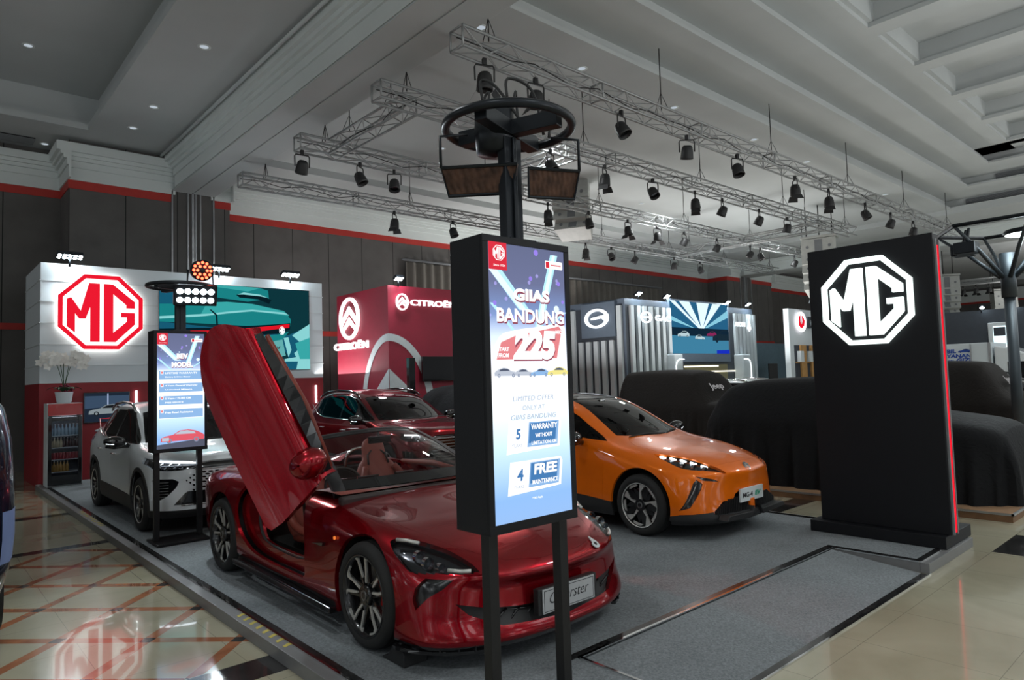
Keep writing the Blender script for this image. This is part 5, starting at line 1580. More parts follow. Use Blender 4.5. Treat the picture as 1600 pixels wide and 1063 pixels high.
# the big one behind the near sign
bp = (2.37, 2.62, 2.608)
t = ring_post(bp, 3.235, .335, 'x', 'black post rising from the large advertising display, topped by a wide steel ring', True)
b = MB(); zr = 3.20-2.608
b.lathe([(.0001, .17), (.08, .165), (.105, .14), (.11, .02), (.10, -.09), (.0001, -.11)], 24, 0, 'z', (-.03, .08, zr)); b.build('lamp_can', [M['steel']], t, fix=False)
b = MB()
for k in range(4):
    a = k*1.5
    b.tube(smooth_poly([(.02+.1*math.cos(a), .1+.1*math.sin(a), zr+.2), (.05+.12*math.cos(a), .12+.1*math.sin(a), zr+.32), (.1+.14*math.cos(a+.5), .1+.15*math.sin(a+.5), zr+.26), (.12+.1*math.cos(a+1), .1*math.sin(a+1), zr+.02)], 5, False), .008, 6)
b.tube(smooth_poly([(.2, -.1, zr+.0), (.25, -.05, zr+.1), (.22, .05, zr+.07), (.1, .1, zr)], 4, False), .007, 6)
b.build('wiring', [M['cable']], t)
for s, rz, nm in ((-1, R(38), 'heater_panel'), (1, R(-38-18), 'heater_panel')):
    pass
def heater(pl, pr, zt, zb, inset):
    """tilted corrugated panel between two plan points"""
    (xa, ya), (xb, yb) = pl, pr
    L = math.hypot(xb-xa, yb-ya); ux, uy = (xb-xa)/L, (yb-ya)/L; nx, ny = uy, -ux
    if ny > 0: nx, ny = -nx, -ny
    P = []; n = 40
    for i in range(n+1):
        s = i/n
        row = []
        for j in range(11):
            v = j/10
            w = .004*math.sin(i*1.6+1.3*math.sin(j*1.3))
            f = s+(.5-s)*inset*v
            row.append((xa+ux*L*f+nx*(-.05*v+w), ya+uy*L*f+ny*(-.05*v+w), zt+(zb-zt)*v))
        P.append(row)
    b = MB(); b.grid(P, 0, True)
    o = b.build('mesh_panel', [M['rust']], t, fix=False)
    md = o.modifiers.new('s', 'SOLIDIFY'); md.thickness = .02
    b = MB(); b.tube([P[0][0], P[n][0], P[n][10], P[0][10]], .010, 6, closed=True, smooth=False); b.build('panel_frame', [M['steel']], o)
    b = MB(); q = Vector(P[0 if xa < 0 else n][0]); b.tube([q, (q.x, q.y, q.z+.17), (q.x*.6, q.y*.6, q.z+.18)], .009, 6); b.build('hanger', [M['steel']], o)
heater((-.29, .22), (-.01, -.07), 3.02-2.608, 2.88-2.608, .16)
heater((.04, -.10), (.30, -.22), 3.00-2.608, 2.86-2.608, .10)
# the small one behind the other sign
bp2 = (2.49, 8.84, 2.608)
t2 = ring_post(bp2, 3.16, .36, 'x', 'black post on the smaller advertising display with red and white stage lamps', False)
b = MB(); zz = 3.37-2.608; fwd = Vector((-.10, -.98, -.15)).normalized()
c0 = Vector((.22, -.05, zz))
up = Vector((0, 0, 1)); rt = fwd.cross(up).normalized(); u2 = rt.cross(fwd)
b.tube([c0-fwd*.20, c0-fwd*.15, c0, c0+fwd*.10], [.05, .10, .125, .125], 22); b.tube([c0+fwd*.10, c0+fwd*.12], .132, 22)
o = b.build('red_lamp_housing', [M['steel']], t2)
M['redled'] = emat('red_led', (1, .07, .03), 9)
b = MB()
for n, r in ((12, .098), (6, .055)):
    for k in range(n):
        a = 2*PI*k/n
        q = c0+fwd*.121+rt*(r*math.cos(a))+u2*(r*math.sin(a)); b.cyl(q, q+fwd*.008, .017, 8)
b.build('red_led_cluster', [M['redled']], o)
b = MB(); b.tube([c0+rt*.14, c0+rt*.15-up*.18, c0-rt*.15-up*.18, c0-rt*.14], .014, 6); b.build('yoke', [M['steel']], o)
M['floodled'] = emat('flood_led', (.82, .96, 1), 30)
f0 = Vector((.10, -.26, 3.02-2.608)); fw2 = Vector((-.18, -.80, -.42)).normalized(); rt2 = fw2.cross(up).normalized(); u3 = rt2.cross(fw2)
b = MB(); b.T = Matrix(((rt2.x, -fw2.x, u3.x, f0.x), (rt2.y, -fw2.y, u3.y, f0.y), (rt2.z, -fw2.z, u3.z, f0.z), (0, 0, 0, 1)))
T2 = b.T.copy()
b.box(-.24, .24, .0, .07, -.13, .13); o = b.build('flood_housing', [M['steel']], t2, bevel=.01)
b = MB(); b.T = T2
for r in range(2):
    for k in range(5):
        b.lathe([(.0001, -.012), (.028, -.008), (.036, .0)], 12, 0, 'y', (-.17+k*.085, -.004, -.055+.11*r))
b.build('flood_led_lens', [M['floodled']], o, fix=False)
b = MB(); b.tube([f0+Vector((.05, .06, .1)), (.02, -.05, .54)], .02, 6); b.build('flood_bracket', [M['steel']], t2)
def light(kind, loc, target, energy, color, size=.2, spot=None, blend=.5):
    l = bpy.data.lights.new('lamp_or_fill_light', kind); l.energy = energy; l.color = color
    if kind == 'AREA': l.shape = 'DISK'; l.size = size
    if kind == 'SPOT': l.spot_size = R(spot); l.spot_blend = blend; l.shadow_soft_size = size
    if kind == 'POINT': l.shadow_soft_size = size
    o = bpy.data.objects.new('lamp_or_fill_light', l); COL.objects.link(o); o.location = loc
    d = Vector(target)-Vector(loc); o.rotation_euler = d.to_track_quat('-Z', 'Y').to_euler()
    return o
# post on the right of the picture
rp = (14.2, 2.93, .101)
t3 = thing('street_lamp_post', rp, 'slim dark grey lamp post with a branching polygonal crown, at the right edge', 'lamp post')
b = MB(); b.tube([(0, 0, 0), (0, 0, 2.95)], .085, 20); b.tube([(0, 0, 2.95), (0, 0, 3.72)], .115, 20); b.build('post', [M['steel2'] if 'steel2' in M else M.setdefault('steel2', pmat('blue_grey_steel', (.038, .048, .056), .45, .3))], t3)
R3 = 1.05
pts = [(R3*math.cos(R(30+60*k)), R3*math.sin(R(30+60*k)), 4.18) for k in range(6)]
b = MB(); b.tube(pts, .035, 6, closed=True, smooth=False); b.build('crown_frame', [M['steel']], t3)
for k in range(6):
    b = MB(); a = R(30+60*k); b.tube([(.1*math.cos(a), .1*math.sin(a), 3.30), (.55*math.cos(a), .55*math.sin(a), 3.75), pts[k]], [.04, .035, .025], 6)
    b.build('branch', [M['steel2']], t3)
b = MB(); b.T = Matrix.Translation((-.25, -.35, 4.0)) @ Matrix.Rotation(R(15), 4, 'Z')
b.lathe([(.30, .05), (.34, .0), (.30, -.03)], 24, 0, 'z'); o = b.build('lamp_head', [M['steel']], t3, fix=False)
b = MB(); b.T = Matrix.Translation((-.25, -.35, 4.0)); b.lathe([(.0001, -.06), (.2, -.05), (.30, -.03)], 24, 0, 'z'); b.build('lamp_diffuser', [M['floodled']], o, fix=False)
for (x, y) in ((-.55, .45), (-.35, .55)):
    b = MB(); b.box(x-.16, x+.16, y-.16, y+.16, 3.72, 3.92); b.tube([(x, y, 3.9), (x*.9, y*.9, 4.18)], .03, 6); b.build('lamp_head_off', [M['steel']], t3, bevel=.02)
# ---------------------------------------------------------------- exhibition booths
M['bwhite'] = pmat('booth_white', srgb(200, 208, 212), .6, var=.02, scale=1)
M['bred'] = pmat('booth_red', (.24, .010, .016), .5, var=.05)
M['cred'] = pmat('booth_crimson', (.26, .010, .03), .5, var=.05)
M['bgrey'] = pmat('booth_slate', srgb(84, 96, 110), .55, var=.04)
M['slat'] = pmat('booth_slat_grey', srgb(176, 184, 188), .5, var=.03)
M['slatdark'] = pmat('booth_slat_dark', srgb(52, 58, 66), .6)
M['offwhite'] = pmat('matt_white', srgb(190, 196, 198), .6)
M['logored'] = emat('logo_red', (.85, .01, .03), 1.0)
M['logowhite'] = emat('logo_white', (1, .97, .93), 1.6)
M['halo'] = emat('halo_strip', (1, .97, .90), 14)
M['ewhite'] = emat('lit_white', (.93, .97, 1), 1.5)
M['epink'] = emat('lit_white_warm', (1, .93, .96), 2.2)
M['ebar'] = emat('lit_bar', (.85, .95, 1), 5)
M['egreen'] = emat('lit_mint', (.86, 1, .96), 1.8)

def flood(loc, tgt, label, group, grid=(5, 2), w=.55, h=.16, e=60, spot=True):
    t = thing('flood_light', loc, label, 'flood light', group)
    d = (Vector(tgt)-Vector(loc)).normalized()
    q = d.to_track_quat('-Y', 'Z').to_matrix().to_4x4()
    b = MB(); b.T = q; b.box(-w/2, w/2, -.02, .06, -h/2, h/2); b.build('lamp_housing', [M['steel']], t, bevel=.01)
    b = MB(); b.T = q
    nx, nz = grid; r = min(w/nx, h/nz)*.42
    for i in range(nx):
        for j in range(nz):
            b.lathe([(.0001, -.035), (r*.7, -.03), (r, -.018)], 10, 0, 'y', (-w/2+w*(i+.5)/nx, 0, -h/2+h*(j+.5)/nz))
    b.build('led_lens', [M['floodled']], t, fix=False)
    b = MB(); b.tube([(0, .03, 0), (0, .03, -.22)], .02, 6); b.build('bracket', [M['steel']], t)
    l = light('SPOT', Vector(loc)+d*.08, tgt, e, (.85, .95, 1), .12, 120, .6)
    l.parent = t; l.matrix_parent_inverse = Matrix.Translation(-Vector(loc))
    g = light('POINT', Vector(loc)+d*.12+Vector((0, 0, .12)), tgt, e*.35, (.85, .95, 1), .1)
    g.parent = t; g.matrix_parent_inverse = Matrix.Translation(-Vector(loc))
    return t

def picture(name, o3, polys, mats, parent, axis='y', eps=.004):
    """flat artwork: list of (poly, material index) layered outward; local coords x,z on a plane facing -y"""
    b = MB()
    for i, (pl, mi) in enumerate(polys):
        y = -eps*(i+1)*.25
        n = len(pl); vs = [(x, y, z) for x, z in pl]
        # triangulate through bmesh later; keep ngon
        b.add(vs, [tuple(range(n))], mi)
    o = b.build(name, mats, parent, fix=False)
    bm = bmesh.new(); bm.from_mesh(o.data)
    for f in bm.faces:
        if f.normal.y > 0: f.normal_flip()
    bmesh.ops.triangulate(bm, faces=bm.faces); bm.to_mesh(o.data); bm.free()
    return o

# --- the white and red booth on the left
bt = thing('exhibition_booth', (2.0, 16.5, 0), 'white over red booth wall with the large red-lit octagon logo and teal screen', 'booth')
BX, BY = 2.0, 16.5
MB().box(0, 6.13, 0, 2.2, 2.10, 4.57).build('white_fascia', [M['bwhite']], bt, bevel=.01)
MB().box(.0, 6.13, .01, 2.2, 0, 2.10).build('red_wall', [M['bred']], bt)
b = MB()
for z in (2.47, 2.90, 3.34, 3.78, 4.21):
    b.box(-.015, 6.145, -.012, 2.2, z-.012, z+.004)
b.build('panel_joint', [M['offwhite']], bt)
for x in (1.75, 5.30, 5.92):
    MB().box(x-.018, x+.018, -.03, .01, 1.45, 1.90).build('light_bar', [M['ebar']], bt)
# octagon logo with a glow strip behind it
oc, oi, lm, lg = mg_logo_polys()
lw, lh = 1.56, 1.57
lo = MB(); S = lambda p, k=1: (p[0]*lw/2*k, p[1]*lh/2*k)
lo.prism([S(p) for p in oc], -.10, -.06, 'y')
logo = lo.build('logo_panel', [M['logowhite']], bt, loc=(1.07, 0, 3.58)); logo['label'] = 'white lit octagon panel'
b = MB()
for i in range(8):
    j = (i+1) % 8
    b.prism([S(oc[i]), S(oc[j]), S(oi[j]), S(oi[i])], -.125, -.10, 'y')
b.build('logo_ring', [M['logored']], logo)
b = MB(); b.prism([S(p) for p in lm], -.125, -.10, 'y'); b.build('letter_m', [M['logored']], logo)
b = MB(); b.prism([S(p) for p in lg], -.125, -.10, 'y'); b.build('letter_g', [M['logored']], logo)
b = MB()
for i in range(8):
    j = (i+1) % 8
    b.prism([S(oc[i], .97), S(oc[j], .97), S(oc[j], .93), S(oc[i], .93)], -.05, -.03, 'y')
b.build('logo_glow_strip', [M['halo']], logo)
# LED screen with the rear of a teal car
sc = thing('led_screen', (4.20+1.775, 16.47, 3.33), 'big LED screen showing the tail of a teal electric car, on the white booth', 'screen')
MB().box(-1.78, 1.78, 0, .03, -1.02, 1.02).build('screen_frame', [M['black']], sc)
mt = [emat('scr_teal_dark', (.004, .035, .045), 1), emat('scr_teal', (.01, .22, .23), 1), emat('scr_teal_lit', (.04, .38, .38), 1), emat('scr_pale', (.25, .65, .66), 1), emat('scr_red', (.75, .008, .02), 1), emat('scr_deep', (.002, .012, .018), 1), emat('scr_white', (.7, .9, .9), 1), emat('scr_plate', (.12, .42, .42), 1), emat('scr_blue', (.008, .10, .17), 1)]
A = [([(-1.77,-1.01),(1.77,-1.01),(1.77,1.01),(-1.77,1.01)], 8),
 ([(-1.77,.2),(.5,.95),(1.0,1.01),(1.77,1.01),(1.77,-.1),(1.2,-.35),(-1.77,-.1)], 0),
 ([(-1.77,.98),(.45,.98),(.70,.75),(.72,.55),(.2,.45),(-1.77,.62)], 1),
 ([(-1.2,.95),(.1,.95),(.5,.8),(.2,.7),(-1.2,.85)], 2),
 ([(-.08,.60),(.1,.66),(.55,.63),(.78,.52),(.72,.42),(.45,.52),(.0,.54)], 5), ([(-.05,.61),(.1,.67),(.5,.64),(.7,.57),(.5,.60),(.1,.62)], 3),
 ([(-1.77,.30),(-.8,.35),(.3,.30),(1.15,.20),(1.28,.05),(1.25,-.18),(-.5,-.12),(-1.77,-.10)], 1),
 ([(-.75,.38),(-.3,.42),(.3,.40),(1.1,.26),(1.24,.14),(.3,.24),(-.4,.14),(-.9,.08)], 2),
 ([(-1.77,.02),(-.7,.12),(-.2,.20),(.3,.26),(1.1,.22),(1.22,.17),(.3,.22),(-.3,.14),(-.8,.06),(-1.77,-.04)], 3),
 ([(-.70,.22),(-.66,.22),(-.52,.10),(-.50,-.25),(-.54,-.25),(-.56,.08)], 5),
 ([(-1.77,-.26),(-.5,-.20),(.9,-.08),(1.26,-.04),(1.25,-.2),(.9,-.32),(-.5,-.46),(-1.77,-.44)], 5),
 ([(-.48,-.28),(.9,-.11),(1.24,-.06),(1.23,-.16),(.9,-.2),(-.1,-.36),(-.48,-.40)], 4),
 ([(-1.5,-.30),(-.6,-.27),(-.6,-.36),(-1.5,-.35)], 4),
 ([(-1.77,-.46),(-.5,-.46),(.9,-.34),(1.22,-.26),(1.0,-.52),(.2,-.62),(-1.77,-.60)], 1),
 ([(-.15,-.44),(.14,-.41),(.08,-.48),(-.17,-.50)], 6),
 ([(-1.77,-.60),(.2,-.62),(1.0,-.50),(1.12,-.75),(1.25,-1.01),(-1.77,-1.01)], 0),
 ([(.55,-.56),(1.05,-.46),(1.13,-.86),(.6,-1.0)], 7), ([(1.08,-.42),(1.2,-.40),(1.28,-.72),(1.2,-.9)], 3), ([(1.1,-.95),(1.4,-.9),(1.45,-1.01),(1.1,-1.01)], 3),
 ([(1.3,-.35),(1.77,-.05),(1.77,-1.01),(1.45,-1.01),(1.35,-.8),(1.6,-.6)], 3), ([(1.38,-.55),(1.77,-.40),(1.77,-.95),(1.5,-.95)], 2)]
A = A[:1]+[([(x, min(1.01, z+.2)) for x, z in pl], k_) for pl, k_ in A[1:]]+[([(-1.77,-1.01),(1.1,-1.01),(1.1,-.8),(-1.77,-.8)], 0), ([(1.4,-1.01),(1.77,-1.01),(1.77,-.75),(1.45,-.8)], 3)]
picture('screen_picture', None, A, mt, sc)
o = mg_emblem(.14, .20, .003, M['ewhite'], 'screen_emblem', sc, (1.03, -.04, -.04))
for s_, x, z, h in (('S EV', .86, -.48, .085),):
    link('screen_lettering', text_mesh('screen_lettering', s_, .1, M['ink'], .001, .003, 0, .26, height=.075), sc, loc=(x, -.04, z)).rotation_euler = (0, R(-8), 0)
# wall television on the red wall
tv = thing('wall_television', (3.19, 16.46, 1.575), 'small wall television showing a silver roadster, beside the drinks fridge', 'television')
MB().box(-.43, .43, 0, .05, -.32, .32).build('television_frame', [M['black']], tv, bevel=.004)
def minicar(x, z, L, body, glass, wheel, flip=1):
    f = lambda pl: [(x+flip*a*L, z+c*L) for a, c in pl]
    wh = lambda cx: f(circle(cx, .055, .062, 14))
    return [(f([(-.5,.04),(-.49,.13),(-.40,.17),(-.22,.20),(-.08,.29),(.12,.31),(.30,.27),(.44,.20),(.5,.15),(.49,.05)]), body),
            (f([(-.18,.205),(-.06,.275),(.10,.29),(.26,.25),(.30,.20)]), glass), (wh(-.31), wheel), (wh(.31), wheel), (f(circle(-.31, .055, .035, 10)), body), (f(circle(.31, .055, .035, 10)), body)]
picture('television_picture', None, [([(-.41,-.30),(.41,-.30),(.41,.30),(-.41,.30)], 0), ([(-.41,-.02),(.41,.02),(.41,.24),(-.41,.24)], 1)]+minicar(.03, -.17, .74, 2, 3, 3)+[([(-.15,-.24),(.3,-.2),(.25,-.26)], 4), ([(.0,.05),(.02,.05),(.02,.29),(.0,.29)], 5)],
        [emat('tv_dark', (.012, .02, .035), 1), emat('tv_blue', (.04, .07, .12), 1), emat('tv_silver', (.22, .26, .28), 1), emat('tv_black', (.008, .01, .012), 1), emat('tv_red', (.35, .02, .03), 1), emat('tv_light', (.45, .55, .8), 1)], tv)
for x, tx, lb in ((2.49, 2.49, 'left'), (5.48, 5.48, 'middle'), (7.22, 7.22, 'right')):
    flood((x, 16.38, 4.72), (tx, 15.2, 2.0), 'white LED flood light, %s one on top of the white and red booth' % lb, 'flood lights on the white booth', (5, 2), .46, .19, 160)
# fridge with drinks
fr = thing('display_fridge', (2.34, 15.8, .1), 'glass-door drinks fridge with a red header and white side', 'fridge')
b = MB(); b.box(-.29, -.27, 0, .45, 0, 1.60); b.box(.27, .29, 0, .45, 0, 1.60); b.box(-.27, .27, .42, .45, 0, 1.60); b.box(-.27, .27, 0, .45, 1.57, 1.60); b.box(-.27, .27, 0, .45, 0, .12)
b.build('cabinet', [M['offwhite']], fr, bevel=.004)
MB().box(-.28, .29, -.03, .02, 1.36, 1.59).build('red_header', [M['redlamp']], fr, bevel=.01)
b = MB(); b.box(-.28, -.22, -.04, 0, .02, 1.33); b.box(.22, .28, -.04, 0, .02, 1.33); b.box(-.22, .22, -.04, 0, 1.26, 1.33); b.box(-.22, .22, -.04, 0, .02, .20)
dr = b.build('fridge_door', [M['black']], fr, bevel=.004)
MB().box(-.22, .22, -.03, -.025, .20, 1.26).build('door_glass', [M['lens']], dr)
b = MB(); b.box(-.27, -.265, 0.01, .42, .12, 1.57); b.box(.265, .27, 0.01, .42, .12, 1.57); b.box(-.27, .27, .41, .42, .12, 1.57)
b.build('inner_liner', [M['grey']], fr)
MB().box(-.20, .20, .02, .05, 1.30, 1.33).build('interior_light', [emat('fridge_light', (.8, .9, 1), 3)], fr)
bm_ = {'w': pmat('water_bottle', (.30, .42, .50), .2), 'c': pmat('red_can', (.30, .03, .04), .3), 'y': pmat('amber_bottle', (.42, .24, .07), .25), 'j': pmat('cream_bottle', (.45, .38, .25), .3), 'b': pmat('cola_bottle', (.06, .03, .03), .2)}
capm = pmat('bottle_cap', (.5, .5, .52), .4)
def bottle(kind, h, r):
    t = MB()
    if kind == 'c': t.lathe([(.0001, 0), (r*.85, 0), (r, .01), (r, h-.012), (r*.85, h), (.0001, h)], 12, 0, 'z')
    else: t.lathe([(.0001, 0), (r, 0), (r, h*.62), (r*.45, h*.80), (r*.42, h)], 12, 0, 'z')
    return t
shelf = {}
rows = [('w', 'j', .97, .21, .031, 8, 'clear water bottle'), ('j', 'b', .74, .18, .028, 9, 'pale juice bottle'), ('c', 'c', .51, .13, .028, 9, 'red drinks can'), ('y', 'y', .27, .19, .03, 6, 'amber drink bottle')]
for (k1, k2, z, h, r, n, nm) in rows:
    MB().box(-.265, .265, .02, .40, z-.012, z).build('fridge_shelf', [M['offwhite']], fr)
    me = bottle(k1, h, r).mesh('bottle', [bm_[k1]], fix=False); me2 = bottle(k2, h, r).mesh('bottle', [bm_[k2]], fix=False)
    cm = MB().cyl((0, 0, h), (0, 0, h+.015), r*.48, 10).mesh('bottle_cap', [capm])
    for i in range(n):
        use2 = (k1 == 'j' and i > 3)
        o = link('drink_can' if k1 == 'c' else 'drink_bottle', me2 if use2 else me)
        o.location = (2.34-.215+i*.43/(8 if n < 8 else n-1), 15.87, .1+z+.001)
        l = nm if not use2 else 'dark cola bottle'
        lvl = {'w': 'top', 'j': 'second', 'c': 'third', 'y': 'bottom'}[k1]
        props(o, '%s in the row on the %s shelf of the fridge' % (l, lvl), 'drink can' if k1 == 'c' else 'bottle', '%ss on the %s fridge shelf' % (l, lvl))
        if k1 != 'c': link('bottle_cap', cm, o)
# orchid on the fridge
orc = thing('potted_orchid', (2.35, 16.0, 1.70), 'white orchid in a white pot on top of the fridge', 'plant')
b = MB(); b.lathe([(.0001, 0), (.11, 0), (.125, .02), (.155, .21), (.16, .22), (.145, .22), (.13, .19), (.0001, .19)], 24, 0, 'z'); b.build('flower_pot', [M['bwhite']], orc, fix=False)
M['leaf'] = pmat('orchid_leaf', (.02, .07, .025), .4); M['petal'] = pmat('orchid_petal', (.75, .74, .70), .6); M['magenta'] = pmat('magenta_moss', (.16, .01, .035), .8, bump=.5, bscale=40)
random.seed(5)
for k in range(9):
    a = k*2*PI/9+random.uniform(-.2, .2); L = random.uniform(.20, .34)
    P = []
    for i in range(8):
        s = i/7; w = .045*math.sin(PI*min(1, s*.92+.08))
        c = Vector((math.cos(a)*L*s, math.sin(a)*L*s, .20+.16*math.sin(s*2.2)-.06*s)); sd = Vector((-math.sin(a), math.cos(a), 0))*w
        P.append([c-sd, c-Vector((0, 0, .012)), c+sd])
    MB().grid(P, 0, True).build('leaf', [M['leaf']], orc, fix=False)
b = MB()
for k in range(26):
    a = random.uniform(0, 2*PI); r = random.uniform(0, .15); c = (r*math.cos(a), r*math.sin(a), .23+random.uniform(0, .13))
    b.lathe([(.0001, -.03), (.03, 0), (.0001, .03)], 6, 0, 'z', c)
mo = b.build('moss', [M['magenta']], orc, fix=False)
for k in range(5):
    a = k*2*PI/5+.3; s0 = smooth_poly([(0, 0, .22), (.05*math.cos(a), .05*math.sin(a), .5), (.16*math.cos(a), .10*math.sin(a), .83), (.33*math.cos(a), .18*math.sin(a), .92), (.43*math.cos(a), .2*math.sin(a), .74)], 5, False)
    stp = MB().tube(s0, .006, 5).build('stem', [M['leaf']], orc)
    b = MB()
    for i in range(9):
        c = Vector(s0[int(len(s0)*(.52+.05*i))]) if int(len(s0)*(.52+.05*i)) < len(s0) else Vector(s0[-1])-Vector((0, 0, .05*(i-8)))
        c = c + Vector((random.uniform(-.05, .05), random.uniform(-.06, .02), random.uniform(-.06, .05)))
        for q in range(5):
            t_ = 2*PI*q/5+random.uniform(-.2, .2)
            d = Vector((math.cos(t_), -.25, math.sin(t_))); e = Vector((-math.sin(t_), 0, math.cos(t_)))
            b.add([c, c+d*.045+e*.034, c+d*.088, c+d*.045-e*.034], [(0, 1, 2, 3)], 0)
    b.build('blossoms', [M['petal']], stp, fix=False)
# brochure stand behind the white car and a grey counter
t = thing('reception_lectern', (3.02, 15.2, .1), 'grey lectern with a tilted top between fridge and white car', 'lectern')
MB().box(-.2, .2, -.15, .15, 0, .95).build('lectern_body', [M['bgrey']], t, bevel=.01)
b = MB(); b.T = Matrix.Translation((-.05, 0, 1.12)) @ Matrix.Rotation(R(-25), 4, 'Y'); b.box(-.22, .22, -.16, .16, 0, .025); b.build('lectern_top', [M['grey']], t, bevel=.005)
b = MB(); b.box(-.03, .03, -.03, .03, .95, 1.12); b.build('lectern_neck', [M['black']], t)
# person and plant far left
def person(loc, label):
    t = thing('person', loc, label, 'person')
    me = bpy.data.meshes.new('body'); 
    V = [(0,0,.95),(0,0,1.15),(0,0,1.38),(0,0,1.50),(0,-.01,1.60),(0,-.01,1.70),(.19,0,1.40),(.25,.0,1.14),(.23,-.06,.90),(-.19,0,1.40),(-.25,0,1.14),(-.22,-.08,.90),(.10,0,.90),(.11,-.01,.50),(.11,.02,.08),(.12,-.12,.03),(-.10,0,.90),(-.11,-.01,.50),(-.11,.02,.08),(-.12,-.12,.03)]
    E_ = [(0,1),(1,2),(2,3),(3,4),(4,5),(2,6),(6,7),(7,8),(2,9),(9,10),(10,11),(0,12),(12,13),(13,14),(14,15),(0,16),(16,17),(17,18),(18,19)]
    rd = [.15,.15,.17,.06,.095,.08,.065,.05,.04,.065,.05,.04,.10,.07,.05,.045,.10,.07,.05,.045]
    me.from_pydata(V, E_, []); me.materials.append(pmat('dark_clothes', (.012, .012, .014), .8))
    o = link('body', me, t)
    sk = o.modifiers.new('k', 'SKIN'); sb = o.modifiers.new('s', 'SUBSURF'); sb.levels = 2; sb.render_levels = 2
    for i, r in enumerate(rd): me.skin_vertices[0].data[i].radius = (r, r*.75)
    me.skin_vertices[0].data[0].use_root = True
    b = MB(); b.lathe([(.0001, .09), (.06, .075), (.095, .02), (.098, -.03), (.085, -.06)], 16, 0, 'z', (0, .01, 1.68)); b.build('hair', [pmat('black_hair', (.01, .01, .01), .6)], t, fix=False)
    skin = pmat('skin', (.25, .14, .09), .6)
    for s in (-1, 1):
        b = MB(); b.tube([(s*.232, -.07, .90), (s*.235, -.085, .82)], [.034, .036], 8)
        for k in range(4): b.tube([(s*.232+(k-1.5)*.017, -.085, .83), (s*.234+(k-1.5)*.017, -.095, .76-.008*abs(k-1.2)), (s*.23+(k-1.5)*.015, -.085, .72)], .0085, 6)
        b.tube([(s*.205, -.09, .86), (s*.195, -.115, .80)], .010, 6)
        b.build('hand', [skin], t)
    return t
person((.62, 18.2, 0), 'person in dark clothes standing in the shadow at the far left, beyond the booth')
pt = thing('potted_plant', (1.15, 17.3, 0), 'low bright green plant on the floor left of the booth', 'plant')
MB().lathe([(.0001, 0), (.12, 0), (.16, .16), (.14, .16), (.0001, .14)], 16, 0, 'z').build('plant_pot', [M['grey']], pt, fix=False)
M['lime'] = pmat('lime_leaf', (.10, .30, .04), .5)
random.seed(9); b = MB()
for k in range(70):
    a = random.uniform(0, 2*PI); r = random.uniform(.05, .38); c = Vector((r*math.cos(a), r*math.sin(a), .16+random.uniform(0, .22)-.2*r)); d = Vector((math.cos(a), math.sin(a), random.uniform(-.3, .6)))*.09; e = Vector((-math.sin(a), math.cos(a), .2))*.035
    b.add([c, c+d*.5+e, c+d, c+d*.5-e], [(0, 1, 2, 3)])
o = b.build('foliage', [M['lime']], pt, fix=False); o['kind'] = 'stuff'

# --- crimson booth in the middle
cb = thing('exhibition_booth', (9.2, 15.0, 0), 'crimson booth with white-lit oval chevron emblems and a giant white arch outline', 'booth')
MB().box(0, 6.1, 0, 2.75, 0, 4.42).build('crimson_wall', [M['cred']], cb)
def ell(cx, cz, rx, rz, n=40): return circle(cx, cz, rx, n, rz)
def ringprism(b, outer, inner, y0, y1):
    n = len(outer)
    for i in range(n):
        j = (i+1) % n
        b.prism([outer[i], outer[j], inner[j], inner[i]], y0, y1, 'y')
def chevron_emblem(name, W, H, T, parent, loc, lbl=None):
    b = MB()
    ringprism(b, ell(0, 0, W/2, H/2), ell(0, 0, W/2*.76, H/2*.84), -.06, -.02)
    for dz in (.12, -.14):
        z = dz*H
        b.prism([(-.36*W, z-.14*H), (0, z+.17*H), (.36*W, z-.14*H), (.36*W, z-.27*H if dz > 0 else z-.20*H), (0, z+.02*H), (-.36*W, z-.27*H if dz > 0 else z-.20*H)], -.06, -.02, 'y')
    o = b.build(name, [M['epink']], parent, loc=loc); return o
e = chevron_emblem('oval_emblem', 1.14, 1.18, 0, cb, (0, 1.97, 3.72)); e.rotation_euler = (0, 0, -PI/2)
o = link('booth_lettering', text_mesh('booth_lettering', 'CITROËN', .5, M['epink'], .05, .012, 0, 1.9, height=.24), cb, loc=(-.03, 1.93, 2.98)); o.rotation_euler = (0, 0, -PI/2)
chevron_emblem('oval_emblem', .38, .44, 0, cb, (.41, 0, 4.00))
link('booth_lettering', text_mesh('booth_lettering', 'CITROËN', .5, M['epink'], .05, .008, 0, 1.50, height=.19), cb, loc=(1.42, -.03, 4.02))
# giant outline wrapping the corner
def wrap(b, pts_o, pts_i, d=.012):
    """strip between two curves given as (s,z); s<0 on the left face, s>0 on the front"""
    def P(s, z, k): return (s, -k, z) if s >= 0 else (-k, -s, z)
    n = len(pts_o)
    for i in range(n-1):
        q = [pts_o[i], pts_o[i+1], pts_i[i+1], pts_i[i]]
        b.add([P(s, z, d) for s, z in q], [(0, 1, 2, 3)])
N_ = 60
oo = []; ii = []
for k in range(N_+1):
    a = R(200-220*k/N_)
    oo.append((1.42*math.cos(a), .95+2.22*math.sin(a))); ii.append((1.20*math.cos(a), .95+2.03*math.sin(a)))
    if k == N_//2: oo[-1] = (0, oo[-1][1]); ii[-1] = (0, ii[-1][1])
b = MB(); wrap(b, oo, ii)
for s in (-1, 1):
    wrap(b, [(0, 2.27), (s*.95, 1.45)] if s > 0 else [(-.95, 1.45), (-.0001, 2.27)], [(0, 1.78), (s*.95, .95)] if s > 0 else [(-.95, .95), (-.0001, 1.78)])
b.build('giant_outline', [M['offwhite']], cb, fix=False)
flood((9.48, 14.9, 4.60), (9.48, 13.0, 1), 'single bright LED flood light on the corner of the crimson booth', None, (3, 2), .26, .16, 160)
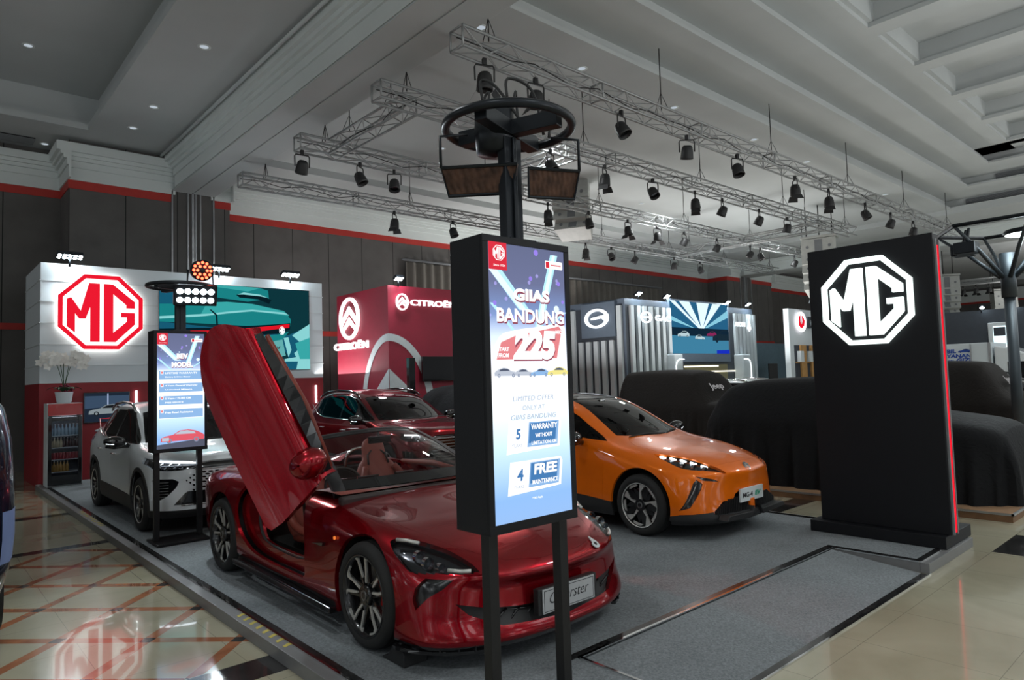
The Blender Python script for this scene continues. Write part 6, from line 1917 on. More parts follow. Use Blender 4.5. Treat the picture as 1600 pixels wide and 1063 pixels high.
t = thing('wall_television', (10.9, 14.8, 2.24), 'black switched-off television on the front of the crimson booth', 'television')
MB().box(-.80, .80, 0, .08, -.33, .33).build('television_panel', [M['black']], t, bevel=.01)
MB().box(-.1, .1, .08, .2, -.1, .1).build('wall_bracket', [M['steel']], t)
t = thing('display_pole', (9.2, 14.0, 0), 'plain black column standing before the crimson booth', 'pole')
MB().box(-.09, .09, -.06, .06, 0, 2.50).build('column', [M['black']], t, bevel=.01)
MB().box(-.25, .25, -.2, .2, 0, .03).build('foot', [M['steel']], t)

# --- grey striped booth
gb = thing('exhibition_booth', (21.3, 17.0, 0), 'slate booth with vertical pale grey slats and round lit emblems', 'booth')
MB().box(0, 10.0, 0, 2.95, 0, 5.0).build('slate_wall', [M['bgrey']], gb)
MB().box(.05, 9.95, -.006, 0, 0, 4.75).build('slat_backing', [M['slatdark']], gb); MB().box(-.006, 0, .1, 2.9, 0, 4.75).build('slat_backing', [M['slatdark']], gb)
k = 0
for x in [.25+.42*i for i in range(7)]+[8.15+.34*i for i in range(6)]:
    MB().box(x, x+.20, -.12, 0, 0 if x > 3 else 0, 4.72).build('slat', [M['slat']], gb)
for y in [.12+.42*i for i in range(7)]:
    z1 = 4.72 if (y < .3 or y > 2.5) else 3.35
    MB().box(-.12, 0, y, y+.22, 0, z1).build('slat', [M['slat']], gb)
MB().box(-.16, 0, .38, 2.20, 3.50, 4.92).build('emblem_panel', [M['bgrey']], gb)
def g_emblem(W, H, parent, loc, rot=0):
    b = MB(); outer = []; inner = []
    for a in range(20, 361, 10):
        outer.append((W/2*math.cos(R(a+5)), H/2*math.sin(R(a+5)))); inner.append((W/2*.74*math.cos(R(a+5)), H/2*.74*math.sin(R(a+5))))
    for i in range(len(outer)-1): b.prism([outer[i], outer[i+1], inner[i+1], inner[i]], -.05, 0, 'y')
    b.prism([(-.24*W, -.06*H), (-.22*W, .05*H), (.48*W, .18*H), (.50*W, .0), (.36*W, -.22*H), (.22*W, -.02*H)], -.05, 0, 'y')
    o = b.build('round_emblem', [M['ewhite']], parent, loc=loc); o.rotation_euler = (0, 0, rot); return o
g_emblem(1.30, .80, gb, (-.19, 1.30, 4.28), -PI/2)
g_emblem(.74, .48, gb, (1.16, -.15, 4.26))
link('booth_lettering', text_mesh('booth_lettering', 'GAC', .4, M['ewhite'], .04, .006, 0, 1.10, height=.26), gb, loc=(2.34, -.16, 4.26))
link('booth_lettering', text_mesh('booth_lettering', 'AION', .4, M['ewhite'], .04, .005, 0, .95, height=.22), gb, loc=(8.50, -.16, 4.20))
b = MB(); b.prism([(9.20, 4.02), (9.36, 4.46), (9.52, 4.02), (9.36, 3.86)], -.18, -.14, 'y'); b.build('arrow_emblem', [M['ewhite']], gb)
# white portal with lit outline
for x0, x1 in ((2.55, 3.15), (8.05, 8.75)): MB().box(x0, x1, -.5, 0, 0, 2.75).build('portal_side', [M['slat']], gb, bevel=.05)
for s, x0, x1 in ((1, 2.60, 3.2), (-1, 8.70, 8.1)):
    b = MB(); b.tube([(x0, -.52, .1), (x0, -.52, 2.25), (x0+s*.08, -.52, 2.44), (x0+s*.25, -.52, 2.52), (x1, -.52, 2.52)], .03, 6); b.build('light_strip', [M['ewhite']], gb)
for z, x0, x1 in ((1.98, 3.2, 8.1), (1.55, 3.2, 8.1), (2.22, 3.9, 6.6)):
    MB().box(x0, x1, -.06, -.02, z-.025, z+.025).build('light_strip', [emat('lit_cream', (1, .95, .75), 3)], gb)
MB().box(3.9, 7.4, -.04, -.0, 0, 2.3).build('olive_backdrop', [pmat('olive_panel', (.16, .14, .07), .6)], gb)
sc = thing('led_screen', (26.5, 16.9, 3.92), 'LED screen showing a street of cars under white rays, on the slate booth', 'screen')
MB().box(-2.35, 2.42, .0, .15, -1.5, 1.22).build('screen_frame', [M['bgrey']], sc)
B2 = [([(-2.28,-1.13),(2.30,-1.13),(2.30,1.15),(-2.28,1.15)], 0), ([(-2.28,-.2),(2.30,-.2),(2.30,1.15),(-2.28,1.15)], 1)]
for k, (x0, x1) in enumerate(((-2.28,-1.9),(-1.6,-.8),(-.25,.75),(1.05,1.75))):
    B2.append(([(-.15+.1*k, .0), (-.02+.1*k, .0), (x1, 1.15), (x0, 1.15)], 2))
B2 += [([(.3,.02),(.5,.02),(2.30,.55),(2.30,.9)], 3), ([(-2.28,.5),(-.5,.0),(-.6,.0),(-2.28,.3)], 3), ([(-2.28,-.35),(-2.28,.0),(2.30,.0),(2.30,-.35)], 4)]
B2 += minicar(-1.35, -.42, .9, 5, 6, 6)+minicar(-.1, -.52, .75, 5, 6, 6, -1)+minicar(.85, -.36, .8, 7, 6, 6)+minicar(1.85, -.62, 1.9, 6, 4, 4)
B2 += [([(1.2,-1.13),(2.30,-1.13),(2.30,-.95),(1.2,-.98)], 8)]
picture('screen_picture', None, [([(max(-2.28, min(2.30, x)), z) for x, z in pl], m_) for pl, m_ in B2], [emat('s2_floor', (.05, .22, .36), 1), emat('s2_sky', (.02, .12, .24), 1), emat('s2_ray', (.75, .92, 1), 1.1), emat('s2_ray2', (.25, .6, .75), 1), emat('s2_dark', (.006, .02, .04), 1), emat('s2_white', (.5, .65, .7), 1), emat('s2_black', (.01, .025, .04), 1), emat('s2_red', (.25, .02, .10), 1), emat('s2_blue', (.01, .03, .5), 1)], sc)
for x, lb in ((22.05, 'leftmost'), (23.97, 'second from left'), (28.79, 'third from left'), (30.66, 'rightmost')):
    flood((x, 16.85, 5.20), (x, 14.5, 1.5), 'bright LED flood light, %s of four on the slate booth' % lb, 'flood lights on the slate booth', (2, 2), .34, .26, 260)
# blue-grey partition and the booth peeking behind the black sign
pw = MB().box(-2.7, 2.9, -.05, .05, 0, 3.42).build('partition_wall', [pmat('blue_grey_partition', srgb(86, 108, 120), .7)], loc=(35.2, 18.0, 0))
props(pw, 'plain blue-grey partition between the slate booth and the black sign', 'partition')
db = thing('exhibition_booth', (26.85, 13.0, 0), 'pale booth with timber uprights and round emblem, half hidden by the black sign', 'booth')
MB().box(0, 5.0, 0, .22, 0, 4.45).build('pale_wall', [M['bwhite']], db)
M['oak'] = pmat('oak_panel', srgb(176, 134, 82), .5, var=.15, scale=4)
MB().box(.35, 5.0, -.03, 0, 0, 2.95).build('dark_recess', [M['slatdark']], db)
for x in (.75, 1.65, 2.6): MB().box(x, x+.48, -.1, -.03, 0, 2.95).build('timber_upright', [M['oak']], db)
for z in (2.2, 1.2): MB().box(.35, 3.3, -.06, -.03, z, z+.05).build('shelf', [M['oak']], db)
for x in (.5, 1.35): MB().box(x, x+.28, -.2, -.04, 2.25, 2.7).build('white_box', [M['bwhite']], db)
b = MB(); ringprism(b, ell(0, 0, .42, .42), ell(0, 0, .30, .30), -.05, 0); b.build('round_emblem', [M['epink']], db, loc=(.92, -.06, 3.92))
b = MB()
for s in (-1, 1): b.prism([(s*.02, -.25), (s*.20, -.16), (s*.26, .05), (s*.12, .25), (s*.16, .0), (s*.06, -.1)], -.05, 0, 'y')
b.build('emblem_swallows', [M['logored']], db, loc=(.92, -.07, 3.92))
link('booth_lettering', text_mesh('booth_lettering', 'DFSK', .5, M['slatdark'], .05, .02, 0, 2.2, height=.5), db, loc=(2.65, -.08, 3.92))
flood((27.9, 12.4, 4.72), (26.5, 10.5, 3), 'white lamp on a black arm above the pale booth by the black sign', None, (2, 1), .35, .2, 20)
t = thing('stacking_chair', (33.4, 17.2, 0), 'dark chair standing before the blue-grey partition', 'chair')
MB().box(-.45, .45, -.1, -.02, 1.3, 2.3).build('backrest', [M['plastic']], t, bevel=.02); MB().box(-.45, .45, -.6, 0, 1.15, 1.25).build('seat', [M['plastic']], t, bevel=.02)
for x in (-.42, .42):
    for y in (-.55, -.05): MB().tube([(x, y, 0), (x, y, 1.18)], .03, 6).build('leg', [M['plastic']], t)
# far booth with a doorway screen on the right
fb = thing('exhibition_booth', (33, 7.0, 0), 'distant dark booth with a small bright doorway screen, right of the black sign', 'booth')
MB().box(0, 3, -.9, 2.2, 0, 4.15).build('booth_wall', [M['slatdark']], fb)
MB().box(-.12, 0, -.35, .60, 2.4, 3.6).build('portal_frame', [M['offwhite']], fb, bevel=.03)
MB().box(-.14, -.12, -.22, .42, 2.5, 3.45).build('bright_panel', [emat('far_screen', (.75, .95, 1), 1.6)], fb)
MB().box(-.15, -.14, .0, .40, 3.05, 3.4).build('dark_panel', [M['slatdark']], fb)
for y, lb in ((.75, 'left'), (-.25, 'right')):
    flood((32.9, 7.0+y, 4.25), (30, 6.0+y, 1), 'tiny bright LED flood light, %s one on the distant dark booth' % lb, 'flood lights on the distant booth', (1, 1), .2, .2, 15)
# --- the near black logo sign
py_ = thing('logo_pylon', (7.75, 2.85, .1), 'tall black freestanding sign with a white-lit octagon logo and red edge light', 'sign')
MB().box(0, .185, -.64, .64, .12, 3.16).build('sign_slab', [M['sblack']], py_, bevel=.006)
MB().box(-.12, .70, -.62, .72, 0, .12).build('sign_base', [M['sblack']], py_, bevel=.004)
MB().box(.06, .125, -.655, -.635, .14, 3.04).build('edge_light', [emat('red_edge_light', (.9, .01, .025), 1.4)], py_)
b = MB(); b.box(.03, .055, -.66, -.63, .12, 3.1); b.box(.13, .16, -.66, -.63, .12, 3.1); b.build('edge_channel', [M['grey']], py_)
lg_ = mg_emblem(.92, .94, .05, M['egreen'], 'logo_octagon', py_, (-.002, .02, 2.53), (0, 0, -PI/2))
# ---------------------------------------------------------------- the two backlit advertising displays
def poster_material():
    m, t, b = nt('backlit_poster'); t.nodes.remove(b)
    L = t.links.new
    tc = N(t, 'ShaderNodeTexCoord'); sp = N(t, 'ShaderNodeSeparateXYZ'); L(tc.outputs['Object'], sp.inputs[0])
    mr = N(t, 'ShaderNodeMapRange'); L(sp.outputs['Z'], mr.inputs[0]); mr.inputs[1].default_value = -.68; mr.inputs[2].default_value = .68
    cr = N(t, 'ShaderNodeValToRGB'); e = cr.color_ramp.elements
    e[0].position = 0; e[0].color = (.30, .50, .85, 1); e[1].position = 1; e[1].color = (.13, .15, .26, 1)
    for p, c in ((.08, (.28, .50, .90, 1)), (.25, (.62, .85, 1.0, 1)), (.42, (1.0, 1.05, 1.1, 1)), (.58, (1.0, 1.02, 1.1, 1)), (.66, (.75, .88, 1.1, 1)), (.74, (.22, .32, .60, 1)), (.86, (.15, .17, .30, 1))):
        x = e.new(p); x.color = c
    L(mr.outputs[0], cr.inputs[0])
    no = N(t, 'ShaderNodeTexVoronoi', Scale=16.0); L(tc.outputs['Object'], no.inputs['Vector'])
    lt = N(t, 'ShaderNodeMath', operation='LESS_THAN'); L(no.outputs['Distance'], lt.inputs[0]); lt.inputs[1].default_value = .16
    gt = N(t, 'ShaderNodeMath', operation='GREATER_THAN'); L(sp.outputs['Z'], gt.inputs[0]); gt.inputs[1].default_value = .28
    ml = N(t, 'ShaderNodeMath', operation='MULTIPLY'); L(lt.outputs[0], ml.inputs[0]); L(gt.outputs[0], ml.inputs[1])
    m2 = N(t, 'ShaderNodeMath', operation='MULTIPLY'); L(ml.outputs[0], m2.inputs[0]); m2.inputs[1].default_value = .55
    mx = N(t, 'ShaderNodeMixRGB'); L(m2.outputs[0], mx.inputs[0]); L(cr.outputs[0], mx.inputs[1]); mx.inputs[2].default_value = (.5, .45, 1, 1)
    em = N(t, 'ShaderNodeEmission', Strength=1.15); L(mx.outputs[0], em.inputs[0]); L(em.outputs[0], t.nodes['Material Output'].inputs[0])
    return m
PM = poster_material()
pe = lambda n, c, s=1: emat('poster_'+n, c, s)
E_W = pe('white', (1, 1, 1), 1.25); E_R = pe('red', (.75, .035, .06)); E_P = pe('rose', (.85, .26, .28)); E_S = pe('shadow', (.32, .08, .12)); E_B = pe('blue', (.07, .22, .50)); E_LB = pe('pale_blue', (.30, .52, .85)); E_G = pe('grey', (.25, .30, .42)); E_BM = pe('beam', (.55, .95, 1.1)); E_BM2 = pe('beam_core', (.9, 1.1, 1.2)); E_SL = pe('silver', (.55, .60, .70)); E_Y = pe('yellow', (.95, .85, .30)); E_DK = pe('dark', (.10, .12, .18)); E_PU = pe('purple', (.35, .25, .9)); E_T = pe('thin', (.45, .55, .70)); E_CR = pe('coral', (.80, .12, .16)); E_RD = pe('road', (.10, .11, .16))
PMATS = [E_W, E_R, E_P, E_S, E_B, E_LB, E_G, E_BM, E_BM2, E_SL, E_Y, E_DK, E_PU, E_T, E_CR, E_RD]
def text(parent, s, u, v, size_h, w, mat, bold=0, shear=0, y=-.013, nm='poster_lettering'):
    return link(nm, text_mesh(nm, s, .1, mat, .0006, bold, shear, w, height=size_h), parent, loc=(u, y, v))
def sign(loc, near):
    """loc: centre of the face, on the stage (z of the floor under it)"""
    lab = 'large backlit advertising display on black legs in front of the roadster' if near else 'smaller-looking backlit advertising display on black legs by the white car'
    t = thing('advertising_display', loc, lab, 'display sign')
    zc = 1.785
    b = MB(); W, H = .30, .72
    b.box(-W, W, .014, .26, zc-H, zc+H)
    for x0, x1, z0, z1 in ((-W, -W+.035, zc-H+.045, zc+H-.035), (W-.035, W, zc-H+.045, zc+H-.035), (-W, W, zc-H, zc-H+.045), (-W, W, zc+H-.035, zc+H)):
        b.box(x0, x1, 0, .02, z0, z1)
    b.build('display_case', [M['sblack']], t, bevel=.002)
    for x in (-.20, .29) if near else (-.24, .24):
        MB().box(x-.03, x+.03, .10, .16, .03, zc-H).build('leg', [M['metalblk']], t, bevel=.003)
    MB().box(-.29, .29, -.12, .36, 0, .03).build('base_plate', [M['metalblk']], t, bevel=.004)
    w, h = .265, .682
    ps = MB().box(-w, w, .006, .012, -h, h).build('poster', [PM], t, loc=(0, 0, zc+.005))
    X = lambda f: -w+2*w*f
    Z = lambda f: h-2*h*f
    A = []
    for (x0, x1, x2, x3, za, zb, mi) in ((-.02,.16,.36,.50,.10,.24,7),(.0,.10,.38,.46,.10,.24,8),(.80,.90,.66,.56,.02,.30,7),(.83,.87,.64,.58,.02,.30,8),(.0,.05,.30,.34,.22,.33,7),(.95,1.0,.62,.58,.24,.33,7)):
        A.append(([(X(max(0, x0)), Z(za)), (X(x1), Z(za)), (X(x2), Z(zb)), (X(x3) if x3 > x2 else X(x3), Z(zb))][::1] if x3 < x2 else [(X(max(0, x0)), Z(za)), (X(x1), Z(za)), (X(x3), Z(zb)), (X(x2), Z(zb))], mi))
    for (u, v, r) in ((.52,.12,.012),(.46,.165,.008),(.90,.13,.012),(.06,.22,.012),(.86,.23,.02),(.95,.20,.01),(.60,.02,.016)):
        A.append((circle(X(u), Z(v), r, 12), 12 if r > .009 and u != .86 else 8))
    A.append(([(X(0), Z(0)), (X(.22), Z(0)), (X(.22), Z(.10)), (X(0), Z(.10))], 1))
    A.append((rrect(X(.72), X(.96), Z(.075), Z(.045), .006), 0)); A.append((rrect(X(.73), X(.78), Z(.072), Z(.048), .004), 1)); A.append((rrect(X(.80), X(.94), Z(.063), Z(.057), .002), 2))
    if near:
        A.append((smooth_poly([(X(.04), Z(.425)), (X(.10), Z(.34)), (X(.30), Z(.315)), (X(.60), Z(.30)), (X(.90), Z(.285)), (X(.97), Z(.31)), (X(.90), Z(.41)), (X(.5), Z(.425))], 3), 0))
        A.append(([(X(.06), Z(.422)), (X(.12), Z(.36)), (X(.30), Z(.335)), (X(.60), Z(.315)), (X(.88), Z(.295)), (X(.92), Z(.31)), (X(.84), Z(.418))], 2))
        for cx, L, c, fl in ((.17, .15, 9, -1), (.40, .13, 9, -1), (.60, .13, 5, 1), (.84, .15, 10, 1)):
            A += minicar(X(cx), Z(.485), L, c, 11, 6, fl)
        for va, hh in ((.695, .105), (.84, .105)):
            o = [(X(.14), Z(va+hh*.5+.012)), (X(.18), Z(va-hh*.5)), (X(.84), Z(va-hh*.5)), (X(.86), Z(va-hh*.35)), (X(.83), Z(va+hh*.5))]
            A.append((o, 0)); A.append(([(X(.40), Z(va+hh*.43)), (X(.43), Z(va-hh*.42)), (X(.83), Z(va-hh*.42)), (X(.80), Z(va+hh*.43))], 5)); A.append(([(X(.42), Z(va+hh*.3)), (X(.44), Z(va-hh*.38)), (X(.80), Z(va-hh*.38)), (X(.77), Z(va+hh*.3))], 4 if va > .7 else 4))
    else:
        for k, va in enumerate((.365, .475, .585, .70)):
            hh = .085
            x0, x1 = .03, .97
            A.append(([(X(x0), Z(va+hh/2)), (X(x0), Z(va-hh/2)), (X(x1), Z(va-hh/2)), (X(x1), Z(va+hh/2))], 0))
            A.append(([(X(x0+.01), Z(va+hh/2-.004)), (X(x0+.01), Z(va-hh/2+.004)), (X(x1-.01), Z(va-hh/2+.004)), (X(x1-.01), Z(va+hh/2-.004))], 5))
            A.append((rrect(X(.07), X(.13), Z(va-.008), Z(va-.036), .004), 0)); A.append((rrect(X(.08), X(.12), Z(va-.012), Z(va-.032), .003), 2))
        A.append(([(X(0), Z(1)), (X(1), Z(1)), (X(1), Z(.93)), (X(0), Z(.965))], 15))
        A += minicar(X(.53), Z(.955), .49, 14, 9, 6, 1)
        A.append((rrect(X(.10), X(.24), Z(.935), Z(.905), .003), 9))
    picture('poster_artwork', None, A, PMATS, ps, eps=.0006)
    mg_emblem(.075, .075, .001, E_W, 'poster_emblem', ps, (X(.11), -.011, Z(.04)))
    text(ps, 'Since 1924', X(.11), Z(.085), .010, .075, E_W)
    if near:
        for (s, u, v, hh, wd, bo, sh) in (('GIIAS', .51, .185, .062, .25, .005, 0), ('BANDUNG', .50, .262, .070, .465, .003, 0), ('225', .53, .368, .150, .30, .007, .15)):
            text(ps, s, X(u)+.004, Z(v)-.008, hh, wd, E_S, bo+.001, sh, -.0115)
            text(ps, s, X(u), Z(v), hh, wd, E_W, bo, sh, -.013)
        text(ps, 'MIO', X(.86), Z(.318), .020, .045, E_W, .002)
        text(ps, 'START', X(.13), Z(.385), .020, .075, E_W, .002, .1); text(ps, 'FROM', X(.13), Z(.407), .020, .065, E_W, .002, .1)
        for s, v, wd in (('LIMITED OFFER', .563, .28), ('ONLY AT', .597, .155), ('GIIAS BANDUNG', .630, .31)):
            text(ps, s, X(.49), Z(v), .024, wd, E_T, 0, .18)
        text(ps, '5', X(.28), Z(.69), .050, .032, E_B, .003, .1); text(ps, 'YEARS', X(.26), Z(.73), .016, .07, E_T)
        text(ps, 'WARRANTY', X(.62), Z(.668), .028, .185, E_W, .002, .05); text(ps, 'WITHOUT', X(.61), Z(.70), .020, .12, E_W, .002, .05); text(ps, 'LIMITATION KM', X(.61), Z(.727), .018, .175, E_W, .001, .05)
        text(ps, '4', X(.29), Z(.835), .058, .042, E_B, .003, .1); text(ps, 'YEARS', X(.27), Z(.877), .016, .07, E_T)
        text(ps, 'FREE', X(.62), Z(.822), .052, .165, E_W, .004, .1); text(ps, 'MAINTENANCE', X(.61), Z(.868), .022, .18, E_W, .0015, .05)
        text(ps, '*T&C Apply', X(.5), Z(.925), .012, .07, E_W, .001)
    else:
        for (s, u, v, hh, wd) in (('BEV', .52, .20, .062, .13), ('MODEL', .52, .275, .062, .24)):
            text(ps, s, X(u)+.003, Z(v)-.008, hh, wd, E_S, .007, 0, -.0115); text(ps, s, X(u), Z(v), hh, wd, E_W, .006, 0, -.013)
        for s, v, wd, hh in (('LIFETIME WARRANTY', .348, .36, .022), ('Battery & Drive Motor', .383, .28, .018), ('4 Years General Warranty', .458, .36, .022), ('Unlimited Mileage', .493, .30, .018), ('5 Years / 75.000 KM', .568, .28, .022), ('FREE SERVICE', .603, .20, .018), ('Free Road Assistance', .690, .31, .022)):
            text(ps, s, X(.16)+wd/2, Z(v), hh, wd, E_W, .002)
    return t
sign((2.35, 2.48, .1), True)
sign((2.46, 8.70, .1), False)
# ---------------------------------------------------------------- the cars on show
M['navy'] = pmat('navy_black_paint', (.012, .016, .035), .2, .4, 1.0)
o = build_roadster((3.32, 5.615, .1)); o.scale = (1.035,)*3
wc = thing('wheel_chock', (2.46, 3.86, .1), 'small black wheel chock in front of the roadster near front tyre', 'wheel chock')
b = MB(); b.prism([(.16, 0), (-.10, 0), (-.10, .07), (-.06, .15), (.02, .12), (.10, .03), (.16, .012)], -.09, .09, 'x'); b.build('rubber_wedge', [M['plastic']], wc, bevel=.005)
o = build_hatchback((7.13, 6.257, .1)); o.scale = (1.055,)*3
build_suv((3.19, 11.16, .1), 'white', 'white sport utility car with lit slim headlights, behind the smaller advertising display', False)
o = build_suv((7.25, 11.85, .1), 'dred', 'dark red sport utility car with black roof rails, parked behind the roadster', True); o.scale = (1.03,)*3
vn = thing('delivery_van', (-.36, 6.2, 0), 'dark navy van of which only the front corner shows at the left edge', 'van')
b = MB(); P = []
sec = [(.80, .26), (.92, .40), (.985, .62), (1.0, .9), (1.0, 1.25), (.98, 1.55), (.93, 1.80), (.80, 1.98), (.4, 2.04), (0, 2.05)]
for y, k, dz in ((.0, .0, 0), (.0, .80, -.02), (.05, .90, -.01), (.14, .965, 0), (.32, 1.0, 0), (1.2, 1.0, .02), (2.5, 1.0, .03), (4.2, 1.0, .02), (4.35, .95, 0), (4.4, .0, 0)):
    row = [(x*k, y, z+dz) for x, z in sec]
    P.append(row+[(-x, yy, z) for x, yy, z in reversed(row[:-1])])
b.grid(P, 0, True); b.build('body', [M['navy']], vn, fix=True)
b = MB(); b.grid([[(sec[i][0]*k+.004, y-.004, z_) for i, z_ in ((2, .66), (3, .84), (4, 1.04))] for y, k in ((.05, .90), (.14, .965), (.32, 1.0), (.8, 1.0))], 0, True)  # pale blue patch laid over the van's front corner
b.build('pale_blue_patch', [pmat('pale_blue_finish', (.20, .27, .50), .3)], vn, fix=False)
for y in (.85, 3.5):
    for sg in (-1, 1):
        b = MB(); b.lathe([(.0001, -.11), (.22, -.11), (.33, -.09), (.34, 0), (.33, .10), (.0001, .10)], 24, 0, 'x', (sg*.86, y, .342)); b.build('wheel', [M['rubber']], vn, fix=False)
build_suv((16.45, 8.75, .1), 'white', 'silver white car roof just showing behind the largest covered car', False)

# cars under black dust covers
def cover_mat(name, c):
    m, t, b = nt(name)
    b.inputs['Roughness'].default_value = .8; b.inputs['Specular IOR Level'].default_value = .25
    tc = N(t, 'ShaderNodeTexCoord'); no = N(t, 'ShaderNodeTexNoise', Scale=2.0, Detail=3.0); t.links.new(tc.outputs['Object'], no.inputs['Vector'])
    cr = N(t, 'ShaderNodeValToRGB'); cr.color_ramp.elements[0].color = col4([x*.7 for x in c]); cr.color_ramp.elements[1].color = col4([x*1.3 for x in c])
    t.links.new(no.outputs['Fac'], cr.inputs[0]); t.links.new(cr.outputs[0], b.inputs['Base Color'])
    wv = N(t, 'ShaderNodeTexNoise', Scale=9.0, Detail=3.0, Distortion=1.5); t.links.new(tc.outputs['Object'], wv.inputs['Vector'])
    bp = N(t, 'ShaderNodeBump', Strength=.5, Distance=.02); t.links.new(wv.outputs['Fac'], bp.inputs['Height']); t.links.new(bp.outputs[0], b.inputs['Normal'])
    return m
CM = cover_mat('black_cover_cloth', (.0045, .0048, .0058)); CM2 = cover_mat('brown_black_cover_cloth', (.010, .0078, .0065)); CM3 = cover_mat('grey_cover_cloth', (.035, .042, .042))
def covered(loc, prof, W, label, mat=CM, seed=1, lettering=None):
    """prof: (y, ztop, zshoulder, topwidth) from nose to tail; cloth hangs in folds to the ground"""
    t = thing('covered_car', loc, label, 'covered car')
    rnd = random.Random(seed)
    ph = [rnd.uniform(0, 6.28) for _ in range(8)]
    prof = smooth_poly(prof, 13, False)
    ring_top = []
    P = []
    n = len(prof)
    y0, y1 = prof[0][0], prof[-1][0]
    def fold(s, k):  # k 0 top .. 1 ground
        return (.045*math.sin(s*15+ph[0])+.035*math.sin(s*27+ph[1])+.016*math.sin(s*44+ph[2])+.03*math.sin(s*6+ph[3]))*k**.9
    for i, (y, zt, zs, tw) in enumerate(prof):
        row = []
        e = min(1, min(y-y0, y1-y)/.35) if y1 > y0 else 1
        wsh = W*(.82+.18*math.sqrt(max(0, e)))
        for sx in (-1,):
            pass
        left = []
        for q in range(9):
            k = q/8; z = (zs-.12)*(1-k); f = fold(y*1.1+3, k); fl = fold(y*1.1+9, k)
            left.append((-(wsh+.10*k+f), y, z, (wsh+.10*k+fl)))
        side_l = [(a, yy, z) for a, yy, z, _ in reversed(left)]
        side_r = [(c, yy, z) for a, yy, z, c in left]
        top = [(-wsh*.99, y, zs-.04), (-(wsh+tw)/2, y, (zs+zt)/2), (-tw, y, zt-.05), (-tw*.6, y, zt), (0, y, zt+.015), (tw*.6, y, zt), (tw, y, zt-.05), ((wsh+tw)/2, y, (zs+zt)/2), (wsh*.99, y, zs-.04)]
        P.append([(x, yy, z-.0) for x, yy, z in side_l+top+side_r])
    b = MB(); b.grid(P, 0, True)
    # nose and tail curtains
    for row, sg in ((P[0], -1), (P[-1], 1)):
        G = []
        m_ = len(row)
        hang = []
        for j, (x, y, z) in enumerate(row):
            zz = z
            col_ = []
            for q in range(8):
                k = q/7
                znew = zz*(1-k)
                bul = sg*(.10*math.sin(min(1, k*2.2)*PI/2)+abs(fold(x*1.3+5, k))*1.2)
                if z < .25: bul *= z/.25
                col_.append((x, y+bul*(1 if k > 0 else 0), znew))
            G.append(col_)
        b.grid(G, 0, True)
    o = b.build('dust_cover', [mat], t, fix=False)
    bm = bmesh.new(); bm.from_mesh(o.data); bmesh.ops.remove_doubles(bm, verts=bm.verts, dist=.001); bmesh.ops.recalc_face_normals(bm, faces=bm.faces); bm.to_mesh(o.data); bm.free()
    sb = o.modifiers.new('s', 'SUBSURF'); sb.levels = 1; sb.render_levels = 1
    return t
SUVP = [(-2.10, .95, .80, .60), (-1.9, 1.05, .90, .68), (-1.2, 1.15, .98, .72), (-.75, 1.22, 1.02, .74), (-.35, 1.50, 1.05, .68), (.05, 1.66, 1.08, .64), (.8, 1.68, 1.08, .63), (1.6, 1.64, 1.08, .62), (1.95, 1.50, 1.06, .62), (2.15, 1.10, 1.0, .66), (2.2, .95, .85, .70)]
JEEP = [(-2.15, 1.00, .90, .70), (-1.9, 1.10, .98, .74), (-1.0, 1.20, 1.06, .76), (-.72, 1.26, 1.1, .76), (-.40, 1.72, 1.12, .68), (-.15, 1.86, 1.14, .66), (.8, 1.90, 1.14, .66), (1.7, 1.88, 1.14, .66), (2.0, 1.80, 1.12, .66), (2.15, 1.1, 1.0, .7)]
covered((11.25, 4.45, .1), SUVP, .93, 'largest black covered car, directly behind the tall logo sign', CM, 2)
j1 = covered((13.6, 8.85, .1), [(a if a < 0 else a*.8, z, s_, w_) for a, z, s_, w_ in JEEP], .95, 'black covered off-road car with a white word on the windscreen, left of the tall sign', CM2, 3)
covered((10.4, 12.35, .1), [(a, z*1.02, s, w) for a, z, s, w in SUVP], .95, 'black covered car behind the orange hatchback and dark red car', CM, 4)
j2 = covered((15.95, 4.0, .1), JEEP, .95, 'brown-black covered off-road car with a white word, right of the tall sign', CM2, 5)
for j in (j1, j2):
    o = link('cover_lettering', text_mesh('cover_lettering', 'Jeep', .3, emat('cover_print', (.5, .5, .5), .5), .004, .006, 0, .55, height=.20), j)
    o.location = (-.22, -.66, 1.50); o.rotation_euler = (R(-36), 0, R(0))
# dark car with a chrome window line behind the right covered car, and brown bonnet corner at the edge
build_suv((20.5, 4.4, .1), 'navy', 'black car with bright window line, behind the covered off-road car at right', True)
t = thing('box_truck', (26.0, 5.0, 0), 'white box truck with blue lettering on its side, far right', 'truck')
b = MB(); b.box(.0, 1.9, .95, 4.9, .75, 2.62); b.build('cargo_box', [M['bwhite']], t, bevel=.02)
b = MB(); b.box(-.02, .03, .97, 1.04, .75, 2.62); b.box(-.02, .03, 1.5, 1.54, .8, 2.6); b.build('box_frame', [M['silver']], t)
b = MB(); b.prism([(.9, .45), (.9, 2.50), (.6, 2.45), (.1, 2.25), (-.35, 1.95), (-.75, 1.25), (-.85, .9), (-.85, .45)], .05, 1.85, 'x'); cabm = b.build('cab', [M['white']], t, bevel=.05)
b = MB(); b.prism([(.55, 1.40), (.55, 1.98), (.1, 1.98), (-.25, 1.75), (-.55, 1.35)], .035, .06, 'x'); b.build('side_window', [M['black']], cabm)
MB().box(.1, 1.8, -.7, 4.8, .35, .75).build('chassis', [M['steel']], t)
for y in (-.1, 3.6):
    for x, sg in ((.02, -1), (1.88, 1)):
        b = MB(); b.lathe([(.0001, -.12), (.25, -.12), (.38, -.10), (.40, 0), (.38, .10), (.0001, .10)], 24, 0, 'x', (x+.1*(-sg), y, .40)); b.build('wheel', [M['rubber']], t, fix=False)
BL = pmat('blue_print', (.02, .07, .35), .5)
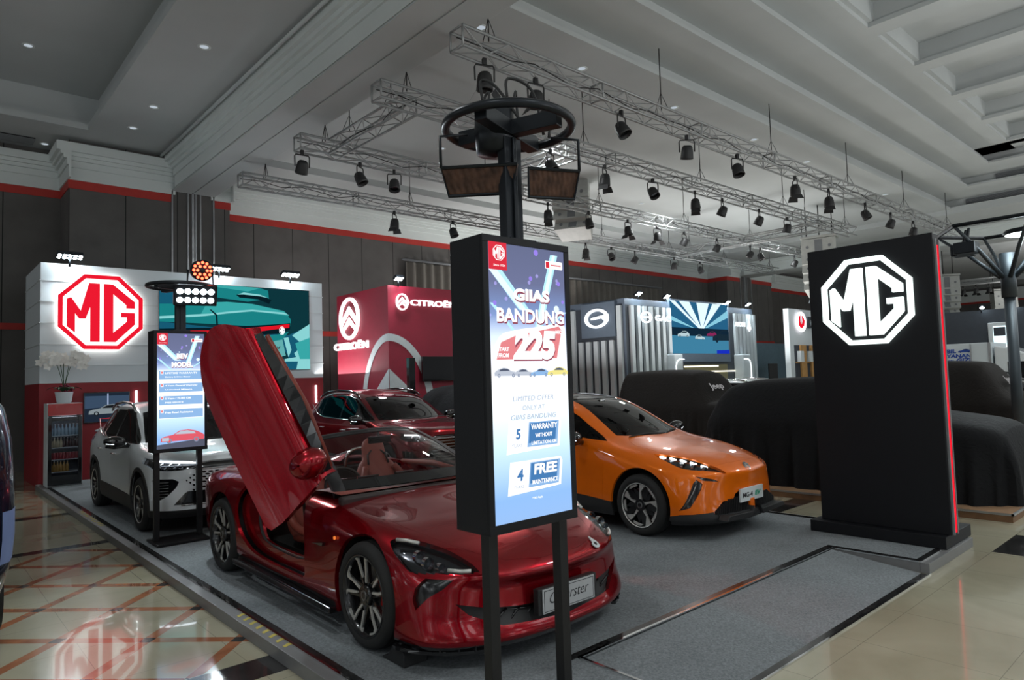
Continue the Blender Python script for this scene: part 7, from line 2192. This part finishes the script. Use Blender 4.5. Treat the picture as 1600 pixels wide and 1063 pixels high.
for s_, z, hh, y_r, wd in (('MOBIL', 2.38, .14, 1.93, .62), ('PELAYANAN', 2.22, .125, 1.50, 1.15), ('PENYULUHAN', 2.06, .085, 2.02, .64), ('GIZI', 2.07, .14, 1.52, .42)):
    o = link('truck_lettering', text_mesh('truck_lettering', s_, .2, BL, .006, .008, .1, wd, height=hh), t, loc=(-.012, y_r+wd/2, z)); o.rotation_euler = (0, 0, -PI/2)
b = MB(); b.T = Matrix.Rotation(-PI/2, 4, 'Z')
for pl, mi in minicar(0, 0, .38, 0, 0, 0, 1): b.prism(pl, -.006, 0, 'y')
b.build('truck_pictogram', [BL], t, loc=(-.012, 1.69, 2.32))

# ---------------------------------------------------------------- camera, world, lamps and added lights
cam = bpy.data.cameras.new('camera'); co = bpy.data.objects.new('camera', cam); COL.objects.link(co)
y_, p_, r_ = 0.84009, 0.05793, -0.030607
fw = Vector((math.cos(y_)*math.cos(p_), math.sin(y_)*math.cos(p_), math.sin(p_)))
rt = Vector((math.sin(y_), -math.cos(y_), 0)); up = rt.cross(fw)
c_, s_ = math.cos(r_), math.sin(r_)
m_ = Matrix((rt*c_+up*s_, up*c_-rt*s_, -fw)).transposed().to_4x4(); m_.translation = (0, 0, 1.90)
co.matrix_world = m_
cam.sensor_width = 36; cam.lens = 1058.56/1600*36; cam.clip_end = 200; cam.clip_start = .05
SC.camera = co
SC.view_settings.view_transform = 'Standard'; SC.view_settings.look = 'None'; SC.view_settings.gamma = 1; SC.view_settings.use_curve_mapping = False
SC.view_settings.exposure = 0
w = bpy.data.worlds.new('world'); SC.world = w; w.use_nodes = True
wt = w.node_tree; bg = wt.nodes['Background']
# the rest of the dim fair hall: dark noise, bright patches added for reflections
tcw = N(wt, 'ShaderNodeTexCoord')
nw = N(wt, 'ShaderNodeTexNoise', Scale=5.5, Detail=3.0, Distortion=.3); wt.links.new(tcw.outputs['Generated'], nw.inputs['Vector'])
rw = N(wt, 'ShaderNodeValToRGB'); e = rw.color_ramp.elements; e[0].position = .40; e[0].color = (.10, .105, .11, 1); e[1].position = .66; e[1].color = (2.6, 2.8, 2.9, 1)
x = e.new(.56); x.color = (.42, .45, .47, 1)
wt.links.new(nw.outputs['Fac'], rw.inputs[0]); wt.links.new(rw.outputs[0], bg.inputs[0]); bg.inputs[1].default_value = 1.0
# unseen overhead area lights added for general hall light, without fittings
for (x, y, e) in ((-3, 0, 130), (2, -3.5, 130), (9, -2, 130), (16, 0, 150), (24, 0, 150), (1, 6, 60), (10, 10, 130), (18, 12, 130), (26, 13, 130), (28, 5, 130)):
    light('AREA', (x, y, 7.0), (x, y, 0), e, (.94, .99, 1.0), .35)
# unseen upward area lights, added only to brighten the ceiling
for (x, y, e) in ((-6, -6, 220), (6, -6, 800), (18, -5, 650), (30, -4, 560), (45, 4, 600), (9, 17.5, 160), (17.5, 17.5, 350), (24, 13.5, 300)):
    light('AREA', (x, y, 2.2), (x, y, 9), e, (1, .985, .97), 3.0)
# lamps belonging to visible fittings
light('SPOT', (2.56+.05, 8.45, 2.95), (2.0, 5.0, .1), 160, (.85, .95, 1), .08, 110, .6)
light('SPOT', (2.70, 8.62, 3.34), (4.6, 2.7, .1), 300, (1, .05, .03), .05, 22, .6)
light('SPOT', (13.9, 2.5, 3.85), (11, 1.0, 0), 150, (.85, .97, 1), .15, 130, .8)
